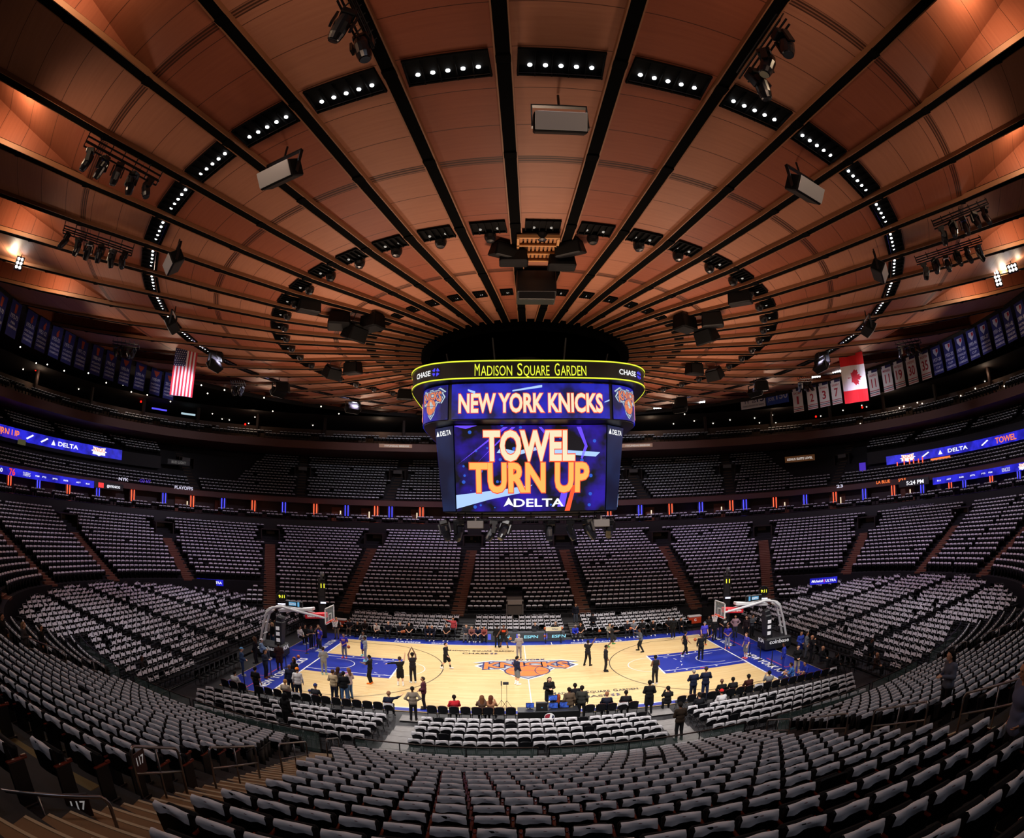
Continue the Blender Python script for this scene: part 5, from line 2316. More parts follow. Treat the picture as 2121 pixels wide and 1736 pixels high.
b = MB()
cloth(b, -FW/2, FW/2, -FH, 0, 0, 13)
base = b.build('cloth', M_fw, t)
for i in range(0, 13, 2):
    b = MB()
    cloth(b, -FW/2+FW*i/13, -FW/2+FW*(i+1)/13, -FH, 0, 1, 1)
    b.build('red_stripe', M_fr, base)
b = MB()
cloth(b, -FW/2, -FW/2+FW*7/13, -FH*.4, 0, 2, 6)
base2 = b.build('canton', M_fb, t)
b = MB()
for i in range(9):
    for j in range(6 if i % 2 == 0 else 5):
        c = ff(-FW/2+FW*7/13*(j+.5+(.5 if i % 2 else 0))/6, -FH*.4*(i+.5)/9, 4)
        a = [c+np.array([q*math.sin(2*PI*k/10), 0, q*math.cos(2*PI*k/10)]) for k in range(10) for q in [(.05 if k % 2 == 0 else .02)]]
        b.add(a, [list(range(10))[::-1]])
b.build('stars', M_fw, base2)
b = MB()
b.tube((-FW/2-.1, .02, .03), (FW/2+.1, .02, .03), .03, 6)
b.build('hanging_bar', M_blk, t)
p = at(1761, 732, 22.6)
t = thing('flag', 'red and white flag with a red maple leaf, hanging at the right', 'flag', p, math.atan2(CX-p[0], -(CY-p[1])))
FW, FH = 2.25, 4.25
b = MB()
cloth(b, -FW/2, FW/2, -FH*.75, -FH*.25, 0, 10)
base = b.build('cloth', M_fw, t)
for y0, y1 in ((-FH, -FH*.75), (-FH*.25, 0)):
    b = MB()
    cloth(b, -FW/2, FW/2, y0, y1, 0, 10)
    b.build('red_band', mat('flag bright red', 'c8141c', .85), t)
leaf = [(0, 1), (.14, .72), (.32, .8), (.26, .42), (.5, .62), (.56, .5), (.82, .52), (.72, .3), (.88, .18), (.5, -.18), (.54, -.34), (.06, -.28), (.04, -.75), (-.04, -.75)]
leaf += [(-x, y) for x, y in leaf[-3:0:-1]]
b = MB()
b.add([ff(y*.75, -FH*.5+x*.8, 3) for x, y in [(0, 0)]+leaf], [(0, (i+1) % len(leaf)+1, i+1) for i in range(len(leaf))])
b.build('maple_leaf', M_fr, base)
b = MB()
b.tube((-FW/2-.1, .02, .03), (FW/2+.1, .02, .03), .03, 6)
b.build('hanging_bar', M_blk, t)


# ================================================================== centre-hung scoreboard
M_sbk = mat('scoreboard black', '08080a', .4)
M_y = glow('yellow LED letters', 'e6f03c', 1.2)
M_cream = glow('cream LED letters', 'f5e6c0', 1.05)
M_gold = glow('gold LED letters', 'f7b85a', 1.1)
M_oled = glow('orange LED outline', 'ff5a2c', 1.0)
M_wled = glow('pure white LED', 'ffffff', 1.1)
M_up = led_mat('upper screen blue', '0c1048', '1c22b8', .9, .5, 1.0)
M_side = led_mat('corner screen navy', '0b1230', '16264e', .5, .5, .9)
M_main = led_mat('main screen violet', '04030f', '2a0fa8', .75, .56, 1.0, '2f6cf0')
M_stk = glow('LED light streak', 'a8c8ff', 1.15)
M_stk2 = glow('LED violet streak', '6a48ff', 1.1)
for m_ in (M_main, M_up):
    m_.cycles.emission_sampling = 'AUTO'

sb = thing('scoreboard', 'large centre-hung video scoreboard reading MADISON SQUARE GARDEN, NEW YORK KNICKS and TOWEL TURN UP', 'scoreboard', (.08, 0, 0))


def sq(a, n, t):
    c, s_ = math.cos(t), math.sin(t)
    return np.array([a*math.copysign(abs(c)**(2/n), c), a*math.copysign(abs(s_)**(2/n), s_)])


def band(mb, a0, a1, z0, z1, n, t0=0., t1=2*PI, k=160, mi=0):
    ts = np.linspace(t0, t1, k)
    mb.grid(np.array([[(*sq(a, n, t), z) for t in ts] for a, z in ((a0, z0), (a1, z1))]), mi)


# crown ring
b = MB()
band(b, 6.95, 7.0, 17.48, 18.5, 4.5)
band(b, 7.0, 6.3, 18.5, 18.5, 4.5)
band(b, 6.2, 6.95, 17.48, 17.48, 4.5)
crown = b.build('crown_ring', M_sbk, sb)
for z in (17.53, 18.46):
    b = MB()
    band(b, 7.0+(z-17.48)*.05, 7.01+(z-17.48)*.05, z-.035, z+.035, 4.5)
    b.build('yellow_line', M_y, crown)


def curve_fn(a, n, ang, zc_, off=.03, corner=False):
    """(x, y) measured along the rounded square side facing ang (0 = towards the camera)"""
    ts = np.linspace(-PI, PI, 1601)
    P = np.array([sq(a+off, n, t-PI/2) for t in ts])
    L_ = np.concatenate([[0], np.cumsum(np.linalg.norm(np.diff(P, axis=0), axis=1))])
    L_ -= L_[800]+(L_[-1]/8 if corner else 0)
    c, s_ = math.cos(ang), math.sin(ang)

    def fn(x, y, h=0):
        px, py = np.interp(x, L_, P[:, 0]), np.interp(x, L_, P[:, 1])
        return np.array([c*px-s_*py, s_*px+c*py, zc_+y])
    return fn


def caps_words(mb, words, fn, w, h, y0):
    tot = sum(len(k)+.25 for k in words)+.75*(len(words)-1)
    u_ = w/tot
    p = -w/2
    for k in words:
        put_text(mb, k[0], fn, w=u_*.95, h=h*1.22, x0=p, y0=y0, align='l', bold=0)
        put_text(mb, k[1:], fn, w=u_*(len(k)-1)-u_*.12, h=h, x0=p+1.15*u_, y0=y0, align='l', bold=0)
        p += u_*(len(k)+1.0)


for q in range(4):
    fn = curve_fn(6.98, 4.5, q*PI/2, 17.98)
    b = MB()
    caps_words(b, ('MADISON', 'SQUARE', 'GARDEN'), fn, 6.0, .58, -.33)
    b.build('crown_lettering', M_y, crown)
    fn = curve_fn(6.98, 4.5, q*PI/2, 17.98, .03, True)
    b = MB()
    sh = .45 if q == 3 else -.45
    put_text(b, 'CHASE', fn, w=1.2, h=.3, x0=-.35+sh, y0=-.15)
    b.build('sponsor_lettering', M_wled, crown)
    b = MB()
    for k in range(4):
        a = R(45+90*k)
        b.add([fn(.6+sh+r*math.cos(a+d), r*math.sin(a+d)) for r, d in ((.09, .55), (.09, -.4), (.25, -.62), (.26, .35))], [(0, 1, 2, 3)])
    b.build('eight_sided_mark', glow('blue mark', '4a46ff', 1.0), crown)

# upper tier of screens
b = MB()
band(b, 6.24, 6.24, 15.42, 17.44, 5)
band(b, 5.6, 6.24, 15.3, 15.42, 5)
b.build('upper_chassis', M_sbk, sb)
for q in range(4):
    ang = q*PI/2
    fn = curve_fn(6.28, 5, ang, 15.42)

    def patch(x0, x1, z0, z1, k=24):
        m = MB()
        G = [[fn(x, z) for x in np.linspace(x0, x1, k)] for z in np.linspace(z0, z1, 3)]
        return m.grid(np.array(G))
    up = patch(-4.3, 4.3, .06, 1.98).build('upper_screen', M_up, sb)
    fn = curve_fn(6.28, 5, ang, 15.42, .06)
    for nm_, bo, m, o_ in (('lettering_outline', .06, M_oled, 0), ('lettering', .03, M_cream, .012)):
        b = MB()
        fq = curve_fn(6.28, 5, ang, 15.42, .06+o_)
        put_text(b, 'NEW YORK KNICKS', fq, w=7.75, h=1.02, y0=.42, bold=bo)
        b.build(nm_, m, up)
    for (x0, y0, x1, y1, w_) in ((-1.0, 1.55, .6, 1.85, .1), (-3.4, 1.62, -3.0, 1.5, .12), (4.0, .95, 4.3, 1.1, .06)):
        b = MB()
        b.add([fn(x0, y0-w_*.3), fn(x1, y1-w_), fn(x1, y1+w_*.4), fn(x0, y0+w_*.5)], [(0, 1, 2, 3)])
        b.build('light_streak', M_stk, up)
    # corner emblem panels
    fn = curve_fn(6.28, 5, ang, 15.42, .03, True)
    cp = patch(-1.16, 1.16, .06, 1.98, 12).build('corner_emblem_screen', M_up, sb)
    mm = {'white': glow('emblem white LED', 'cfe6ea', .9), 'navy': glow('emblem navy LED', '3a3f86', .8), 'gray': glow('emblem silver LED', 'c9d6da', .85), 'orange': glow('emblem orange LED', 'f08a5a', .9)}
    for key, m in knicks_logo(lambda x, y, k: curve_fn(6.28, 5, ang, 15.42, .04+.006*k, True)(x*.29, 1.02+(y-.55)*.36), 1., top=None):
        m.build(LOGO_N[key], mm[key], cp)

# lower tapered box with the four main screens
b = MB()
top = [(4.25, -5.42), (5.42, -4.25)]
bot = [(4.12, -4.93), (4.93, -4.12)]


def octo(pp):
    out = []
    for q in range(4):
        c, s_ = round(math.cos(q*PI/2)), round(math.sin(q*PI/2))
        for x, y in pp:
            out.append((c*x-s_*y, s_*x+c*y))
    return out


T8, B8 = octo(top), octo(bot)
V = [(x*.985, y*.985, 15.32) for x, y in T8]+[(x*.985, y*.985, 10.52) for x, y in B8]
b.add(V, [tuple(range(8)), tuple(range(15, 7, -1))]+[(i, i+8, (i+1) % 8+8, (i+1) % 8) for i in range(8)])
b.build('lower_chassis', M_sbk, sb)


def screen_fn(ang, wt, wb, yt, yb, off):
    """plane of a tapered side: x in -1..1, y in 0..1"""
    c, s_ = math.cos(ang), math.sin(ang)

    def fn(x, y, h=0):
        w = wb+(wt-wb)*y
        px, py, pz = x*w, (yb+(yt-yb)*y)-off, 10.58+(15.26-10.58)*y
        return np.array([c*px-s_*py, s_*px+c*py, pz])
    return fn


for q in range(4):
    ang = q*PI/2
    F0 = screen_fn(ang, 4.2, 4.07, -5.42, -4.93, .0)
    b = MB()
    b.grid(np.array([[F0(x, y) for x in np.linspace(-1, 1, 9)] for y in np.linspace(0, 1, 5)]))
    ms = b.build('main_screen', M_main, sb)
    Fa = lambda o: screen_fn(ang, 4.2, 4.07, -5.42, -4.93, o)
    # bright city lights at the foot of the picture
    for n, pts, m in ((0, [(-1, .03), (-1, .19), (-.35, .26), (.02, .31), (-.1, .22), (-.55, .14)], M_stk), (1, [(.28, .67), (.3, .72), (.92, .68), (.86, .63)], M_stk), (2, [(-.96, .55), (-.93, .57), (-.3, .98), (-.36, .98)], M_stk2),
                      (3, [(-.7, .57), (-.67, .6), (-.2, .98), (-.25, .98)], M_stk2), (4, [(.6, .98), (.66, .98), (.75, .75), (.68, .6), (.66, .62), (.71, .76)], M_stk2), (5, [(-.45, .68), (-.4, .74), (-.2, .70), (.1, .75), (.12, .72), (-.15, .66)], M_stk),
                      (6, [(-1, .99), (-.97, .999), (-.7, .999), (-.85, .96)], M_stk2), (7, [(.45, .0), (.55, .3), (.6, .3), (.52, .0)], M_oled), (8, [(.35, .05), (.42, .28), (.5, .28), (.45, .05)], M_stk2),
                      (9, [(.1, .98), (.14, .98), (.3, .82), (.27, .8)], M_stk2)):
        b = MB()
        fn = Fa(.012)
        b.add([fn(*p) for p in pts], [list(range(len(pts)))])
        b.build('light_streak', m, ms)
    for s_, y0, h, w, m, bo in (('TOWEL', .60, .345, 1.18, M_cream, .035), ('TURN UP', .235, .335, 1.56, M_gold, .035), ('DELTA', .055, .095, .66, M_wled, .02)):
        if s_ != 'DELTA':
            b = MB()
            fn = Fa(.02)
            put_text(b, s_, fn, w=w, h=h, y0=y0, x0=-.02, bold=bo+.025)
            b.build('lettering_outline', M_oled, ms)
        b = MB()
        fn = Fa(.03)
        put_text(b, s_, fn, w=w, h=h, y0=y0, x0=(.1 if s_ == 'DELTA' else -.02), bold=bo)
        b.build('lettering', m, ms)
    b = MB()
    fn = Fa(.03)
    b.add([fn(-.37, .055), fn(-.3, .085), fn(-.23, .055), fn(-.3, .165)], [(0, 1, 3), (1, 2, 3)])
    b.build('triangle_mark', M_wled, ms)
    # corner strips with the airline name
    d0, d1 = np.array(top[0]), np.array(top[1])
    e0, e1 = np.array(bot[0]), np.array(bot[1])
    c, s_ = math.cos(ang), math.sin(ang)

    def Cf(x, y, h=0, off=.0):
        lo = e0+(e1-e0)*((x+1)/2)
        hi = d0+(d1-d0)*((x+1)/2)
        p = lo+(hi-lo)*y
        p = p*(1+off)
        return np.array([c*p[0]-s_*p[1], s_*p[0]+c*p[1], 10.58+(15.26-10.58)*y])
    b = MB()
    b.grid(np.array([[Cf(x, y) for x in (-.97, 0, .97)] for y in np.linspace(0, 1, 4)]))
    cs = b.build('corner_screen', M_side, sb)
    b = MB()
    put_text(b, 'DELTA', lambda x, y: Cf(x, y, 0, .004), w=1.15, h=.06, x0=.18, y0=.9)
    b.add([Cf(-.85, .9, 0, .004), Cf(-.5, .9, 0, .004), Cf(-.67, .965, 0, .004)], [(0, 1, 2)])
    b.build('lettering', M_wled, cs)

# rods to the roof and the lighting ring under the board
b = MB()
for k in range(8):
    a = R(22.5+45*k)
    b.tube((5*math.cos(a), 5*math.sin(a), 18.4), (5.6*math.cos(a), 5.6*math.sin(a), 20.75), .05, 6)
b.tube((0, 0, 15.2), (0, 0, 20.7), 1.4, 16)
b.build('hanging_rods', M_sbk, sb)
b = MB()
for r in (4.6, 4.2):
    for z in (10.1, 10.4):
        a = np.linspace(0, 2*PI, 49)
        b.pipe([(*sq(r, 4, k), z) for k in a], .04, 6)
for k in range(16):
    p = sq(4.4, 4, 2*PI*k/16)
    b.tube((*p, 10.0), (*p, 10.55), .035, 6)
b.build('underslung_truss', M_sbk, sb)
for n, (u_, v_) in enumerate(((918, 1078), (950, 1080), (1022, 1082), (1052, 1076), (1140, 1080), (1182, 1083), (1215, 1076), (1262, 1078))):
    p = aty = None
    d = ray(u_, v_)
    tt = (-4.4-CY)/d[1]
    p = np.array([CX, CY, CZ])+d*tt
    o = dup(mh)
    o.location = (p[0], p[1], 10.06)
    o.rotation_euler = (R(-10+9*(n % 4)), R(-14+11*(n % 3)), n*.9)
    o.scale = (1.5,)*3
    o['group'] = 'stage lights under the scoreboard'
    o['label'] = 'grey moving stage light hanging under the scoreboard, %s from the left' % ORD[n+1]
for n, (u_, lb) in enumerate(((985, 'left'), (1245, 'right'))):
    d = ray(u_, 1073)
    p = np.array([CX, CY, CZ])+d*((-4.4-CY)/d[1])
    b = MB()
    b.box((0, 0, 0), (.9, .5, .42), bev=.03)
    b.box((0, .0, .3), (.08, .08, .3))
    tag(b.build('projector', mat('projector grey', '6d6560', .5), None, (p[0], -4.4, 9.85)), 'grey box projector under the %s half of the scoreboard' % lb, 'projector')


# ================================================================== courtside chairs, risers, tables
M_chair = mat('black chair vinyl', '101116', .45)
M_chairred = mat('dark red chair piping', '4a1016', .5)
M_chrome = mat('chair frame', '24252a', .35, metal=.6)


def chair_mesh(redtop=False):
    m = MB()
    G = []
    for z, y in ((.50, -.17), (.66, -.20), (.80, -.225), (.86, -.235), (.875, -.25), (.86, -.275), (.66, -.245), (.50, -.215), (.50, -.17)):
        r = []
        for k in range(7):
            f = 2*k/6-1
            r.append((.225*f*(1 if z < .82 else .93), y+.03*f*f, z-(.05*f**4 if z > .8 else 0)))
        G.append(r)
    m.grid(np.array(G), flip=True)
    m.box((0, .03, .455), (.45, .44, .07), bev=.025)
    for sx in (-1, 1):
        m.pipe([(sx*.235, .2, 0), (sx*.235, -.08, .45), (sx*.235, -.235, .86)], .014, 6, 1)
        m.pipe([(sx*.22, -.24, 0), (sx*.22, .12, .44)], .014, 6, 1)
    m.tube((-.235, .2, .06), (.235, .2, .06), .011, 6, mi=1)
    if redtop:
        m.pipe([(-.2, -.25, .855), (-.1, -.262, .885), (0, -.265, .893), (.1, -.262, .885), (.2, -.25, .855)], .017, 6, 2)
    return m.mesh('courtside_chair', [M_chair, M_chrome, M_chairred], smooth=True)


CH, CHR = chair_mesh(), chair_mesh(True)
V, F, UV = towel_grid(10, .006, .19, .28, arch=.11)
V[:, 1] -= .117
V[:, 0] *= 1.1
TWA = quick_mesh('towel', V, np.zeros((0, 3), int), F[:, ::-1], [M_towel], uv=UV, smooth=True)
V2, F2, UV2 = towel_grid(10, .012, .12, .38)
V2[:, 1] -= .117
V2[:, 0] *= 1.1
TWF = quick_mesh('towel', V2, np.zeros((0, 3), int), F2[:, ::-1], [M_towel], uv=UV2, smooth=True)

FARC, FART = [], []      # far chairs without parts collected as stuff: (x, y, z, angle)
NC = 0


# places kept clear of chairs because somebody or something stands there: pixel, height, radius
KEEP = [(531, 1374, .1, .7), (566, 1338, .1, .7), (567, 1306, .5, .7), (556, 1330, .1, .7), (546, 1364, .1, .7), (504, 1400, 0, .7), (624, 1333, 0, .7), (634, 1330, 0, .7), (645, 1344, 0, .7), (661, 1341, 0, .7), (1678, 1372, 0, .7),
        (1703, 1383, 0, .7), (1722, 1396, 0, .7), (1800, 1382, 0, .7), (1814, 1400, 0, .7), (301, 1408, .1, .7), (1656, 1362, 0, .7), (1668, 1363, 0, .7), (586, 1298, .6, .6), (1580, 1286, .6, .6), (435, 1206, 2.6, 1.7), (1706, 1203, 2.6, 1.7),
        (670, 1320, 0, .6), (1503, 1309, 0, .6), (1228, 1312, .1, .4), (693, 1452, 0, .3), (715, 1456, 0, .3), (726, 1448, 0, .3), (857, 1492, 0, .3), (879, 1468, 0, .3), (1178, 1494, 0, .3), (1190, 1484, 0, .3), (1204, 1490, 0, .3),
        (1343, 1478, 0, .35), (1434, 1452, 0, .3), (1459, 1450, 0, .3), (597, 1512, .3, .4), (620, 1448, 0, .3), (604, 1440, 0, .3), (534, 1447, 0, .3)]
KP = np.array([[*at(u_, v_, z_)[:2], r_] for u_, v_, z_, r_ in KEEP])


def clear_of(x, y):
    return bool(np.all(np.hypot(KP[:, 0]-x, KP[:, 1]-y) > KP[:, 2]))


def chair(x, y, z, a, label, group, towel=None, red=False, tl=None):
    global NC
    if not clear_of(x, y):
        return
    if NC >= 300:
        FARC.append((x, y, z, a))
        if towel is not None:
            FART.append((x, y, z, a))
        return
    NC += 1
    o = link('courtside_chair', CHR if red else CH, None, (x, y, z), (0, 0, a))
    tag(o, label, 'chair', group)
    if towel is not None:
        t = link('chair_towel', towel, None, (x, y, z), (0, 0, a+RNG.normal(0, .05)))
        tag(t, tl, 'towel', 'towels on the courtside chairs')


# low platforms under the near courtside rows
NEARROWS = [(-9.2, 0.), (-10.85, .02), (-11.7, .12), (-12.55, .22), (-13.4, .28), (-14.3, .34)]
b = MB()
for k, (y, z) in enumerate(NEARROWS[2:]):
    y1 = NEARROWS[k+3][0]-.42 if k < 3 else -14.9
    b.box((0, y-.05+.42-.43, z/2), (35.5, .86, z))
struct('floor_platform', b, mat('platform grey', '2b2a2d', .7))
b = MB()
for x in (-5.95, 6.35):
    for k, (y, z) in enumerate(NEARROWS):
        b.box((x, y, z+.008), (1.15, .84, .016))
        b.box((x, y+.38, z+.02), (1.15, .07, .012))
o = struct('floor_aisle', b, mat('pale aisle carpet', '8b8886', .8, noise=.25, scale=4))
BLK = [(-16.6, -6.7, 'left'), (-5.2, 5.6, 'centre'), (7.1, 17.3, 'right')]
seated_spots = []
OCC = []           # chairs that people sit on: filled by people later
NOTOW = {(2, 3, 'centre'), (2, 4, 'centre'), (2, 5, 'centre')}
for k, (y, z) in enumerate(NEARROWS):
    for x0, x1, nm_ in BLK:
        if nm_ == 'left':
            x0 += .5*max(0, k-2)
        if nm_ == 'right':
            x1 -= .5*max(0, k-1)
        n = int((x1-x0)/.545)
        for j in range(n):
            x = x0+.27+j*.545
            if k == 0 and (-.7 < x < 2.3):
                continue
            if k == 0:
                tw = TWA if (j*7+k*3) % 9 == 2 else None
            else:
                tw = None if ((j*13+k*7) % 17 == 3 or (k == 1 and (j*5) % 7 == 2 and nm_ != 'right')) else TWA
            lb = 'black courtside chair, %s from the left in row %s of the near %s block' % (ORD[j+1], NUM[k+1], nm_)
            tl = 'white towel on chair %s from the left, row %s, near %s block' % (ORD[j+1], NUM[k+1], nm_)
            chair(x, y, z, RNG.normal(0, .03), lb, 'courtside chairs beside the near sideline', tw, k == 0, tl)
# far side: bench row and five rows behind it
FARROWS = [(9.35, 0.), (10.25, 0.), (11.1, .1), (11.95, .22), (12.8, .36), (13.7, .55)]
b = MB()
for k, (y, z) in enumerate(FARROWS[2:]):
    b.box((0, y+.1, z/2), (31.5, .9, z))
b.box((0, 15.3, .3), (31.5, 2.3, .6))
struct('floor_far_platform', b, mat('platform black', '151417', .7))
b = MB()
for x in (-4.75, 4.55):
    for k in range(7):
        b.box((x, 9.9+.55*k, .05+.045*k), (1.0, .55, .1+.09*k))
struct('floor_far_steps', b, mat('grey steps', '4a4744', .8))
for k, (y, z) in enumerate(FARROWS):
    for x0, x1, nm_ in ((-15.4, -5.4, 'left'), (-4.1, 3.9, 'centre'), (5.2, 15.0, 'right')):
        n = int((x1-x0)/.545)
        for j in range(n):
            x = x0+.27+j*.545
            if k <= 1 and nm_ == 'centre' and x > -2.9:
                continue
            tw = None if (k == 0 or (j*11+k*5) % 29 == 4) else TWF
            lb = 'black chair, %s from the left in row %s of the far %s block' % (ORD[j+1], NUM[k+1], nm_)
            tl = 'white towel on chair %s from the left, row %s, far %s block' % (ORD[j+1], NUM[k+1], nm_)
            chair(x, y, z, PI+RNG.normal(0, .04 if k > 1 else .02), lb, 'chairs behind the far sideline', tw, False, tl)
# end risers
YB = [(-12.2, -7.25), (-6.15, -1.25), (-.15, 4.7), (5.75, 10.6), (11.7, 15.0)]
for sx in (-1, 1):
    st = MB()
    for j in range(20):
        x = 19.6+.87*j
        z = .1+.1*j
        yl = []
        for s in (1, -1):
            s0 = -.9 if x < 26.9 else 4.1
            q = max(0., 1-abs(x/(A0+s0))**NE)
            yl.append(min(15.4, (B0+s0)*q**(1/NE)-.35))
        if yl[0] < 1:
            continue
        st.box((sx*(x+.1), 0, z/2), (.87, 2*min(yl[0], 13.5), z))
        for bi, (y0, y1) in enumerate(YB):
            n = 9 if bi < 4 else 6
            for k in range(n):
                y = y0+.27+k*(y1-y0-.0)/n
                if abs(y) > yl[0]-.5:
                    continue
                if (j == 0 and -6.3 < y < 5) or not clear_of(sx*x, y):
                    continue
                FARC.append((sx*x, y, z, PI/2 if sx > 0 else -PI/2))
                if RNG.random() > .03:
                    FART.append((sx*x, y, z, (PI/2 if sx > 0 else -PI/2)+RNG.normal(0, .05)))
    o = st.build('end_riser', mat('riser grey', '1d1c20', .7))
    o['kind'] = 'structure'
    # dark chairs without towels along the blue apron
    for k in range(9):
        chair(sx*18.35, -8.9+k*.62, 0., PI/2 if sx > 0 else -PI/2, 'empty black chair, %s from the front in the row beside the %s blue apron' % (ORD[k+1], 'left' if sx < 0 else 'right'),
              'chairs beside the end aprons', None)
FC = np.array(FARC)


def far_chair():
    m = MB()
    m.box((0, -.22, .68), (.45, .06, .40), bev=.02)
    m.box((0, .03, .455), (.45, .44, .07))
    for sx in (-1, 1):
        m.box((sx*.22, .16, .22), (.02, .02, .44))
        m.box((sx*.22, -.2, .22), (.02, .02, .44))
    V = np.vstack(m.v)
    Q = [f if len(f) == 4 else [f[0], f[1], f[2], f[2]] for f in m.f]
    return V, np.array([q for q in Q if len(set(q)) == 4])


CV, CF = far_chair()
me = instances('courtside_chairs', CV, CF, None, FC[:, 0], FC[:, 1], FC[:, 2], FC[:, 3], [M_seat])
tag(link('courtside_chairs', me), 'black chairs in rows on the low risers behind both baselines', 'chairs', kind='stuff')
FT = np.array(FART)
V3, F3, UV3 = towel_grid(4, .012, .15, .30)
V3[:, 1] -= .117
UV3[:, 1] = np.minimum(UV3[:, 1], .5)
me = instances('chair_towels', V3, F3[:, ::-1], UV3, FT[:, 0], FT[:, 1], FT[:, 2]+RNG.normal(0, .01, len(FT)), FT[:, 3], [M_towel])
tag(link('chair_towels', me), 'white towels on the chairs of the low risers behind both baselines', 'towels', kind='stuff')

# barriers in front of and beside the end risers
for sx, nm_ in ((-1, 'left'), (1, 'right')):
    for (xa, ya, xb, yb, lb) in ((19.1, -12.8, 19.1, -6.5, 'front'), (19.4, -13.0, 26.5, -13.0, 'near side'), (19.1, 5.6, 19.1, 12.5, 'far front')):
        n = max(3, int(math.hypot(xb-xa, yb-ya)/.5))
        b = MB()
        b.tube((sx*xa, ya, 1.05), (sx*xb, yb, 1.05), .022, 6)
        b.tube((sx*xa, ya, .12), (sx*xb, yb, .12), .018, 6)
        for k in range(n+1):
            f = k/n
            b.tube((sx*(xa+(xb-xa)*f), ya+(yb-ya)*f, 0), (sx*(xa+(xb-xa)*f), ya+(yb-ya)*f, 1.05), .012, 5)
        tag(b.build('barrier_rail', M_railblk), 'black barred barrier along the %s of the %s end risers' % (lb, nm_), 'barrier')
for n, (x0, x1) in enumerate(((-17.4, -8.2), (8.6, 17.6))):
    b = MB()
    m_ = int((x1-x0)/.22)
    b.tube((x0, -15.05, 1.25), (x1, -15.05, 1.25), .022, 6)
    for k in range(m_+1):
        x = x0+(x1-x0)*k/m_
        b.tube((x, -15.05, 0), (x, -15.05, 1.25), .01, 5)
    tag(b.build('barrier_rail', M_railblk), 'black barred barrier behind the near %s courtside block' % ('left' if n == 0 else 'right'), 'barrier')

# scorer's table with its LED front
t = thing('scorers_table', 'long scorers table with a lit grey front reading ESPN at the far sideline', 'table', (.2, 9.1, 0))
b = MB()
b.box((0, .25, .74), (6.3, .75, .05), bev=.01)
b.build('table_top', mat('table grey', '3c3e44', .4), t)
b = MB()
b.box((0, -.12, .39), (6.3, .08, .74), bev=.01)
fr = b.build('front_screen', glow('grey LED front', '4a4d52', .6), t)
for x in (-2.2, .1, 2.35):
    text_part('lettering', 'ESPN', plane_fn((x+.3, -.165, .3), (1, 0, 0), (0, 0, 1)), 1.1, .26, glow('pale blue LED', '8fdcf0', 1.1), fr, slant=.1)
    b = MB()
    b.box((x-.75, -.165, .42), (.26, .01, .5), bev=.004)
    b.build('league_mark', glow('violet LED', '5a60d8', 1.0), fr)
for x in (-2.9, 0, 2.9):
    b = MB()
    b.box((x, .4, .36), (.06, .4, .72))
    b.build('leg', M_blk, t)
for k, (x, lb) in enumerate(((-1.9, 'left end'), (-.7, 'left middle'), (.9, 'middle'), (1.9, 'right end'))):
    t = thing('laptop', 'open black laptop on the scorers table, %s' % lb, 'laptop', (x, 9.4, .77), PI)
    b = MB()
    b.box((0, 0, .012), (.36, .25, .022), bev=.005)
    b.build('keyboard_base', M_blk, t)
    b = MB()
    b.box((0, -.15, .13), (.36, .02, .24), rot=(R(12), 0, 0), bev=.004)
    b.build('lid', mat('laptop lid', '26282e', .35), t)


# basketballs
def ball_build(nodes, links, b, tc):
    w = nd(nodes, 'ShaderNodeSeparateXYZ')
    links.new(tc.outputs['Object'], w.inputs[0])
    f = None
    for s_ in (w.outputs[0], w.outputs[1]):
        k = mth(nodes, links, 'LESS_THAN', mth(nodes, links, 'ABSOLUTE', s_), .006)
        f = k if f is None else mth(nodes, links, 'MAXIMUM', f, k)
    d = mth(nodes, links, 'ABSOLUTE', mth(nodes, links, 'SUBTRACT', mth(nodes, links, 'ABSOLUTE', w.outputs[2]), mth(nodes, links, 'MULTIPLY_ADD', mth(nodes, links, 'ABSOLUTE', w.outputs[0]), .6, .03)))
    f = mth(nodes, links, 'MAXIMUM', f, mth(nodes, links, 'LESS_THAN', d, .006))
    links.new(mixc(nodes, links, f, lin('c8662c'), lin('2a130a')), b.inputs['Base Color'])
    b.inputs['Roughness'].default_value = .6


M_ball = node_mat('basketball leather', ball_build)
b = MB()
b.ball((0, 0, 0), .121, 20)
BALL = b.mesh('basketball', M_ball, smooth='all')


def ball(p, label):
    return tag(link('basketball', BALL, None, p, (RNG.random()*3, RNG.random()*3, 0)), label, 'basketball')


ball(at(609, 1364, .12), 'orange basketball on the blue floor beside the left hoop base, front one')
ball(at(618, 1360, .12), 'orange basketball on the blue floor beside the left hoop base, rear one')
# ball rack in front of the scorers table
p = at(1146, 1331, 0)
t = thing('ball_rack', 'black ball rack with a pale top panel standing before the scorers table', 'ball rack', (p[0], p[1], 0))
b = MB()
for x in (-.62, .62):
    for y in (-.2, .2):
        b.tube((x, y, .06), (x, y, 1.25), .025, 6)
    b.box((x, 0, .05), (.06, .6, .06))
    b.ball((x, -.27, .04), .04, 8)
    b.ball((x, .27, .04), .04, 8)
for z in (.35, .7, 1.05):
    for y in (-.13, .13):
        b.tube((-.62, y, z), (.62, y, z), .016, 6)
b.build('frame', M_blk, t)
b = MB()
b.box((0, -.22, 1.2), (1.25, .02, .32), rot=(R(-15), 0, 0), bev=.005)
pn = b.build('top_panel', mat('pale panel', 'c9c2a4', .5), t)
text_part('lettering', 'Wilson', plane_fn((.1, -.25, 1.15), (1, 0, 0), (0, .25, 1)), .5, .1, M_bstripe, pn, slant=.2)
for n, (x, z) in enumerate(((-.66, 1.2), (.66, 1.2), (-.66, .55))):
    ball((p[0]+x, p[1]-.02, z+.02), 'orange basketball on the ball rack, %s' % ('upper left', 'upper right', 'lower left')[n])

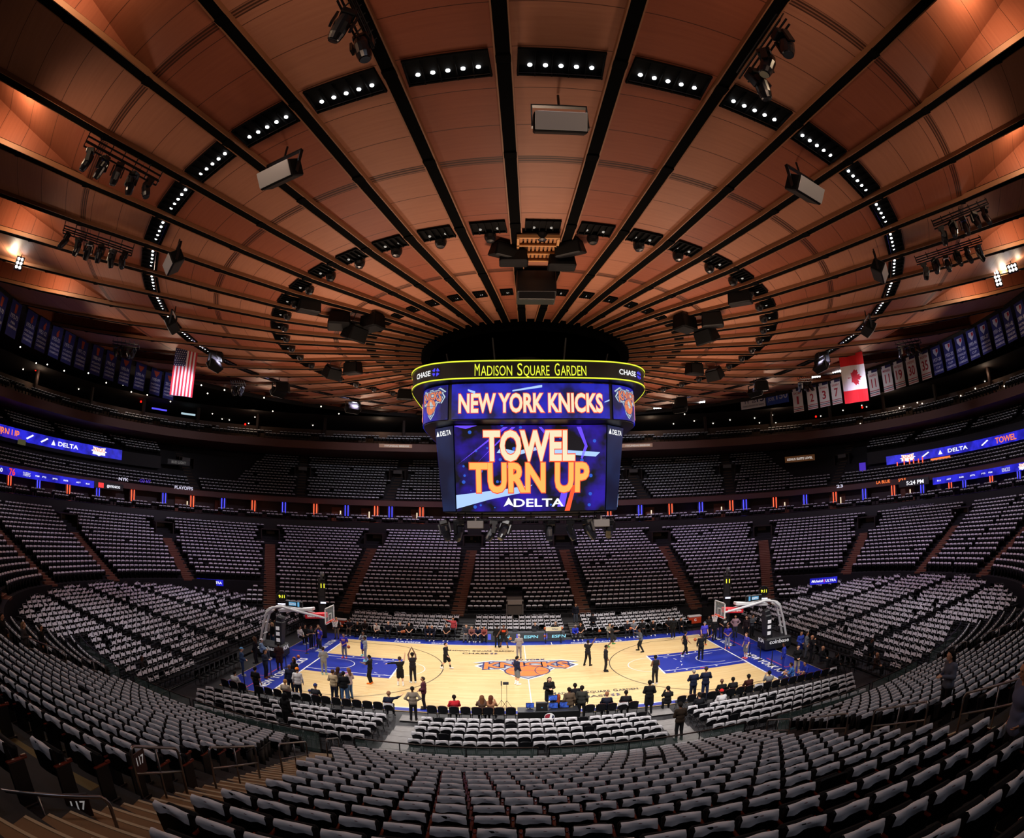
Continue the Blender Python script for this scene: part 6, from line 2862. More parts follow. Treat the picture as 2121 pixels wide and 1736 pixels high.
# near press table with monitors
p = np.array([.65, -9.55, 0])
t = thing('press_table', 'black press table with a round red white and blue emblem, at the near sideline', 'table', p)
b = MB()
b.box((0, 0, .76), (2.9, .75, .05), bev=.01)
b.build('table_top', mat('press table top', '2b2c30', .45), t)
b = MB()
b.box((0, -.34, .4), (2.9, .04, .7))
ap = b.build('apron', M_blk, t)
b = MB()
a = np.linspace(0, 2*PI, 29)[:-1]
b.add([(.05+.24*math.cos(k), -.37, .5+.2*math.sin(k)) for k in a], [list(range(28))])
b.build('emblem_disc', M_txtw, ap)
b = MB()
b.add([(.03+.2*math.cos(k), -.375, .5+.16*math.sin(k)) for k in np.linspace(PI*.4, PI*1.5, 16)], [list(range(16))])
b.build('emblem_red', M_bred, ap)
b = MB()
b.add([(.07+.19*math.cos(k), -.375, .5+.15*math.sin(k)) for k in np.linspace(-PI*.4, PI*.25, 12)], [list(range(12))])
b.build('emblem_navy', M_bstripe, ap)
for x in (-1.3, 1.3):
    b = MB()
    b.box((x, .2, .37), (.06, .3, .74))
    b.build('leg', M_blk, t)
SCR = led_mat('monitor picture', '14205a', '3f6ae0', 4, .5, .9, '7ac0ff')
for n, (x, y, z, w, h, lb, scr) in enumerate(((-.85, .1, .98, .4, .27, 'leftmost monitor with a blue picture on the press table', 1), (-.3, -.08, .98, .55, .4, 'black equipment case standing on the press table', 0),
                                              (.25, .02, .97, .48, .32, 'middle monitor with a blue picture on the press table', 1), (.78, .05, .97, .46, .32, 'right monitor with a blue picture on the press table', 1),
                                              (.25, .25, 1.3, .45, .3, 'raised monitor with a bright blue picture above the press table', 1))):
    o = thing('monitor' if scr else 'equipment_case', lb, 'monitor' if scr else 'case', p+np.array([x, y, .785]))
    hh = z-.785
    b = MB()
    b.box((0, 0, hh), (w, .05 if scr else .3, h), rot=(R(-6), 0, 0), bev=.01)
    b.build('casing', M_blk, o)
    if scr:
        b = MB()
        b.box((0, -.028, hh), (w*.9, .008, h*.86), rot=(R(-6), 0, 0))
        b.build('screen', SCR, o)
        b = MB()
        b.box((0, .02, hh/2-h*.2), (.06, .04, max(.05, hh)), bev=.005)
        b.box((0, 0, .01), (.24, .18, .02), bev=.005)
        b.build('stand', M_blk, o)
    else:
        text_part('mark', 'hp', plane_fn((0, -.17, hh-.03), (1, 0, 0), (0, 0, 1)), .06, .06, M_lcd, o)
for n, (u_, v_, top) in enumerate(((1039, 1466, 1.35), (1050, 1467, 1.45))):
    q = at(u_, v_, 0)
    t = thing('light_stand', 'thin tripod stand with a small %s head beside the press table' % ('microphone' if n == 0 else 'lamp'), 'stand', q)
    b = MB()
    for k in range(3):
        a = 2*PI*k/3+.4
        b.tube((0, 0, .45), (.28*math.cos(a), .28*math.sin(a), .01), .012, 6)
    b.build('tripod_legs', M_blk, t)
    b = MB()
    b.tube((0, 0, .4), (0, 0, top), .012, 6)
    b.build('pole', M_blk, t)
    b = MB()
    if n:
        b.box((-.05, 0, top), (.3, .06, .17), bev=.02)
    else:
        b.tube((0, 0, top-.05), (0, 0, top+.2), .03, 8)
    b.build('head', mat('stand head', '3a3c40', .4), t)
# drink coolers behind the benches
for n, (u_, v_, w) in enumerate(((706, 1291, 1.0), (1438, 1287, 1.2))):
    d = ray(u_, v_)
    q = np.array([CX, CY, CZ])+d*((10.9-CY)/d[1])
    t = thing('drink_cooler', 'orange drink cooler with a white G and white lid behind the far %s bench' % ('left' if n == 0 else 'right'), 'cooler', (q[0], 10.9, .3))
    b = MB()
    b.box((0, 0, .3), (w, .55, .6), bev=.05)
    bd = b.build('tub', mat('cooler orange', 'd9471c', .45), t)
    b = MB()
    b.box((0, 0, .68), (w*1.03, .58, .16), bev=.05)
    b.build('lid', mat('cooler lid', 'e8e4de' if n == 0 else 'd9471c', .45), t)
    text_part('lettering', 'G', plane_fn((0, -.285, .25), (1, 0, 0), (0, 0, 1)), .2, .24, M_txtw, bd)
    b = MB()
    b.box((0, 0, -.15), (w, .5, .3))
    b.build('stand', M_blk, t)
# rope posts on the blue aprons
for n, (u_, v_) in enumerate(((507, 1420), (562, 1400), (593, 1383), (636, 1354), (652, 1340), (571, 1348), (1520, 1337), (1552, 1358), (1574, 1367), (1598, 1378), (1622, 1389), (1490, 1322))):
    q = at(u_, v_, 0)
    t = thing('rope_post', 'black rope post on the blue apron, %s from the left of the %s group' % (ORD[n % 6+1], 'left' if n < 6 else 'right'), 'post', q)
    b = MB()
    b.tube((0, 0, .02), (0, 0, .98), .03, 10)
    b.build('pole', M_blk, t)
    b = MB()
    b.lathe([(.17, 0), (.17, .015), (.05, .04)], 18)
    b.build('base', M_blk, t)


# ================================================================== people
def capsule(X, Y, Z, a, b, ra, rb, sx=1.):
    a, b = np.array(a, float), np.array(b, float)
    px, py, pz = (X-a[0])/sx, Y-a[1], Z-a[2]
    d = b-a
    d[0] /= sx
    dd = d @ d+1e-9
    t = np.clip((px*d[0]+py*d[1]+pz*d[2])/dd, 0, 1)
    return np.sqrt((px-t*d[0])**2+(py-t*d[1])**2+(pz-t*d[2])**2)-(ra+(rb-ra)*t)


def surface_net(F, o, h):
    nx, ny, nz = F.shape
    I = F < 0
    c = np.zeros((nx-1, ny-1, nz-1), np.int8)
    for dx in (0, 1):
        for dy in (0, 1):
            for dz in (0, 1):
                c += I[dx:nx-1+dx, dy:ny-1+dy, dz:nz-1+dz]
    mask = (c > 0) & (c < 8)
    idx = -np.ones(mask.shape, np.int64)
    ii = np.argwhere(mask)
    idx[mask] = np.arange(len(ii))
    acc = np.zeros((len(ii), 3))
    cnt = np.zeros(len(ii))
    for ax in range(3):
        for u_ in (0, 1):
            for v_ in (0, 1):
                p = np.zeros(3, int)
                oth = [k for k in range(3) if k != ax]
                p[oth[0]], p[oth[1]] = u_, v_
                q = p.copy()
                q[ax] = 1
                A, B = ii+p, ii+q
                fa, fb = F[A[:, 0], A[:, 1], A[:, 2]], F[B[:, 0], B[:, 1], B[:, 2]]
                x = (fa < 0) != (fb < 0)
                t = np.where(x, fa/(fa-fb+1e-12), 0)
                pos = ii+p+np.eye(3)[ax]*t[:, None]
                acc[x] += pos[x]
                cnt[x] += 1
    V = acc/cnt[:, None]*h+o
    Q = []
    for ax in range(3):
        oth = [k for k in range(3) if k != ax]
        sl_a = [slice(None)]*3
        sl_b = [slice(None)]*3
        sl_a[ax], sl_b[ax] = slice(0, -1), slice(1, None)
        x = I[tuple(sl_a)] != I[tuple(sl_b)]
        e = np.argwhere(x)
        ok = (e[:, oth[0]] > 0) & (e[:, oth[1]] > 0) & (e[:, oth[0]] < idx.shape[oth[0]]) & (e[:, oth[1]] < idx.shape[oth[1]])
        e = e[ok]
        c4 = []
        for u_, v_ in ((0, 0), (1, 0), (1, 1), (0, 1)):
            k = e.copy()
            k[:, oth[0]] -= u_
            k[:, oth[1]] -= v_
            c4.append(idx[k[:, 0], k[:, 1], k[:, 2]])
        q = np.stack(c4, 1)
        fl = I[e[:, 0], e[:, 1], e[:, 2]]
        if ax == 1:
            fl = ~fl
        q[~fl] = q[~fl][:, ::-1]
        Q.append(q)
    return V, np.vstack(Q)


def blend(caps, k, h, extra=None):
    """closed smooth surface round tapered capsules: (a, b, ra, rb[, x stretch])"""
    P = np.array([c[0] for c in caps]+[c[1] for c in caps], float)
    rr = max(max(c[2], c[3]) for c in caps)*1.4+.05
    lo, hi = P.min(0)-rr, P.max(0)+rr
    n = np.ceil((hi-lo)/h).astype(int)+1
    F = np.full(n, .5)
    ax = [lo[i]+h*np.arange(n[i]) for i in range(3)]
    for c in caps:
        a, b, ra, rb = c[:4]
        sx = c[4] if len(c) > 4 else 1.
        kk = c[5] if len(c) > 5 else k
        m = max(ra, rb)*max(1, sx)+.09
        s = [slice(max(0, int((min(a[i], b[i])-m-lo[i])/h)), int((max(a[i], b[i])+m-lo[i])/h)+2) for i in range(3)]
        X, Y, Z = np.meshgrid(ax[0][s[0]], ax[1][s[1]], ax[2][s[2]], indexing='ij')
        d = capsule(X, Y, Z, a, b, ra, rb, sx)
        f = F[s[0], s[1], s[2]]
        hh = np.clip(kk-np.abs(f-d), 0, None)
        F[s[0], s[1], s[2]] = np.minimum(f, d)-hh*hh/(4*kk)
    if extra is not None:
        X, Y, Z = np.meshgrid(*ax, indexing='ij')
        F = extra(F, X, Y, Z)
    return surface_net(F, lo, h)


def pose(name):
    """joint positions of a 1.8 m figure facing +y"""
    J = dict(pel=(0, 0, .97), waist=(0, -.005, 1.13), chest=(0, 0, 1.33), neck=(0, -.01, 1.48), head=(0, .03, 1.665), sh=.185, hip=.088,
             kn=[(-.11, .03, .51), (.11, .03, .51)], an=[(-.12, -.03, .085), (.12, -.03, .085)], toe=[(-.15, .15, .035), (.15, .15, .035)],
             el=[(-.255, -.03, 1.17), (.255, -.03, 1.17)], wr=[(-.265, .08, .93), (.265, .08, .93)], up=0)
    if name == 'clasp':
        J['el'] = [(-.27, -.02, 1.18), (.27, -.02, 1.18)]
        J['wr'] = [(-.07, .21, 1.03), (.08, .22, 1.02)]
    elif name == 'folded':
        J['el'] = [(-.27, .06, 1.2), (.27, .06, 1.2)]
        J['wr'] = [(.10, .2, 1.24), (-.1, .22, 1.2)]
    elif name == 'hips':
        J['el'] = [(-.36, -.1, 1.2), (.36, -.1, 1.2)]
        J['wr'] = [(-.18, .03, 1.04), (.18, .03, 1.04)]
    elif name == 'chin':
        J['el'] = [(-.24, .1, 1.2), (.25, .12, 1.22)]
        J['wr'] = [(.06, .22, 1.2), (.06, .2, 1.46)]
    elif name == 'photo':
        J['el'] = [(-.24, .12, 1.28), (.24, .12, 1.28)]
        J['wr'] = [(-.09, .24, 1.55), (.09, .24, 1.55)]
    elif name == 'phone':
        J['el'] = [(-.25, .02, 1.18), (.25, .02, 1.18)]
        J['wr'] = [(-.06, .27, 1.2), (.06, .27, 1.2)]
        J['head'] = (0, .06, 1.65)
    elif name == 'arm_up':
        J['el'] = [(-.27, .1, 1.26), (.25, .16, 1.58)]
        J['wr'] = [(-.22, .33, 1.3), (.3, .38, 1.8)]
        J['an'] = [(-.2, -.1, .085), (.17, .02, .085)]
        J['kn'] = [(-.15, .03, .51), (.13, .08, .51)]
        J['toe'] = [(-.24, .07, .035), (.2, .19, .035)]
    elif name == 'shoot':
        J['el'] = [(-.2, .16, 1.62), (.2, .16, 1.62)]
        J['wr'] = [(-.07, .2, 1.9), (.08, .26, 1.92)]
    elif name == 'spread':
        J['el'] = [(-.44, .02, 1.40), (.27, .1, 1.62)]
        J['wr'] = [(-.70, .05, 1.36), (.32, .16, 1.88)]
        J['an'] = [(-.15, 0, .085), (.14, -.08, .085)]
    elif name == 'point':
        J['el'] = [(-.26, -.03, 1.17), (.42, .08, 1.5)]
        J['wr'] = [(-.27, .08, .93), (.66, .18, 1.62)]
    elif name == 'forward':
        J['el'] = [(-.24, .14, 1.25), (.24, .14, 1.25)]
        J['wr'] = [(-.14, .42, 1.28), (.16, .4, 1.24)]
        J['kn'] = [(-.12, .1, .51), (.12, .1, .51)]
    elif name == 'offer':
        J['el'] = [(-.28, .05, 1.2), (.25, -.02, 1.17)]
        J['wr'] = [(-.42, .26, 1.18), (.1, .2, 1.05)]
    elif name == 'walk':
        J['kn'] = [(-.1, .2, .53), (.1, -.02, .5)]
        J['an'] = [(-.1, .26, .1), (.11, -.3, .15)]
        J['toe'] = [(-.12, .44, .06), (.13, -.16, .035)]
        J['el'] = [(-.25, -.12, 1.18), (.25, .04, 1.17)]
        J['wr'] = [(-.26, -.06, .95), (.26, .22, .99)]
    elif name == 'dribble':
        J['pel'] = (0, -.06, .9)
        J['waist'] = (0, 0, 1.06)
        J['chest'] = (0, .05, 1.25)
        J['neck'] = (0, .08, 1.4)
        J['head'] = (0, .13, 1.58)
        J['kn'] = [(-.18, .14, .48), (.18, .12, .48)]
        J['an'] = [(-.26, .0, .085), (.25, -.08, .085)]
        J['toe'] = [(-.3, .18, .035), (.3, .1, .035)]
        J['el'] = [(-.28, .08, 1.1), (.33, .1, 1.1)]
        J['wr'] = [(-.2, .3, 1.02), (.42, .28, .95)]
    elif name in ('sit', 'sit_lean', 'sit_phone', 'sit_arm'):
        J['pel'] = (0, -.08, .56)
        J['waist'] = (0, -.1, .72)
        J['chest'] = (0, -.1, .92)
        J['neck'] = (0, -.1, 1.07)
        J['head'] = (0, -.05, 1.255)
        J['kn'] = [(-.14, .36, .52), (.14, .36, .52)]
        J['an'] = [(-.15, .36, .09), (.15, .40, .09)]
        J['toe'] = [(-.17, .54, .035), (.17, .58, .035)]
        J['el'] = [(-.26, -.02, .8), (.26, -.02, .8)]
        J['wr'] = [(-.1, .2, .66), (.1, .22, .66)]
        if name == 'sit_lean':
            J['waist'] = (0, -.02, .7)
            J['chest'] = (0, .09, .87)
            J['neck'] = (0, .17, 1.0)
            J['head'] = (0, .26, 1.16)
            J['el'] = [(-.2, .24, .68), (.2, .24, .68)]
            J['wr'] = [(-.05, .42, .62), (.05, .44, .6)]
        if name == 'sit_phone':
            J['el'] = [(-.24, .06, .84), (.24, .06, .84)]
            J['wr'] = [(-.08, .26, 1.08), (.1, .26, 1.08)]
        if name == 'sit_arm':
            J['el'] = [(-.26, -.02, .8), (.38, .02, 1.02)]
            J['wr'] = [(-.1, .2, .66), (.58, .06, 1.14)]
    elif name == 'sit_floor':
        J['pel'] = (0, -.08, .14)
        J['waist'] = (0, -.1, .3)
        J['chest'] = (0, -.06, .5)
        J['neck'] = (0, -.02, .65)
        J['head'] = (0, .04, .83)
        J['kn'] = [(-.22, .3, .42), (.22, .3, .42)]
        J['an'] = [(-.16, .5, .08), (.16, .52, .08)]
        J['toe'] = [(-.18, .68, .05), (.18, .7, .05)]
        J['el'] = [(-.26, .1, .38), (.26, .1, .38)]
        J['wr'] = [(-.1, .32, .4), (.1, .34, .4)]
    elif name == 'lunge':
        J['pel'] = (0, 0, .9)
        J['waist'] = (.02, .02, 1.06)
        J['chest'] = (.05, .05, 1.26)
        J['neck'] = (.07, .06, 1.41)
        J['head'] = (.09, .1, 1.59)
        J['kn'] = [(-.2, .1, .5), (.2, .14, .48)]
        J['an'] = [(-.34, -.1, .085), (.3, .08, .085)]
        J['toe'] = [(-.38, .07, .035), (.36, .24, .035)]
        J['el'] = [(-.2, .1, 1.1), (.33, .12, 1.3)]
        J['wr'] = [(-.16, .32, 1.05), (.5, .28, 1.32)]
    elif name == 'run':
        J['kn'] = [(-.1, .3, .62), (.1, -.02, .5)]
        J['an'] = [(-.1, .1, .34), (.11, -.3, .2)]
        J['toe'] = [(-.1, .26, .26), (.12, -.18, .08)]
        J['el'] = [(-.25, .1, 1.22), (.25, .12, 1.28)]
        J['wr'] = [(-.16, .36, 1.24), (.2, .4, 1.3)]
    return J


def shoulders(J):
    n = np.array(J['neck'])
    return [n+np.array([-J['sh'], 0, -.055]), n+np.array([J['sh'], 0, -.055])]


def hips(J):
    p = np.array(J['pel'])
    return [p+np.array([-J['hip'], 0, -.03]), p+np.array([J['hip'], 0, -.03])]


def torso(J, g=0.):
    p, w, c, n = (np.array(J[k]) for k in ('pel', 'waist', 'chest', 'neck'))
    X = np.array([1, 0, 0])
    S = shoulders(J)
    return [(p-X*.075, p+X*.075, .108+g, .108+g), (w-X*.065, w+X*.065, .098+g, .098+g), (c-X*.09, c+X*.09, .108+g, .108+g),
            (p, w, .11+g, .105+g), (w, c, .105+g, .115+g), (c, n-(0, 0, .06), .11+g, .07+g), (S[0], S[1], .058+g, .058+g)]


def limb_caps(J, which, g=0., cut=1.):
    out = []
    S, Hp = shoulders(J), hips(J)
    for k in (0, 1):
        if which == 'arm':
            e, w = np.array(J['el'][k]), np.array(J['wr'][k])
            if cut <= .5:
                e2 = S[k]+(e-S[k])*cut*2
                out.append((S[k], e2, .056+g, .052+g))
            else:
                w2 = e+(w-e)*(cut-.5)*2
                out += [(S[k], e, .055+g, .044+g), (e, w2, .043+g, .033+g)]
        else:
            kn, an = np.array(J['kn'][k]), np.array(J['an'][k])
            if cut <= .5:
                out.append((Hp[k], Hp[k]+(kn-Hp[k])*cut*2, .092+g, .08+g))
            else:
                out += [(Hp[k], kn, .088+g, .06+g), (kn, kn+(an-kn)*(cut-.5)*2, .058+g, .042+g)]
    return out


def foot_caps(J, g=0.):
    out = []
    for k in (0, 1):
        a, t = np.array(J['an'][k]), np.array(J['toe'][k])
        d = t-a
        heel = a-d*np.array([.2, .2, 0])
        heel[2] = t[2]+.005
        out += [(a, a-(0, 0, .02), .04+g, .042+g), (heel, t, .036+g, .034+g)]
    return out


def head_caps(J):
    h = np.array(J['head'])
    n = np.array(J['neck'])
    v = lambda x, y, z: h+np.array([x, y, z])
    return [(n-(0, 0, .06), v(0, -.02, -.08), .058, .052), (v(0, -.012, .02), v(0, -.002, .03), .088, .09), (v(0, .03, -.045), v(0, .035, -.075), .055, .042),
            (v(0, -.045, .015), v(0, -.04, .02), .075, .078), (v(0, .09, -.004), v(0, .112, -.03), .011, .016, 1., .012), (v(-.09, .0, -.008), v(-.088, .005, -.03), .018, .014, 1., .01),
            (v(.09, .0, -.008), v(.088, .005, -.03), .018, .014, 1., .01), (v(-.035, .082, .03), v(.035, .082, .03), .012, .012, 1., .02),
            (v(-.018, .083, -.062), v(.018, .083, -.062), .009, .009, 1., .01)]


def hand_caps(J):
    out = []
    for k in (0, 1):
        e, w = np.array(J['el'][k]), np.array(J['wr'][k])
        d = (w-e)/np.linalg.norm(w-e)
        side = np.cross(d, (0, 0, 1.)) if abs(d[2]) < .8 else np.cross(d, (1., 0, 0))
        if abs(d[2]) >= .8:
            side = np.cross(d, (1., 0, 0))
        side /= np.linalg.norm(side)
        nrm = np.cross(side, d)
        cen = np.array([0, .3, w[2]])-w
        if nrm @ cen < 0:
            nrm = -nrm
        kn = w+d*.085
        for f in (-.022, 0, .022):
            out.append((w+side*f*.5, kn+side*f*1.2, .018, .0155, 1., .02))
        for i, (f, ln) in enumerate(((-.036, .075), (-.012, .085), (.012, .08), (.036, .062))):
            b_ = kn+side*f*.95
            m = b_+d*ln*.55+nrm*.006
            t = m+d*ln*.38+nrm*.022
            out += [(b_, m, .0112, .0108, 1., .004), (m, t, .0105, .0095, 1., .004)]
        th = w+d*.03+side*(-.028)
        out += [(th, th+d*.035-side*.026+nrm*.012, .0135, .0118, 1., .008), (th+d*.035-side*.026+nrm*.012, th+d*.062-side*.03+nrm*.03, .0115, .01, 1., .005)]
    return out


GC = {}


def gmesh(nm, V, Q, mats_n, mi=None):
    me = quick_mesh(nm, V, np.zeros((0, 3), int), Q, [], mi_q=mi, smooth=True)
    return me


def body_mesh(p):
    if ('body', p) not in GC:
        J = pose(p)
        V, Q = blend(torso(J)+limb_caps(J, 'arm')+limb_caps(J, 'leg')+foot_caps(J)+head_caps(J)+hand_caps(J), .035, .0112)
        h = np.array(J['head'])
        c = V[Q].mean(1)-h
        mi = np.zeros(len(Q), int)
        for sx in (-1, 1):
            mi[np.linalg.norm((c-np.array([sx*.034, .088, .008]))*np.array([1, .6, 1.6]), axis=1) < .017] = 1
        mi[(np.abs(c[:, 0]) < .026) & (np.abs(c[:, 2]+.063) < .011) & (c[:, 1] > .06)] = 2
        GC['body', p] = (V, Q, mi)
    return GC['body', p]


def garment(p, g):
    if (g, p) in GC:
        return GC[g, p]
    J = pose(p)
    h = np.array(J['head'])
    mi = None
    vx = .0155
    if g in ('long', 'tee', 'vest', 'coat', 'jacket'):
        cut = {'long': .96, 'tee': .34, 'vest': 0., 'coat': .96, 'jacket': .97}[g]
        gg = {'jacket': .024, 'coat': .026}.get(g, .017)
        caps = torso(J, gg)
        if cut:
            caps += limb_caps(J, 'arm', gg*.85+(.01 if g == 'tee' else 0), cut)
        Hp = hips(J)
        if g == 'coat':
            for k in (0, 1):
                caps.append((Hp[k], np.array(J['kn'][k])*.9+Hp[k]*.1, .105+gg, .10+gg))
        else:
            caps.append((np.array(J['pel'])-(.085, 0, .05), np.array(J['pel'])+(.085, 0, -.05), .09+gg, .09+gg))

        def ex(F, X, Y, Z):
            nk = np.array(J['neck'])
            up = nk[2]+.045 if g != 'vest' else nk[2]+.02
            F = np.maximum(F, Z-up-.4*np.clip(-(Y-nk[1]), -.1, .1)*0)
            if g == 'vest':
                F = np.maximum(F, (np.abs(X-nk[0])-.185))
            return F
        V, Q = blend(caps, .04, vx, ex)
        c = V[Q].mean(1)
        nrm = np.cross(V[Q[:, 2]]-V[Q[:, 0]], V[Q[:, 3]]-V[Q[:, 1]])
        ch = np.array(J['chest'])
        r = c-ch
        mi = np.zeros(len(Q), int)
        mi[(np.abs(r[:, 0]) < .13) & (r[:, 2] > -.1) & (r[:, 2] < .07) & (r[:, 1] > .03)] = 1
        mi[(np.abs(r[:, 0]) < .11) & (r[:, 2] > -.14) & (r[:, 2] < .09) & (r[:, 1] < -.03)] = 2
        mi[(mi == 0) & (np.floor(c[:, 2]/.075).astype(int) % 2 == 0)] = 3
    elif g in ('pants', 'shorts'):
        X = np.array([.075, 0, 0])
        pl = np.array(J['pel'])
        gg = .016 if g == 'pants' else .032
        caps = [(pl-X, pl+X, .106+gg*.6, .106+gg*.6), (pl, np.array(J['waist']), .108+gg*.5, .095+gg*.3)]+limb_caps(J, 'leg', gg, .98 if g == 'pants' else .46)
        wz = np.array(J['waist'])
        V, Q = blend(caps, .03, vx, lambda F, X_, Y, Z: np.maximum(F, Z-(wz[2]-.02)))
    elif g == 'shoes':
        V, Q = blend(foot_caps(J, .012), .02, .012)
    elif g == 'socks':
        caps = []
        for k in (0, 1):
            kn, an = np.array(J['kn'][k]), np.array(J['an'][k])
            caps.append((kn+(an-kn)*.62, an, .055, .05))
        V, Q = blend(caps, .01, .0145)
    elif g in ('hair', 'fade', 'longhair', 'bun'):
        v = lambda x, y, z: h+np.array([x, y, z])
        t = {'hair': .016, 'fade': .008, 'longhair': .02, 'bun': .016}[g]
        caps = [(v(0, -.014, .026), v(0, -.004, .034), .089+t, .091+t), (v(0, -.048, .012), v(0, -.043, .018), .078+t, .08+t)]
        if g == 'bun':
            caps.append((v(0, -.12, .1), v(0, -.13, .11), .05, .05))

        def ex(F, X, Y, Z):
            y, z = Y-h[1], Z-h[2]
            lim = .028 if g != 'fade' else .02
            return np.maximum(F, np.minimum(y-lim-.55*np.clip(z-.055, -.2, .2), .3) if g == 'longhair' else np.maximum(y-.045-.9*(z-.075), -(z+.055-.25*y)))
        if g == 'longhair':
            caps += [(v(0, -.07, .0), v(0, -.115, -.26), .088, .075, 1.25), (v(-.085, -.02, -.02), v(-.09, -.03, -.24), .035, .03), (v(.085, -.02, -.02), v(.09, -.03, -.24), .035, .03)]
        V, Q = blend(caps, .02, .0115, ex)
    elif g in ('cap', 'beanie', 'hood'):
        v = lambda x, y, z: h+np.array([x, y, z])
        if g == 'hood':
            caps = [(v(0, -.02, .03), v(0, -.02, .02), .118, .118), (v(0, -.05, -.1), v(0, -.03, .0), .11, .11)]
            ex = lambda F, X, Y, Z: np.maximum(F, (Y-h[1])-.045)
        else:
            caps = [(v(0, -.014, .036), v(0, -.006, .044), .106, .107), (v(0, -.046, .02), v(0, -.04, .03), .092, .095)]
            if g == 'cap':
                caps.append((v(-.04, .1, .05), v(.04, .1, .05), .016, .016, 1., .01))
                caps.append((v(-.04, .15, .042), v(.04, .15, .042), .014, .014, 1., .02))
            ex = lambda F, X, Y, Z: np.maximum(F, -(Z-h[2]-.03+.25*(Y-h[1])*0))
        V, Q = blend(caps, .02, .0115, ex)
    GC[g, p] = (V, Q, mi)
    return GC[g, p]


MESHC = {}
SKIN = {'l': 'd9a88a', 'm': 'b98462', 'd': '6b4430', 'k': '4a2e20'}
M_eye = mat('eye dark', '1c1512', .3)
M_lip = mat('lips', '8f4b42', .5)


def colm(c):
    return mat('cloth '+c, c, .85, spec=.2)


def shared(kind, p, mats):
    key = (kind, p, tuple(m.name for m in mats))
    if key in MESHC:
        return MESHC[key]
    V, Q, mi = body_mesh(p) if kind == 'body' else garment(p, kind)
    base = (kind, p)
    if base not in MESHC:
        me = quick_mesh(kind, V, np.zeros((0, 3), int), Q, mats, mi_q=mi, smooth=True)
        MESHC[base] = me
    else:
        me = MESHC[base].copy()
        me.materials.clear()
        for m in mats:
            me.materials.append(m)
    MESHC[key] = me
    return me


GNAME = {'long': 'long_sleeved_top', 'tee': 'short_sleeved_top', 'vest': 'sleeveless_top', 'coat': 'long_coat', 'jacket': 'jacket', 'pants': 'trousers', 'shorts': 'shorts',
         'shoes': 'shoes', 'socks': 'socks', 'hair': 'hair', 'fade': 'hair', 'longhair': 'long_hair', 'bun': 'hair_bun', 'cap': 'cap', 'beanie': 'beanie', 'hood': 'hood'}
NPEOPLE = 0


def person(u_, v_, z, p, yaw, label, skin='m', hair=('fade', '15100d'), top=('long', '17171a'), bot=('pants', '141416'), shoes='1a1a1c', hat=None, pr=None, h=1.86, pos=None,
           socks=None):
    """figure whose feet (or chair foot point) are at pixel (u, v) on height z; yaw 0 looks away from the camera side (+y)"""
    global NPEOPLE
    NPEOPLE += 1
    q = at(u_, v_, z) if pos is None else np.array(pos)
    t = thing('person', label, 'person', (q[0], q[1], z), R(yaw))
    t.scale = (h/1.8,)*3
    link('body', shared('body', p, [mat('skin '+skin, SKIN[skin], .55), M_eye, M_lip]), t)
    tc = colm(top[1])
    pm = {k: tc for k in (1, 2, 3)}
    if pr:
        pm[{'front': 1, 'back': 2, 'stripe': 3}[pr[0]]] = colm(pr[1])
    link(GNAME[top[0]], shared(top[0], p, [tc, pm[1], pm[2], pm[3]]), t)
    link(GNAME[bot[0]], shared(bot[0], p, [colm(bot[1])]), t)
    link('shoes', shared('shoes', p, [colm(shoes)]), t)
    if socks:
        link('socks', shared('socks', p, [colm(socks)]), t)
    if hair:
        link(GNAME[hair[0]], shared(hair[0], p, [colm(hair[1])]), t)
    if hat:
        link(GNAME[hat[0]], shared(hat[0], p, [colm(hat[1])]), t)
    return t


K, BL = '141416', '1f2fae'
GR = '8f9296'
# --- on the court, left half
person(672, 1397, 0, 'clasp', 20, 'person in grey hoodie and grey sweatpants seen from behind at the left baseline', 'l', ('hair', '2a1c14'), ('long', GR), ('pants', '8b8e92'), '9fd8e6')
person(714, 1363, 0, 'clasp', 175, 'person in purple shooting shirt and grey trousers with a ball at the left key', 'm', ('fade', '1a1210'), ('tee', '3a33b4'), ('pants', '7d7f84'), 'ff6a6a', pr=('front', 'd89a8c'))
ball(at(722, 1340, .95), 'orange basketball held by the person in the purple shirt at the left key')
person(754, 1358, 0, 'chin', 170, 'person in grey hoodie and blue shorts touching the face at the left key', 'd', ('hair', '1a1210'), ('long', '85888d'), ('shorts', '25309a'), '7fd4ea')
person(758, 1370, 0, 'stand', 100, 'bearded person in grey sweatshirt beside the left key, before the blue shorts', 'd', ('fade', '15100d'), ('long', '8c8f93'), ('pants', '85878b'), '8ee0f0')
person(768, 1416, 0, 'forward', 80, 'person in black tee, black trousers and bright orange shoes on the left key', 'd', ('fade', '100c0a'), ('tee', '17171a'), ('pants', K), 'f07a22')
person(664, 1347, 0, 'stand', 140, 'bald person in purple shirt beside the left baseline', 'd', None, ('tee', '4038b8'), ('pants', '33353a'), 'dddddd', pr=('front', 'd8a090'))
person(830, 1420, 0, 'spread', 15, 'person in black top and shorts with one arm spread and one raised', 'l', ('hair', '3a2618'), ('long', '151518'), ('shorts', '141416'), 'e8e6d8', socks='e6e4e0')
person(856, 1414, 0, 'shoot', 20, 'tall person in black sleeveless top and tights reaching up with both arms', 'd', ('hair', '120d0b'), ('vest', '1c1a20'), ('pants', '1b191f'), 'e4e8ea', h=1.98)
person(924, 1385, 0, 'walk', 250, 'person in black hoodie, black shorts and white shoes walking near the arc', 'l', ('hair', '2a1a12'), ('long', '17151a'), ('shorts', '121214'), 'e9e9ea', socks='2a2a2c')
person(1071, 1418, 0, 'stand', 300, 'person in navy jacket and grey shorts standing beside the centre emblem', 'l', ('hair', '14100d'), ('jacket', '1a1f38'), ('shorts', '6e7278'), 'eef0f2', socks='efefef')
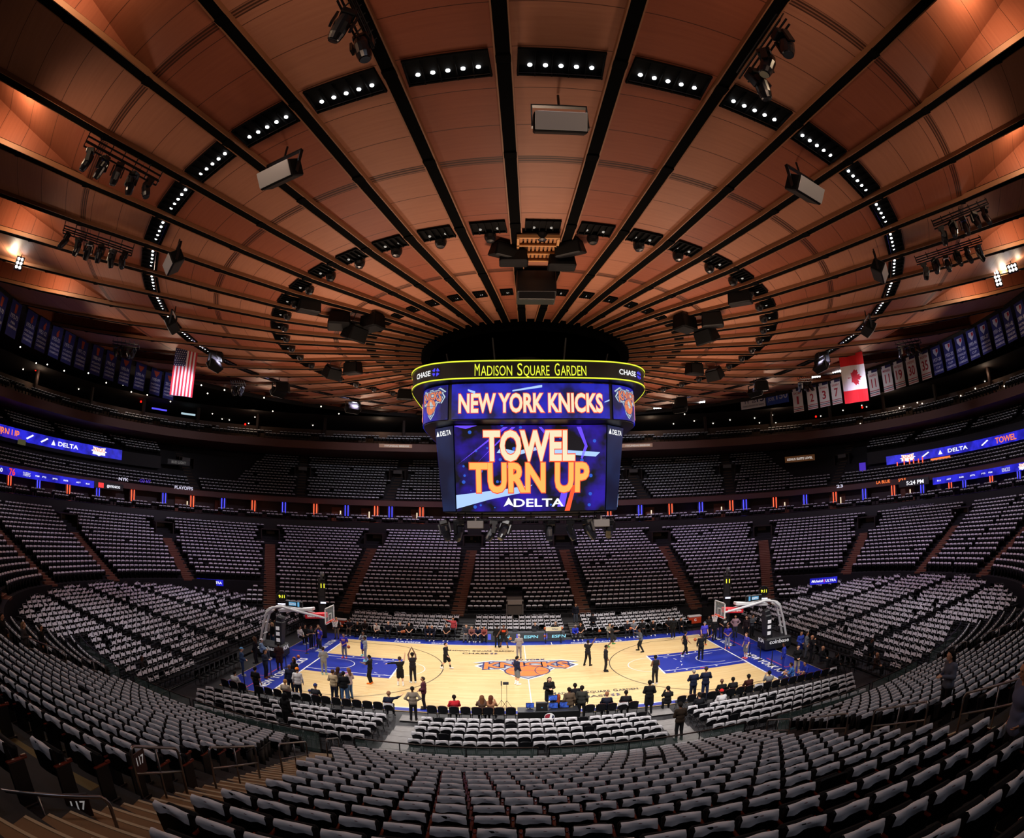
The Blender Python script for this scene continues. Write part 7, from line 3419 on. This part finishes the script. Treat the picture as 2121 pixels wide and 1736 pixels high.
person(1075, 1364, 0, 'offer', 5, 'grey-haired person in light grey suit seen from behind on the centre line', 'l', ('fade', 'a09a94'), ('jacket', '8f8885'), ('pants', '867f7c'), '2a2320')
person(1030, 1341, 0, 'stand', 0, 'person dressed all in black before the scorers table, seen from behind', 'd', ('fade', '100c0a'), ('long', K), ('pants', K), '141416')
person(1044, 1341, 0, 'dribble', 175, 'tall person in black and orange jersey dribbling before the scorers table', 'd', ('hair', '120d0b'), ('vest', '17171a'), ('shorts', '1b1b1e'), '151517', pr=('front', 'd0492a'), h=2.0)
ball(at(1057, 1323, .75), 'orange basketball bounced before the scorers table')
# --- right half
person(1217, 1379, 0, 'arm_up', 320, 'person in black tee with the right arm raised after a shot', 'd', ('fade', '120d0b'), ('tee', '1b191d'), ('pants', '17161a'), '1a1a1c', socks='d8d8da')
person(1254, 1391, 0, 'stand', 265, 'person in black long-sleeved top standing outside the right arc', 'd', ('fade', '120d0b'), ('long', '1d1b20'), ('pants', '1a191d'), '222226')
person(1267, 1341, 0, 'run', 270, 'person in dark tee and shorts jumping near the far sideline', 'd', ('fade', '120d0b'), ('tee', '222226'), ('shorts', '26262a'), '3a8a4a')
person(1327, 1349, 0, 'lunge', 90, 'person in grey long-sleeved top and black tights stepping at the top right', 'd', ('fade', '1a120e'), ('long', '55575c'), ('pants', '1a1a1d'), '1c1c1f')
person(1356, 1417, 0, 'phone', 10, 'person in black sleeveless top seen from behind near the right key', 'd', ('bun', '120d0b'), ('vest', '1d1c21'), ('pants', '19181c'), 'cfcfd2')
person(1418, 1359, 0, 'walk', 285, 'person in black sleeveless top and white shoes walking across the right key', 'm', ('hair', '17100c'), ('vest', '17171a'), ('pants', '141416'), 'e8e8ea')
person(1451, 1366, 0, 'point', 340, 'person all in black with a raised arm and a ball on the right key', 'd', None, ('long', '151518'), ('pants', '131315'), '1d1d20')
ball(at(1440, 1325, 1.25), 'orange basketball at the hand of the person in black on the right key')
person(1458, 1336, 0, 'stand', 180, 'person in purple shirt and grey beanie behind the right key', 'l', None, ('tee', '4a44c0'), ('pants', '2a2c34'), 'e0704a', hat=('beanie', '6c7078'), pr=('front', 'd8a090'))
person(1506, 1343, 0, 'clasp', 165, 'person in purple shirt and light grey trousers on the right baseline', 'm', ('fade', '2a1c14'), ('tee', '3c38b4'), ('pants', '8c909c'), 'f0605a', pr=('front', 'e0a890'))
person(1544, 1364, 0, 'stand', 100, 'person in purple tee, grey shorts and coral shoes on the right apron', 'l', ('hair', '5a3a22'), ('tee', '4340a8'), ('shorts', '6c6e74'), 'f0625e', socks='f0f0f0')
person(1479, 1326, 0, 'stand', 190, 'person in dark clothes standing just under the right hoop net', 'm', ('hair', '14100d'), ('long', K), ('pants', '1b1b1f'), '222')if False else None
person(1479, 1326, 0, 'stand', 190, 'person in dark clothes standing just under the right hoop net', 'm', ('hair', '14100d'), ('long', K), ('pants', '1b1b1f'), '222226')
person(1467, 1321, 0, 'clasp', 180, 'person in dark clothes holding a ball left of the right hoop net', 'd', ('fade', '14100d'), ('long', '1a1a1d'), ('pants', '1b1b1f'), 'c04a3a')
ball(at(1468, 1290, 1.15), 'orange basketball held left of the right hoop net')
person(1500, 1322, 0, 'hips', 180, 'person in black printed tee behind the right baseline', 'm', ('hair', '1a120e'), ('tee', '17171a'), ('pants', '1a1a1d'), '2a2a2c', pr=('front', 'a8a4a0'))
person(1522, 1320, 0, 'hips', 150, 'person in pale pink shirt and dark trousers behind the right baseline', 'm', ('hair', '1f1510'), ('long', 'a88890'), ('pants', '30343f'), '22201e')
person(1545, 1322, 0, 'stand', 130, 'person with long hair in dark clothes beside the right hoop base', 'l', ('longhair', '4a2c18'), ('long', '2a2024'), ('pants', '161618'), '222224')
person(1557, 1319, 0, 'phone', 200, 'person in grey top standing against the right hoop base', 'm', ('hair', '2a1c14'), ('long', '55585e'), ('pants', '1a1a1d'), '222224')
person(1621, 1389, 0, 'stand', 60, 'person in bright royal blue suit on the right apron', 'd', ('fade', '17110e'), ('jacket', '2432a0'), ('pants', '222e92'), '1a1614')
person(1649, 1396, 0, 'clasp', 165, 'person in black jacket and pale trousers on the right apron', 'l', ('hair', '3a2a20'), ('jacket', '121317'), ('pants', 'a89c8c'), 'b0a8a0')
person(1678, 1372, 0, 'chin', 240, 'bald person in dark suit with a hand at the face, right apron', 'm', None, ('jacket', '151417'), ('pants', '141316'), '1a1614', pr=('front', 'c8b0a8'))
person(1656, 1362, 0, 'clasp', 190, 'person in blue suit among the group behind the right apron', 'm', ('fade', '2a2018'), ('jacket', '2c3f9a'), ('pants', '25357f'), '1a1614')
person(1668, 1363, 0, 'stand', 230, 'person in grey shirt among the group behind the right apron', 'm', ('hair', '1a1411'), ('long', '6a6d74'), ('pants', '4a4d55'), '222224')
person(1703, 1383, 0, 'sit', 215, 'bald person in black jacket seated at the right end of the apron', 'm', None, ('jacket', '131315'), ('pants', '17171a'), '1a1a1c')
person(1722, 1396, 0, 'sit_lean', 235, 'person in black clothes crouched low on a chair at the right apron corner', 'd', ('hair', '100c0a'), ('jacket', '101012'), ('pants', '121214'), '1a1a1c')
person(1666, 1402, 0, 'sit_floor', 100, 'person in blue shirt sitting on the floor of the right apron', 'm', ('hair', '14100d'), ('long', '25359a'), ('pants', '1d2a7a'), 'c8c8ca')
person(1637, 1405, 0, 'sit_floor', 60, 'person in lighter blue top sitting on the floor at the right court corner', 'm', ('hair', '2a1c14'), ('long', '3d6ab0'), ('pants', '2a3a6a'), '33343a')
# --- left apron and behind the left hoop
person(604, 1440, 0, 'stand', 185, 'person in navy suit and pale blue shirt at the left court corner', 'd', None, ('jacket', '1a1d30'), ('pants', '191b2c'), '1a1412', pr=('front', '8fa6c4'))
person(613, 1425, 0, 'stand', 160, 'person in black hooded top behind the navy suit at the left corner', 'd', None, ('long', '0f0f11'), ('pants', '121214'), '1a1a1c', hat=('hood', '0f0f11'))
person(620, 1448, 0, 'stand', 10, 'person in white shirt and orange cap seen from behind at the left corner', 'l', ('hair', '5a4030'), ('long', 'dcdadc'), ('pants', '1f2433'), '2a2a2c', hat=('cap', 'f0852a'))
person(534, 1447, 0, 'stand', 350, 'person in black tee with a green printed back at the left corner', 'm', ('hair', '120d0b'), ('tee', '121214'), ('pants', '141416'), '222224', pr=('back', '8fd03a'))
person(504, 1400, 0, 'clasp', 300, 'person in denim blue jacket and jeans beside the left chairs', 'l', ('hair', '8a6a4a'), ('jacket', '2f4466'), ('pants', '2c3f5e'), 'c4c4c6', hat=('cap', '5a8fc0'))
person(552, 1404, 0, 'phone', 265, 'person in navy blazer looking down on the left apron', 'm', ('hair', '2a1c14'), ('jacket', '1d2338'), ('pants', '17192a'), '8a4a2a')
person(580, 1388, 0, 'clasp', 20, 'person in long maroon jacket seen from behind at the left hoop base', 'd', ('fade', '17110e'), ('coat', '2c1618'), ('pants', '231416'), '1a1210')
person(531, 1374, .1, 'stand', 90, 'person in black with a shoulder bag between the left chairs', 'm', ('longhair', '4a3324'), ('long', '17171a'), ('pants', '1a1a1d'), '222224')
person(566, 1338, .1, 'stand', 150, 'blonde person in black top and jeans behind the left hoop', 'l', ('longhair', 'b89868'), ('long', '151517'), ('pants', '2c4260'), '33343a')
person(567, 1306, .5, 'stand', 160, 'person in dark suit and open collar on the steps behind the left hoop', 'm', ('fade', '2a2018'), ('jacket', '17181d'), ('pants', '4a4642'), '1a1614', pr=('front', 'c8b8b4'))
person(556, 1330, .1, 'stand', 330, 'blonde person in white coat behind the left hoop', 'l', ('longhair', 'c4a878'), ('jacket', 'b8b4b0'), ('pants', '2a2a2e'), '222224')
person(546, 1364, .1, 'sit', 290, 'person in white cap and pale blue jacket seated left of the hoop base', 'l', ('hair', '3a2a20'), ('jacket', '7f9cc0'), ('pants', '3a3f4c'), 'c8c8ca', hat=('cap', 'e4e4e6'))
person(624, 1333, 0, 'sit', 250, 'person in white top seated behind the left baseline', 'm', ('hair', '17110e'), ('long', 'd0cecf'), ('pants', '15151a'), 'd0d0d2')
person(634, 1330, 0, 'sit', 235, 'person in black top seated beside the white top behind the left baseline', 'm', ('hair', '17110e'), ('long', '17171a'), ('pants', '15151a'), 'd0d0d2')
person(645, 1344, 0, 'phone', 250, 'person in grey tee and navy trousers behind the left baseline', 'm', ('hair', '120d0b'), ('tee', '232428'), ('pants', '1a1d33'), 'd8d8da')
person(661, 1341, 0, 'photo', 200, 'photographer in dark polo raising a camera behind the left baseline', 'm', ('fade', '17110e'), ('tee', '1b2030'), ('pants', '26272c'), '1a1a1c')
person(698, 1323, 0, 'stand', 185, 'person in black top and khaki trousers behind the left hoop net', 'm', None, ('long', '15151a'), ('pants', '6c6354'), '2a2420')
# --- far bench
BEN = [(725, 'person in navy top and brown trousers seated first on the far left bench', 'sit', '20222e', '5a4a3e', 'd'), (743, 'person in black tee and shorts leaning on the far left bench', 'sit_lean', '161618', '17171a', 'm'),
       (757, 'person in black and red top on the far left bench', 'sit', '1a1214', '18181b', 'd'), (783, 'person in white hooded top on the far left bench', 'sit_lean', 'd4d2cc', '17171a', 'l'),
       (805, 'person in dark navy suit with clasped hands on the far left bench', 'sit', '1a1c28', '191a24', 'l'), (829, 'person in dark jacket with a ball on the far left bench', 'sit', '1c1d25', '1b1b20', 'l'),
       (848, 'person in black tee with white shoes on the far left bench', 'sit', '151517', '1a1a1d', 'l'), (885, 'person in dark navy tracksuit on the far left bench, left of a pair', 'sit_lean', '1a1d2e', '191b26', 'm'),
       (897, 'person in dark navy tracksuit on the far left bench, right of a pair', 'sit_lean', '1a1d2e', '191b26', 'm'), (925, 'person in black and red shirt near the end of the far left bench', 'sit', '191517', '18181b', 'm'),
       (966, 'person in grey blazer seated left of the scorers table', 'sit', '3c4048', '6a6a6c', 'l'), (978, 'person in red and white shirt seated left of the scorers table', 'sit_lean', '8a5a58', '1f2230', 'm'),
       (991, 'person in navy top with a badge seated left of the scorers table', 'sit_lean', '1c2038', '25304a', 'l'), (1003, 'person in red and white shirt seated nearest the scorers table', 'sit_lean', '96504c', '1a1c26', 'm'),
       (1190, 'person in royal blue jacket seated right of the scorers table', 'sit_lean', '2a3ac0', '191a24', 'd'), (1202, 'person with long hair seated right of the scorers table', 'sit', '17161a', '2a2624', 'm'),
       (1262, 'person in pale khaki top on the far right bench', 'sit_lean', 'a09a86', '4a4a44', 'l'), (1299, 'person in dark suit on the far right bench', 'sit', '191a22', '1a1b22', 'l'),
       (1312, 'person in grey sweater with a ball on the far right bench', 'sit', '6f737a', '2a3350', 'l'), (1330, 'person in black top touching the head on the far right bench', 'sit', '161618', '1a1a1d', 'd'),
       (1351, 'person in black hoodie on the far right bench', 'sit_lean', '151517', '17171a', 'm'), (1384, 'person in black tee on the far right bench beside a standing figure', 'sit', '17171a', '18181b', 'd'),
       (1407, 'person in black jacket at the right end of the far right bench', 'sit_lean', '161619', '17171a', 'm')]
for n, (u_, lb, ps, tp, bt, sk) in enumerate(BEN):
    d = ray(u_, 1312)
    x = CX+d[0]/d[1]*(9.3-CY)
    person(0, 0, 0, ps, 180+RNG.normal(0, 6), lb, sk, None if n == 4 else (('longhair', '2a1812') if n == 15 else ('fade', ('17110e', '3a2a20', 'a8a098')[n % 3 if n not in (4, 5) else 2])), ('long' if n % 3 else 'tee', tp),
           ('pants', bt), ('e0e0e2', '202024', 'e4e4e6')[n % 3], pos=(x, 9.22, 0))
ball((-9.93+.2, 8.8, .72), 'orange basketball on the lap of a person on the far left bench')
for u_, v_, lb in ((708, 1297, 'orange basketball at the left end of the far left bench'), (833, 1309, 'orange basketball held on the far left bench'), (1242, 1307, 'orange basketball on a seat of the far right bench'), (1306, 1302, 'orange basketball held on the far right bench')):
    d = ray(u_, v_)
    k = (8.85-CY)/d[1]
    ball(np.array([CX, CY, CZ])+d*k, lb)
person(939, 1322, 0, 'point', 175, 'person in red sweatshirt leaning with one arm stretched out on the far left bench', 'm', ('fade', '17110e'), ('long', 'c0484e'), ('pants', '3a3c44'), '8a8c90', pr=('front', 'd8c8c4'))
person(1394, 1323, 0, 'stand', 10, 'person all in black standing before the far right bench', 'd', ('fade', '120d0b'), ('long', '131315'), ('pants', '131315'), 'd8d8da')
person(1228, 1312, .1, 'clasp', 180, 'person in black jacket and cap standing behind the far right bench', 'd', None, ('jacket', '121318'), ('pants', '15151a'), '1a1a1c', hat=('cap', '121216'))
person(1192, 1291, .6, 'stand', 180, 'person in dark suit jacket on the far steps right of the gate', 'm', ('fade', '17110e'), ('jacket', '1a1c26'), ('pants', '4f555f'), '1a1614', pr=('front', 'c4bcbc'))
person(0, 0, 0, 'sit', 180, 'person with short dark hair seated behind the middle of the scorers table', 'l', ('hair', '1d1511'), ('long', '1f2026'), ('pants', '1a1a1d'), '1a1a1c', pos=(1.0, 10.1, 0))
person(0, 0, 0, 'sit_phone', 180, 'grey-haired person in dark suit behind the right of the scorers table', 'l', ('fade', '9a948e'), ('jacket', '1c1d24'), ('pants', '1a1a1d'), '1a1a1c', pos=(2.7, 10.3, 0))
# --- near sideline, standing
person(693, 1452, 0, 'clasp', 345, 'person in tan bomber jacket seen from behind at the near left sideline', 'l', ('hair', '4a3020'), ('jacket', 'b09c7c'), ('pants', '1f2333'), '2a2a2c')
person(703, 1446, 0, 'phone', 350, 'long-haired person partly hidden behind the tan bomber jacket', 'l', ('longhair', '3a2216'), ('long', '3a3436'), ('pants', '2a2a2e'), '2a2a2c')
person(715, 1456, 0, 'clasp', 20, 'person in black jacket and light jeans seen from behind at the near left sideline', 'd', ('fade', '17110e'), ('jacket', '141518'), ('pants', '4a6a92'), '2a2a2c')
person(726, 1448, 0, 'clasp', 60, 'person with long fair hair right of the black jacket at the near left sideline', 'l', ('longhair', '7a5238'), ('long', 'b8a8ac'), ('pants', '4a6a92'), '2a2a2c')
person(857, 1492, 0, 'hips', 10, 'person in taupe sweater and dark trousers at the near left stairs, seen from behind', 'd', ('fade', '17110e'), ('long', '85796c'), ('pants', '19171a'), '1a1614')
person(879, 1468, 0, 'clasp', 95, 'balding person in maroon suit beside the taupe sweater', 'm', ('fade', '3a2c24'), ('jacket', '4a1f2c'), ('pants', '1d1518'), '1a1210')
person(1137, 1468, 0, 'phone', 190, 'person with long dark hair in black coat behind the press table', 'l', ('longhair', '2a1612'), ('coat', '131315'), ('pants', '131315'), '1a1a1c')
person(1178, 1494, 0, 'stand', 10, 'person in brown jacket with blue hood and beige trousers seen from behind', 'd', ('fade', '120d0b'), ('jacket', '5a4a3a'), ('pants', '9a8c74'), '2a2420')
person(1190, 1484, 0, 'stand', 10, 'person in black between the brown and the grey jackets', 'd', ('fade', '120d0b'), ('jacket', '131217'), ('pants', '131215'), '1a1a1c')
person(1204, 1490, 0, 'stand', 350, 'person in dark grey jacket seen from behind right of the brown jacket', 'd', ('hair', '120d0b'), ('jacket', '33332f'), ('pants', '17171a'), '1a1a1c')
person(1343, 1478, 0, 'clasp', 350, 'person in long black coat seen from behind at the near right stairs', 'd', ('hair', '100c0a'), ('coat', '121113'), ('pants', '121113'), '1a1a1c')
person(1434, 1452, 0, 'folded', 5, 'grey-haired person in navy jacket with a white hem at the near right sideline', 'l', ('fade', '9a948e'), ('jacket', '1a1f33'), ('pants', '191c2a'), '1a1a1c')
person(1459, 1450, 0, 'folded', 350, 'broad person in navy sweater and jeans at the near right sideline', 'm', ('fade', '3a2a20'), ('long', '1b2036'), ('pants', '222c4a'), '1a1a1c', h=1.95)
person(1405, 1534, .34, 'phone', 5, 'person in brown jacket and cap on the pale near-right stairs, seen from behind', 'd', ('fade', '120d0b'), ('jacket', '2a1f16'), ('pants', '151416'), '1a1a1c', hat=('cap', '17130f'))
person(597, 1512, .3, 'stand', 340, 'person in black hooded coat at the glass rail on the near left', 'd', None, ('coat', '0f0f11'), ('pants', '121214'), '1a1a1c', hat=('hood', '0f0f11'))
# --- near sideline, seated in the front row
SEA = [(488, 1432, 'person in white jacket seated at the near left corner', 'sit', 'd4d4d6', '2a2c33', 'm', ('hair', '14100d'), None, None), (591, 1440, 'fair-haired person in beige coat seated at the near left corner', 'sit', 'a89a88', '3a3f4c', 'l', ('hair', 'a0703c'), None, None),
       (640, 1447, 'child in white vest and blue cap seated at the near left sideline', 'sit', 'c8ccd4', '2a3350', 'm', None, ('cap', '2a3f8a'), None), (654, 1451, 'person in dark tee and blue cap seated at the near left sideline', 'sit', '2a2b30', '2a2c33', 'm', None, ('cap', '2a3468'), None),
       (805, 1467, 'person in navy jacket with a camera in hand seated at the near sideline', 'sit_arm', '1c2338', '1a1c26', 'l', ('hair', '8a6248'), None, None), (940, 1472, 'person in red and black striped top seated at the near sideline', 'sit', 'c02530', '1a1a1d', 'd', ('fade', '120d0b'), None, ('stripe', '17171a')),
       (998, 1474, 'person with long brown hair seated left of the tripod, first of two', 'sit_phone', '5a4438', '2a2a2e', 'l', ('longhair', '6a4228'), None, None), (1017, 1474, 'person with long brown hair seated left of the tripod, second of two', 'sit_phone', 'a87858', '2a2a2e', 'l', ('longhair', '5a2f1c'), None, None),
       (1156, 1482, 'red-haired person in black seated right of the press table', 'sit', '141416', '17171a', 'l', ('longhair', '8a3c1c'), None, None), (1257, 1470, 'person in dark numbered tee seated at the near right sideline', 'sit', '1b1d2c', '1a1a1d', 'l', ('fade', '8a5a40'), None, ('back', '8a8c98')),
       (1297, 1464, 'person in black tee with a pale print on the back, near right sideline', 'sit', '17171a', '17171a', 'd', ('fade', '120d0b'), None, ('back', '2c2a2e')), (1384, 1454, 'photographer in black with a raised camera seated at the near right sideline', 'sit_phone', '151517', '1a1a1d', 'm', ('hair', '120d0b'), None, None),
       (1495, 1440, 'bald person in black jacket seated at the near right sideline', 'sit', '161517', '1a1a1d', 'd', None, None, None), (1518, 1436, 'person in dark suit seated at the near right sideline, second of the pair', 'sit', '1a191d', '1a1a1d', 'd', ('fade', '120d0b'), None, None),
       (1550, 1434, 'person in maroon top and dark cap seated at the near right sideline', 'sit', '3c1a18', '1a1a1d', 'd', ('fade', '120d0b'), ('cap', '17130f'), None), (1593, 1428, 'person in grey hoodie raising a phone at the near right corner', 'sit_phone', '7c7d80', '2a2a2e', 'm', ('hair', '120d0b'), None, None)]
for u_, v_, lb, ps, tp, bt, sk, hr, ht, prn in SEA:
    d = ray(u_, v_-18)
    x = CX+d[0]/d[1]*(-9.2-CY)
    person(0, 0, 0, ps, RNG.normal(0, 6), lb, sk, hr, ('long', tp), ('pants', bt), '1a1a1c', hat=ht, pr=prn, pos=(x, -9.12, 0), h=1.86 if 'child' not in lb else 1.35)
for u_, v_, row, lb, tp, ht, prn in ((1494, 1446, 1, 'person in white shirt with an orange print and red cap in the near right block', 'dcdadc', ('cap', 'd42a2a'), ('back', 'e0a070')), (1448, 1452, 1, 'person in dark jacket and dark cap in the second row of the near right block', '1a1b20', ('beanie', '141416'), None)):
    d = ray(u_, v_-6)
    y, z = NEARROWS[row]
    x = CX+d[0]/d[1]*(y-CY)
    person(0, 0, z, 'sit', 4, lb, 'l', ('hair', '2a1c14'), ('long', tp), ('pants', '1a1c26'), '1a1a1c', hat=ht, pr=prn, pos=(x, y+.05, z))


# --- in the seating bowl
def in_bowl(u_, v_, row):
    """standing place on tread row below pixel (u, v) of the head"""
    z = zf(row)
    p = at(u_, v_, z+1.65)
    return (p[0], p[1], z)


person(0, 0, zf(11), 'phone', 75, 'woman with long dark hair in grey blue top standing in the near right seats', 'l', ('longhair', '120c0a'), ('long', '5c6274'), ('pants', '111114'), '151517', pos=in_bowl(1972, 1362, 11))
person(0, 0, zf(16), 'hips', 60, 'large person in blue grey shirt cut off by the right edge of the photo', 'm', ('fade', '1a120e'), ('long', '5a607c'), ('pants', '0f0f11'), '151517', pos=in_bowl(2128, 1398, 16), h=1.85)
person(0, 0, zf(6), 'phone', 300, 'person with fair hair on the near left outer stairs', 'l', ('longhair', '8a6a4a'), ('long', '3c3a3c'), ('pants', '1a1a1d'), '1a1a1c', pos=in_bowl(47, 1297, 6))
person(0, 0, zf(4), 'stand', 300, 'person in black on the near left outer stairs, right of the fair hair', 'm', ('fade', '2a2018'), ('jacket', '121214'), ('pants', '131315'), '1a1a1c', pos=in_bowl(84, 1303, 4))
person(0, 0, zf(7), 'stand', 300, 'dark figure at the far left edge on the near left outer stairs', 'm', ('fade', '17110e'), ('jacket', '15120f'), ('pants', '131315'), '1a1a1c', pos=in_bowl(3, 1280, 7))
person(985, 1138, zf(16.5), 'clasp', 180, 'person in dark suit at the top of the left centre aisle of the far bowl', 'm', ('fade', '17110e'), ('jacket', '121216'), ('pants', '131316'), '1a1614', pr=('front', '6a5a66'))
person(1033, 1138, zf(15.2), 'sit', 180, 'lone dark figure seated high in the middle of the far bowl', 'm', ('fade', '17110e'), ('jacket', '101013'), ('pants', '101013'), '1a1614')
person(301, 1408, .1, 'sit', 300, 'person in dark clothes and red detail seated at the end of the left risers', 'd', ('hair', '2a1610'), ('jacket', '1d1517'), ('pants', '2a1214'), '5a1a1a')
person(1800, 1382, .0, 'stand', 200, 'person in black suit and white shirt beside the right risers', 'd', ('fade', '17110e'), ('jacket', '131316'), ('pants', '131316'), '1a1614', pr=('front', 'c0a8a4'))
person(1814, 1400, .0, 'sit', 200, 'bald person in brown top seated at the corner of the right risers', 'm', None, ('long', '33221c'), ('pants', '1a1a1d'), '1a1a1c')
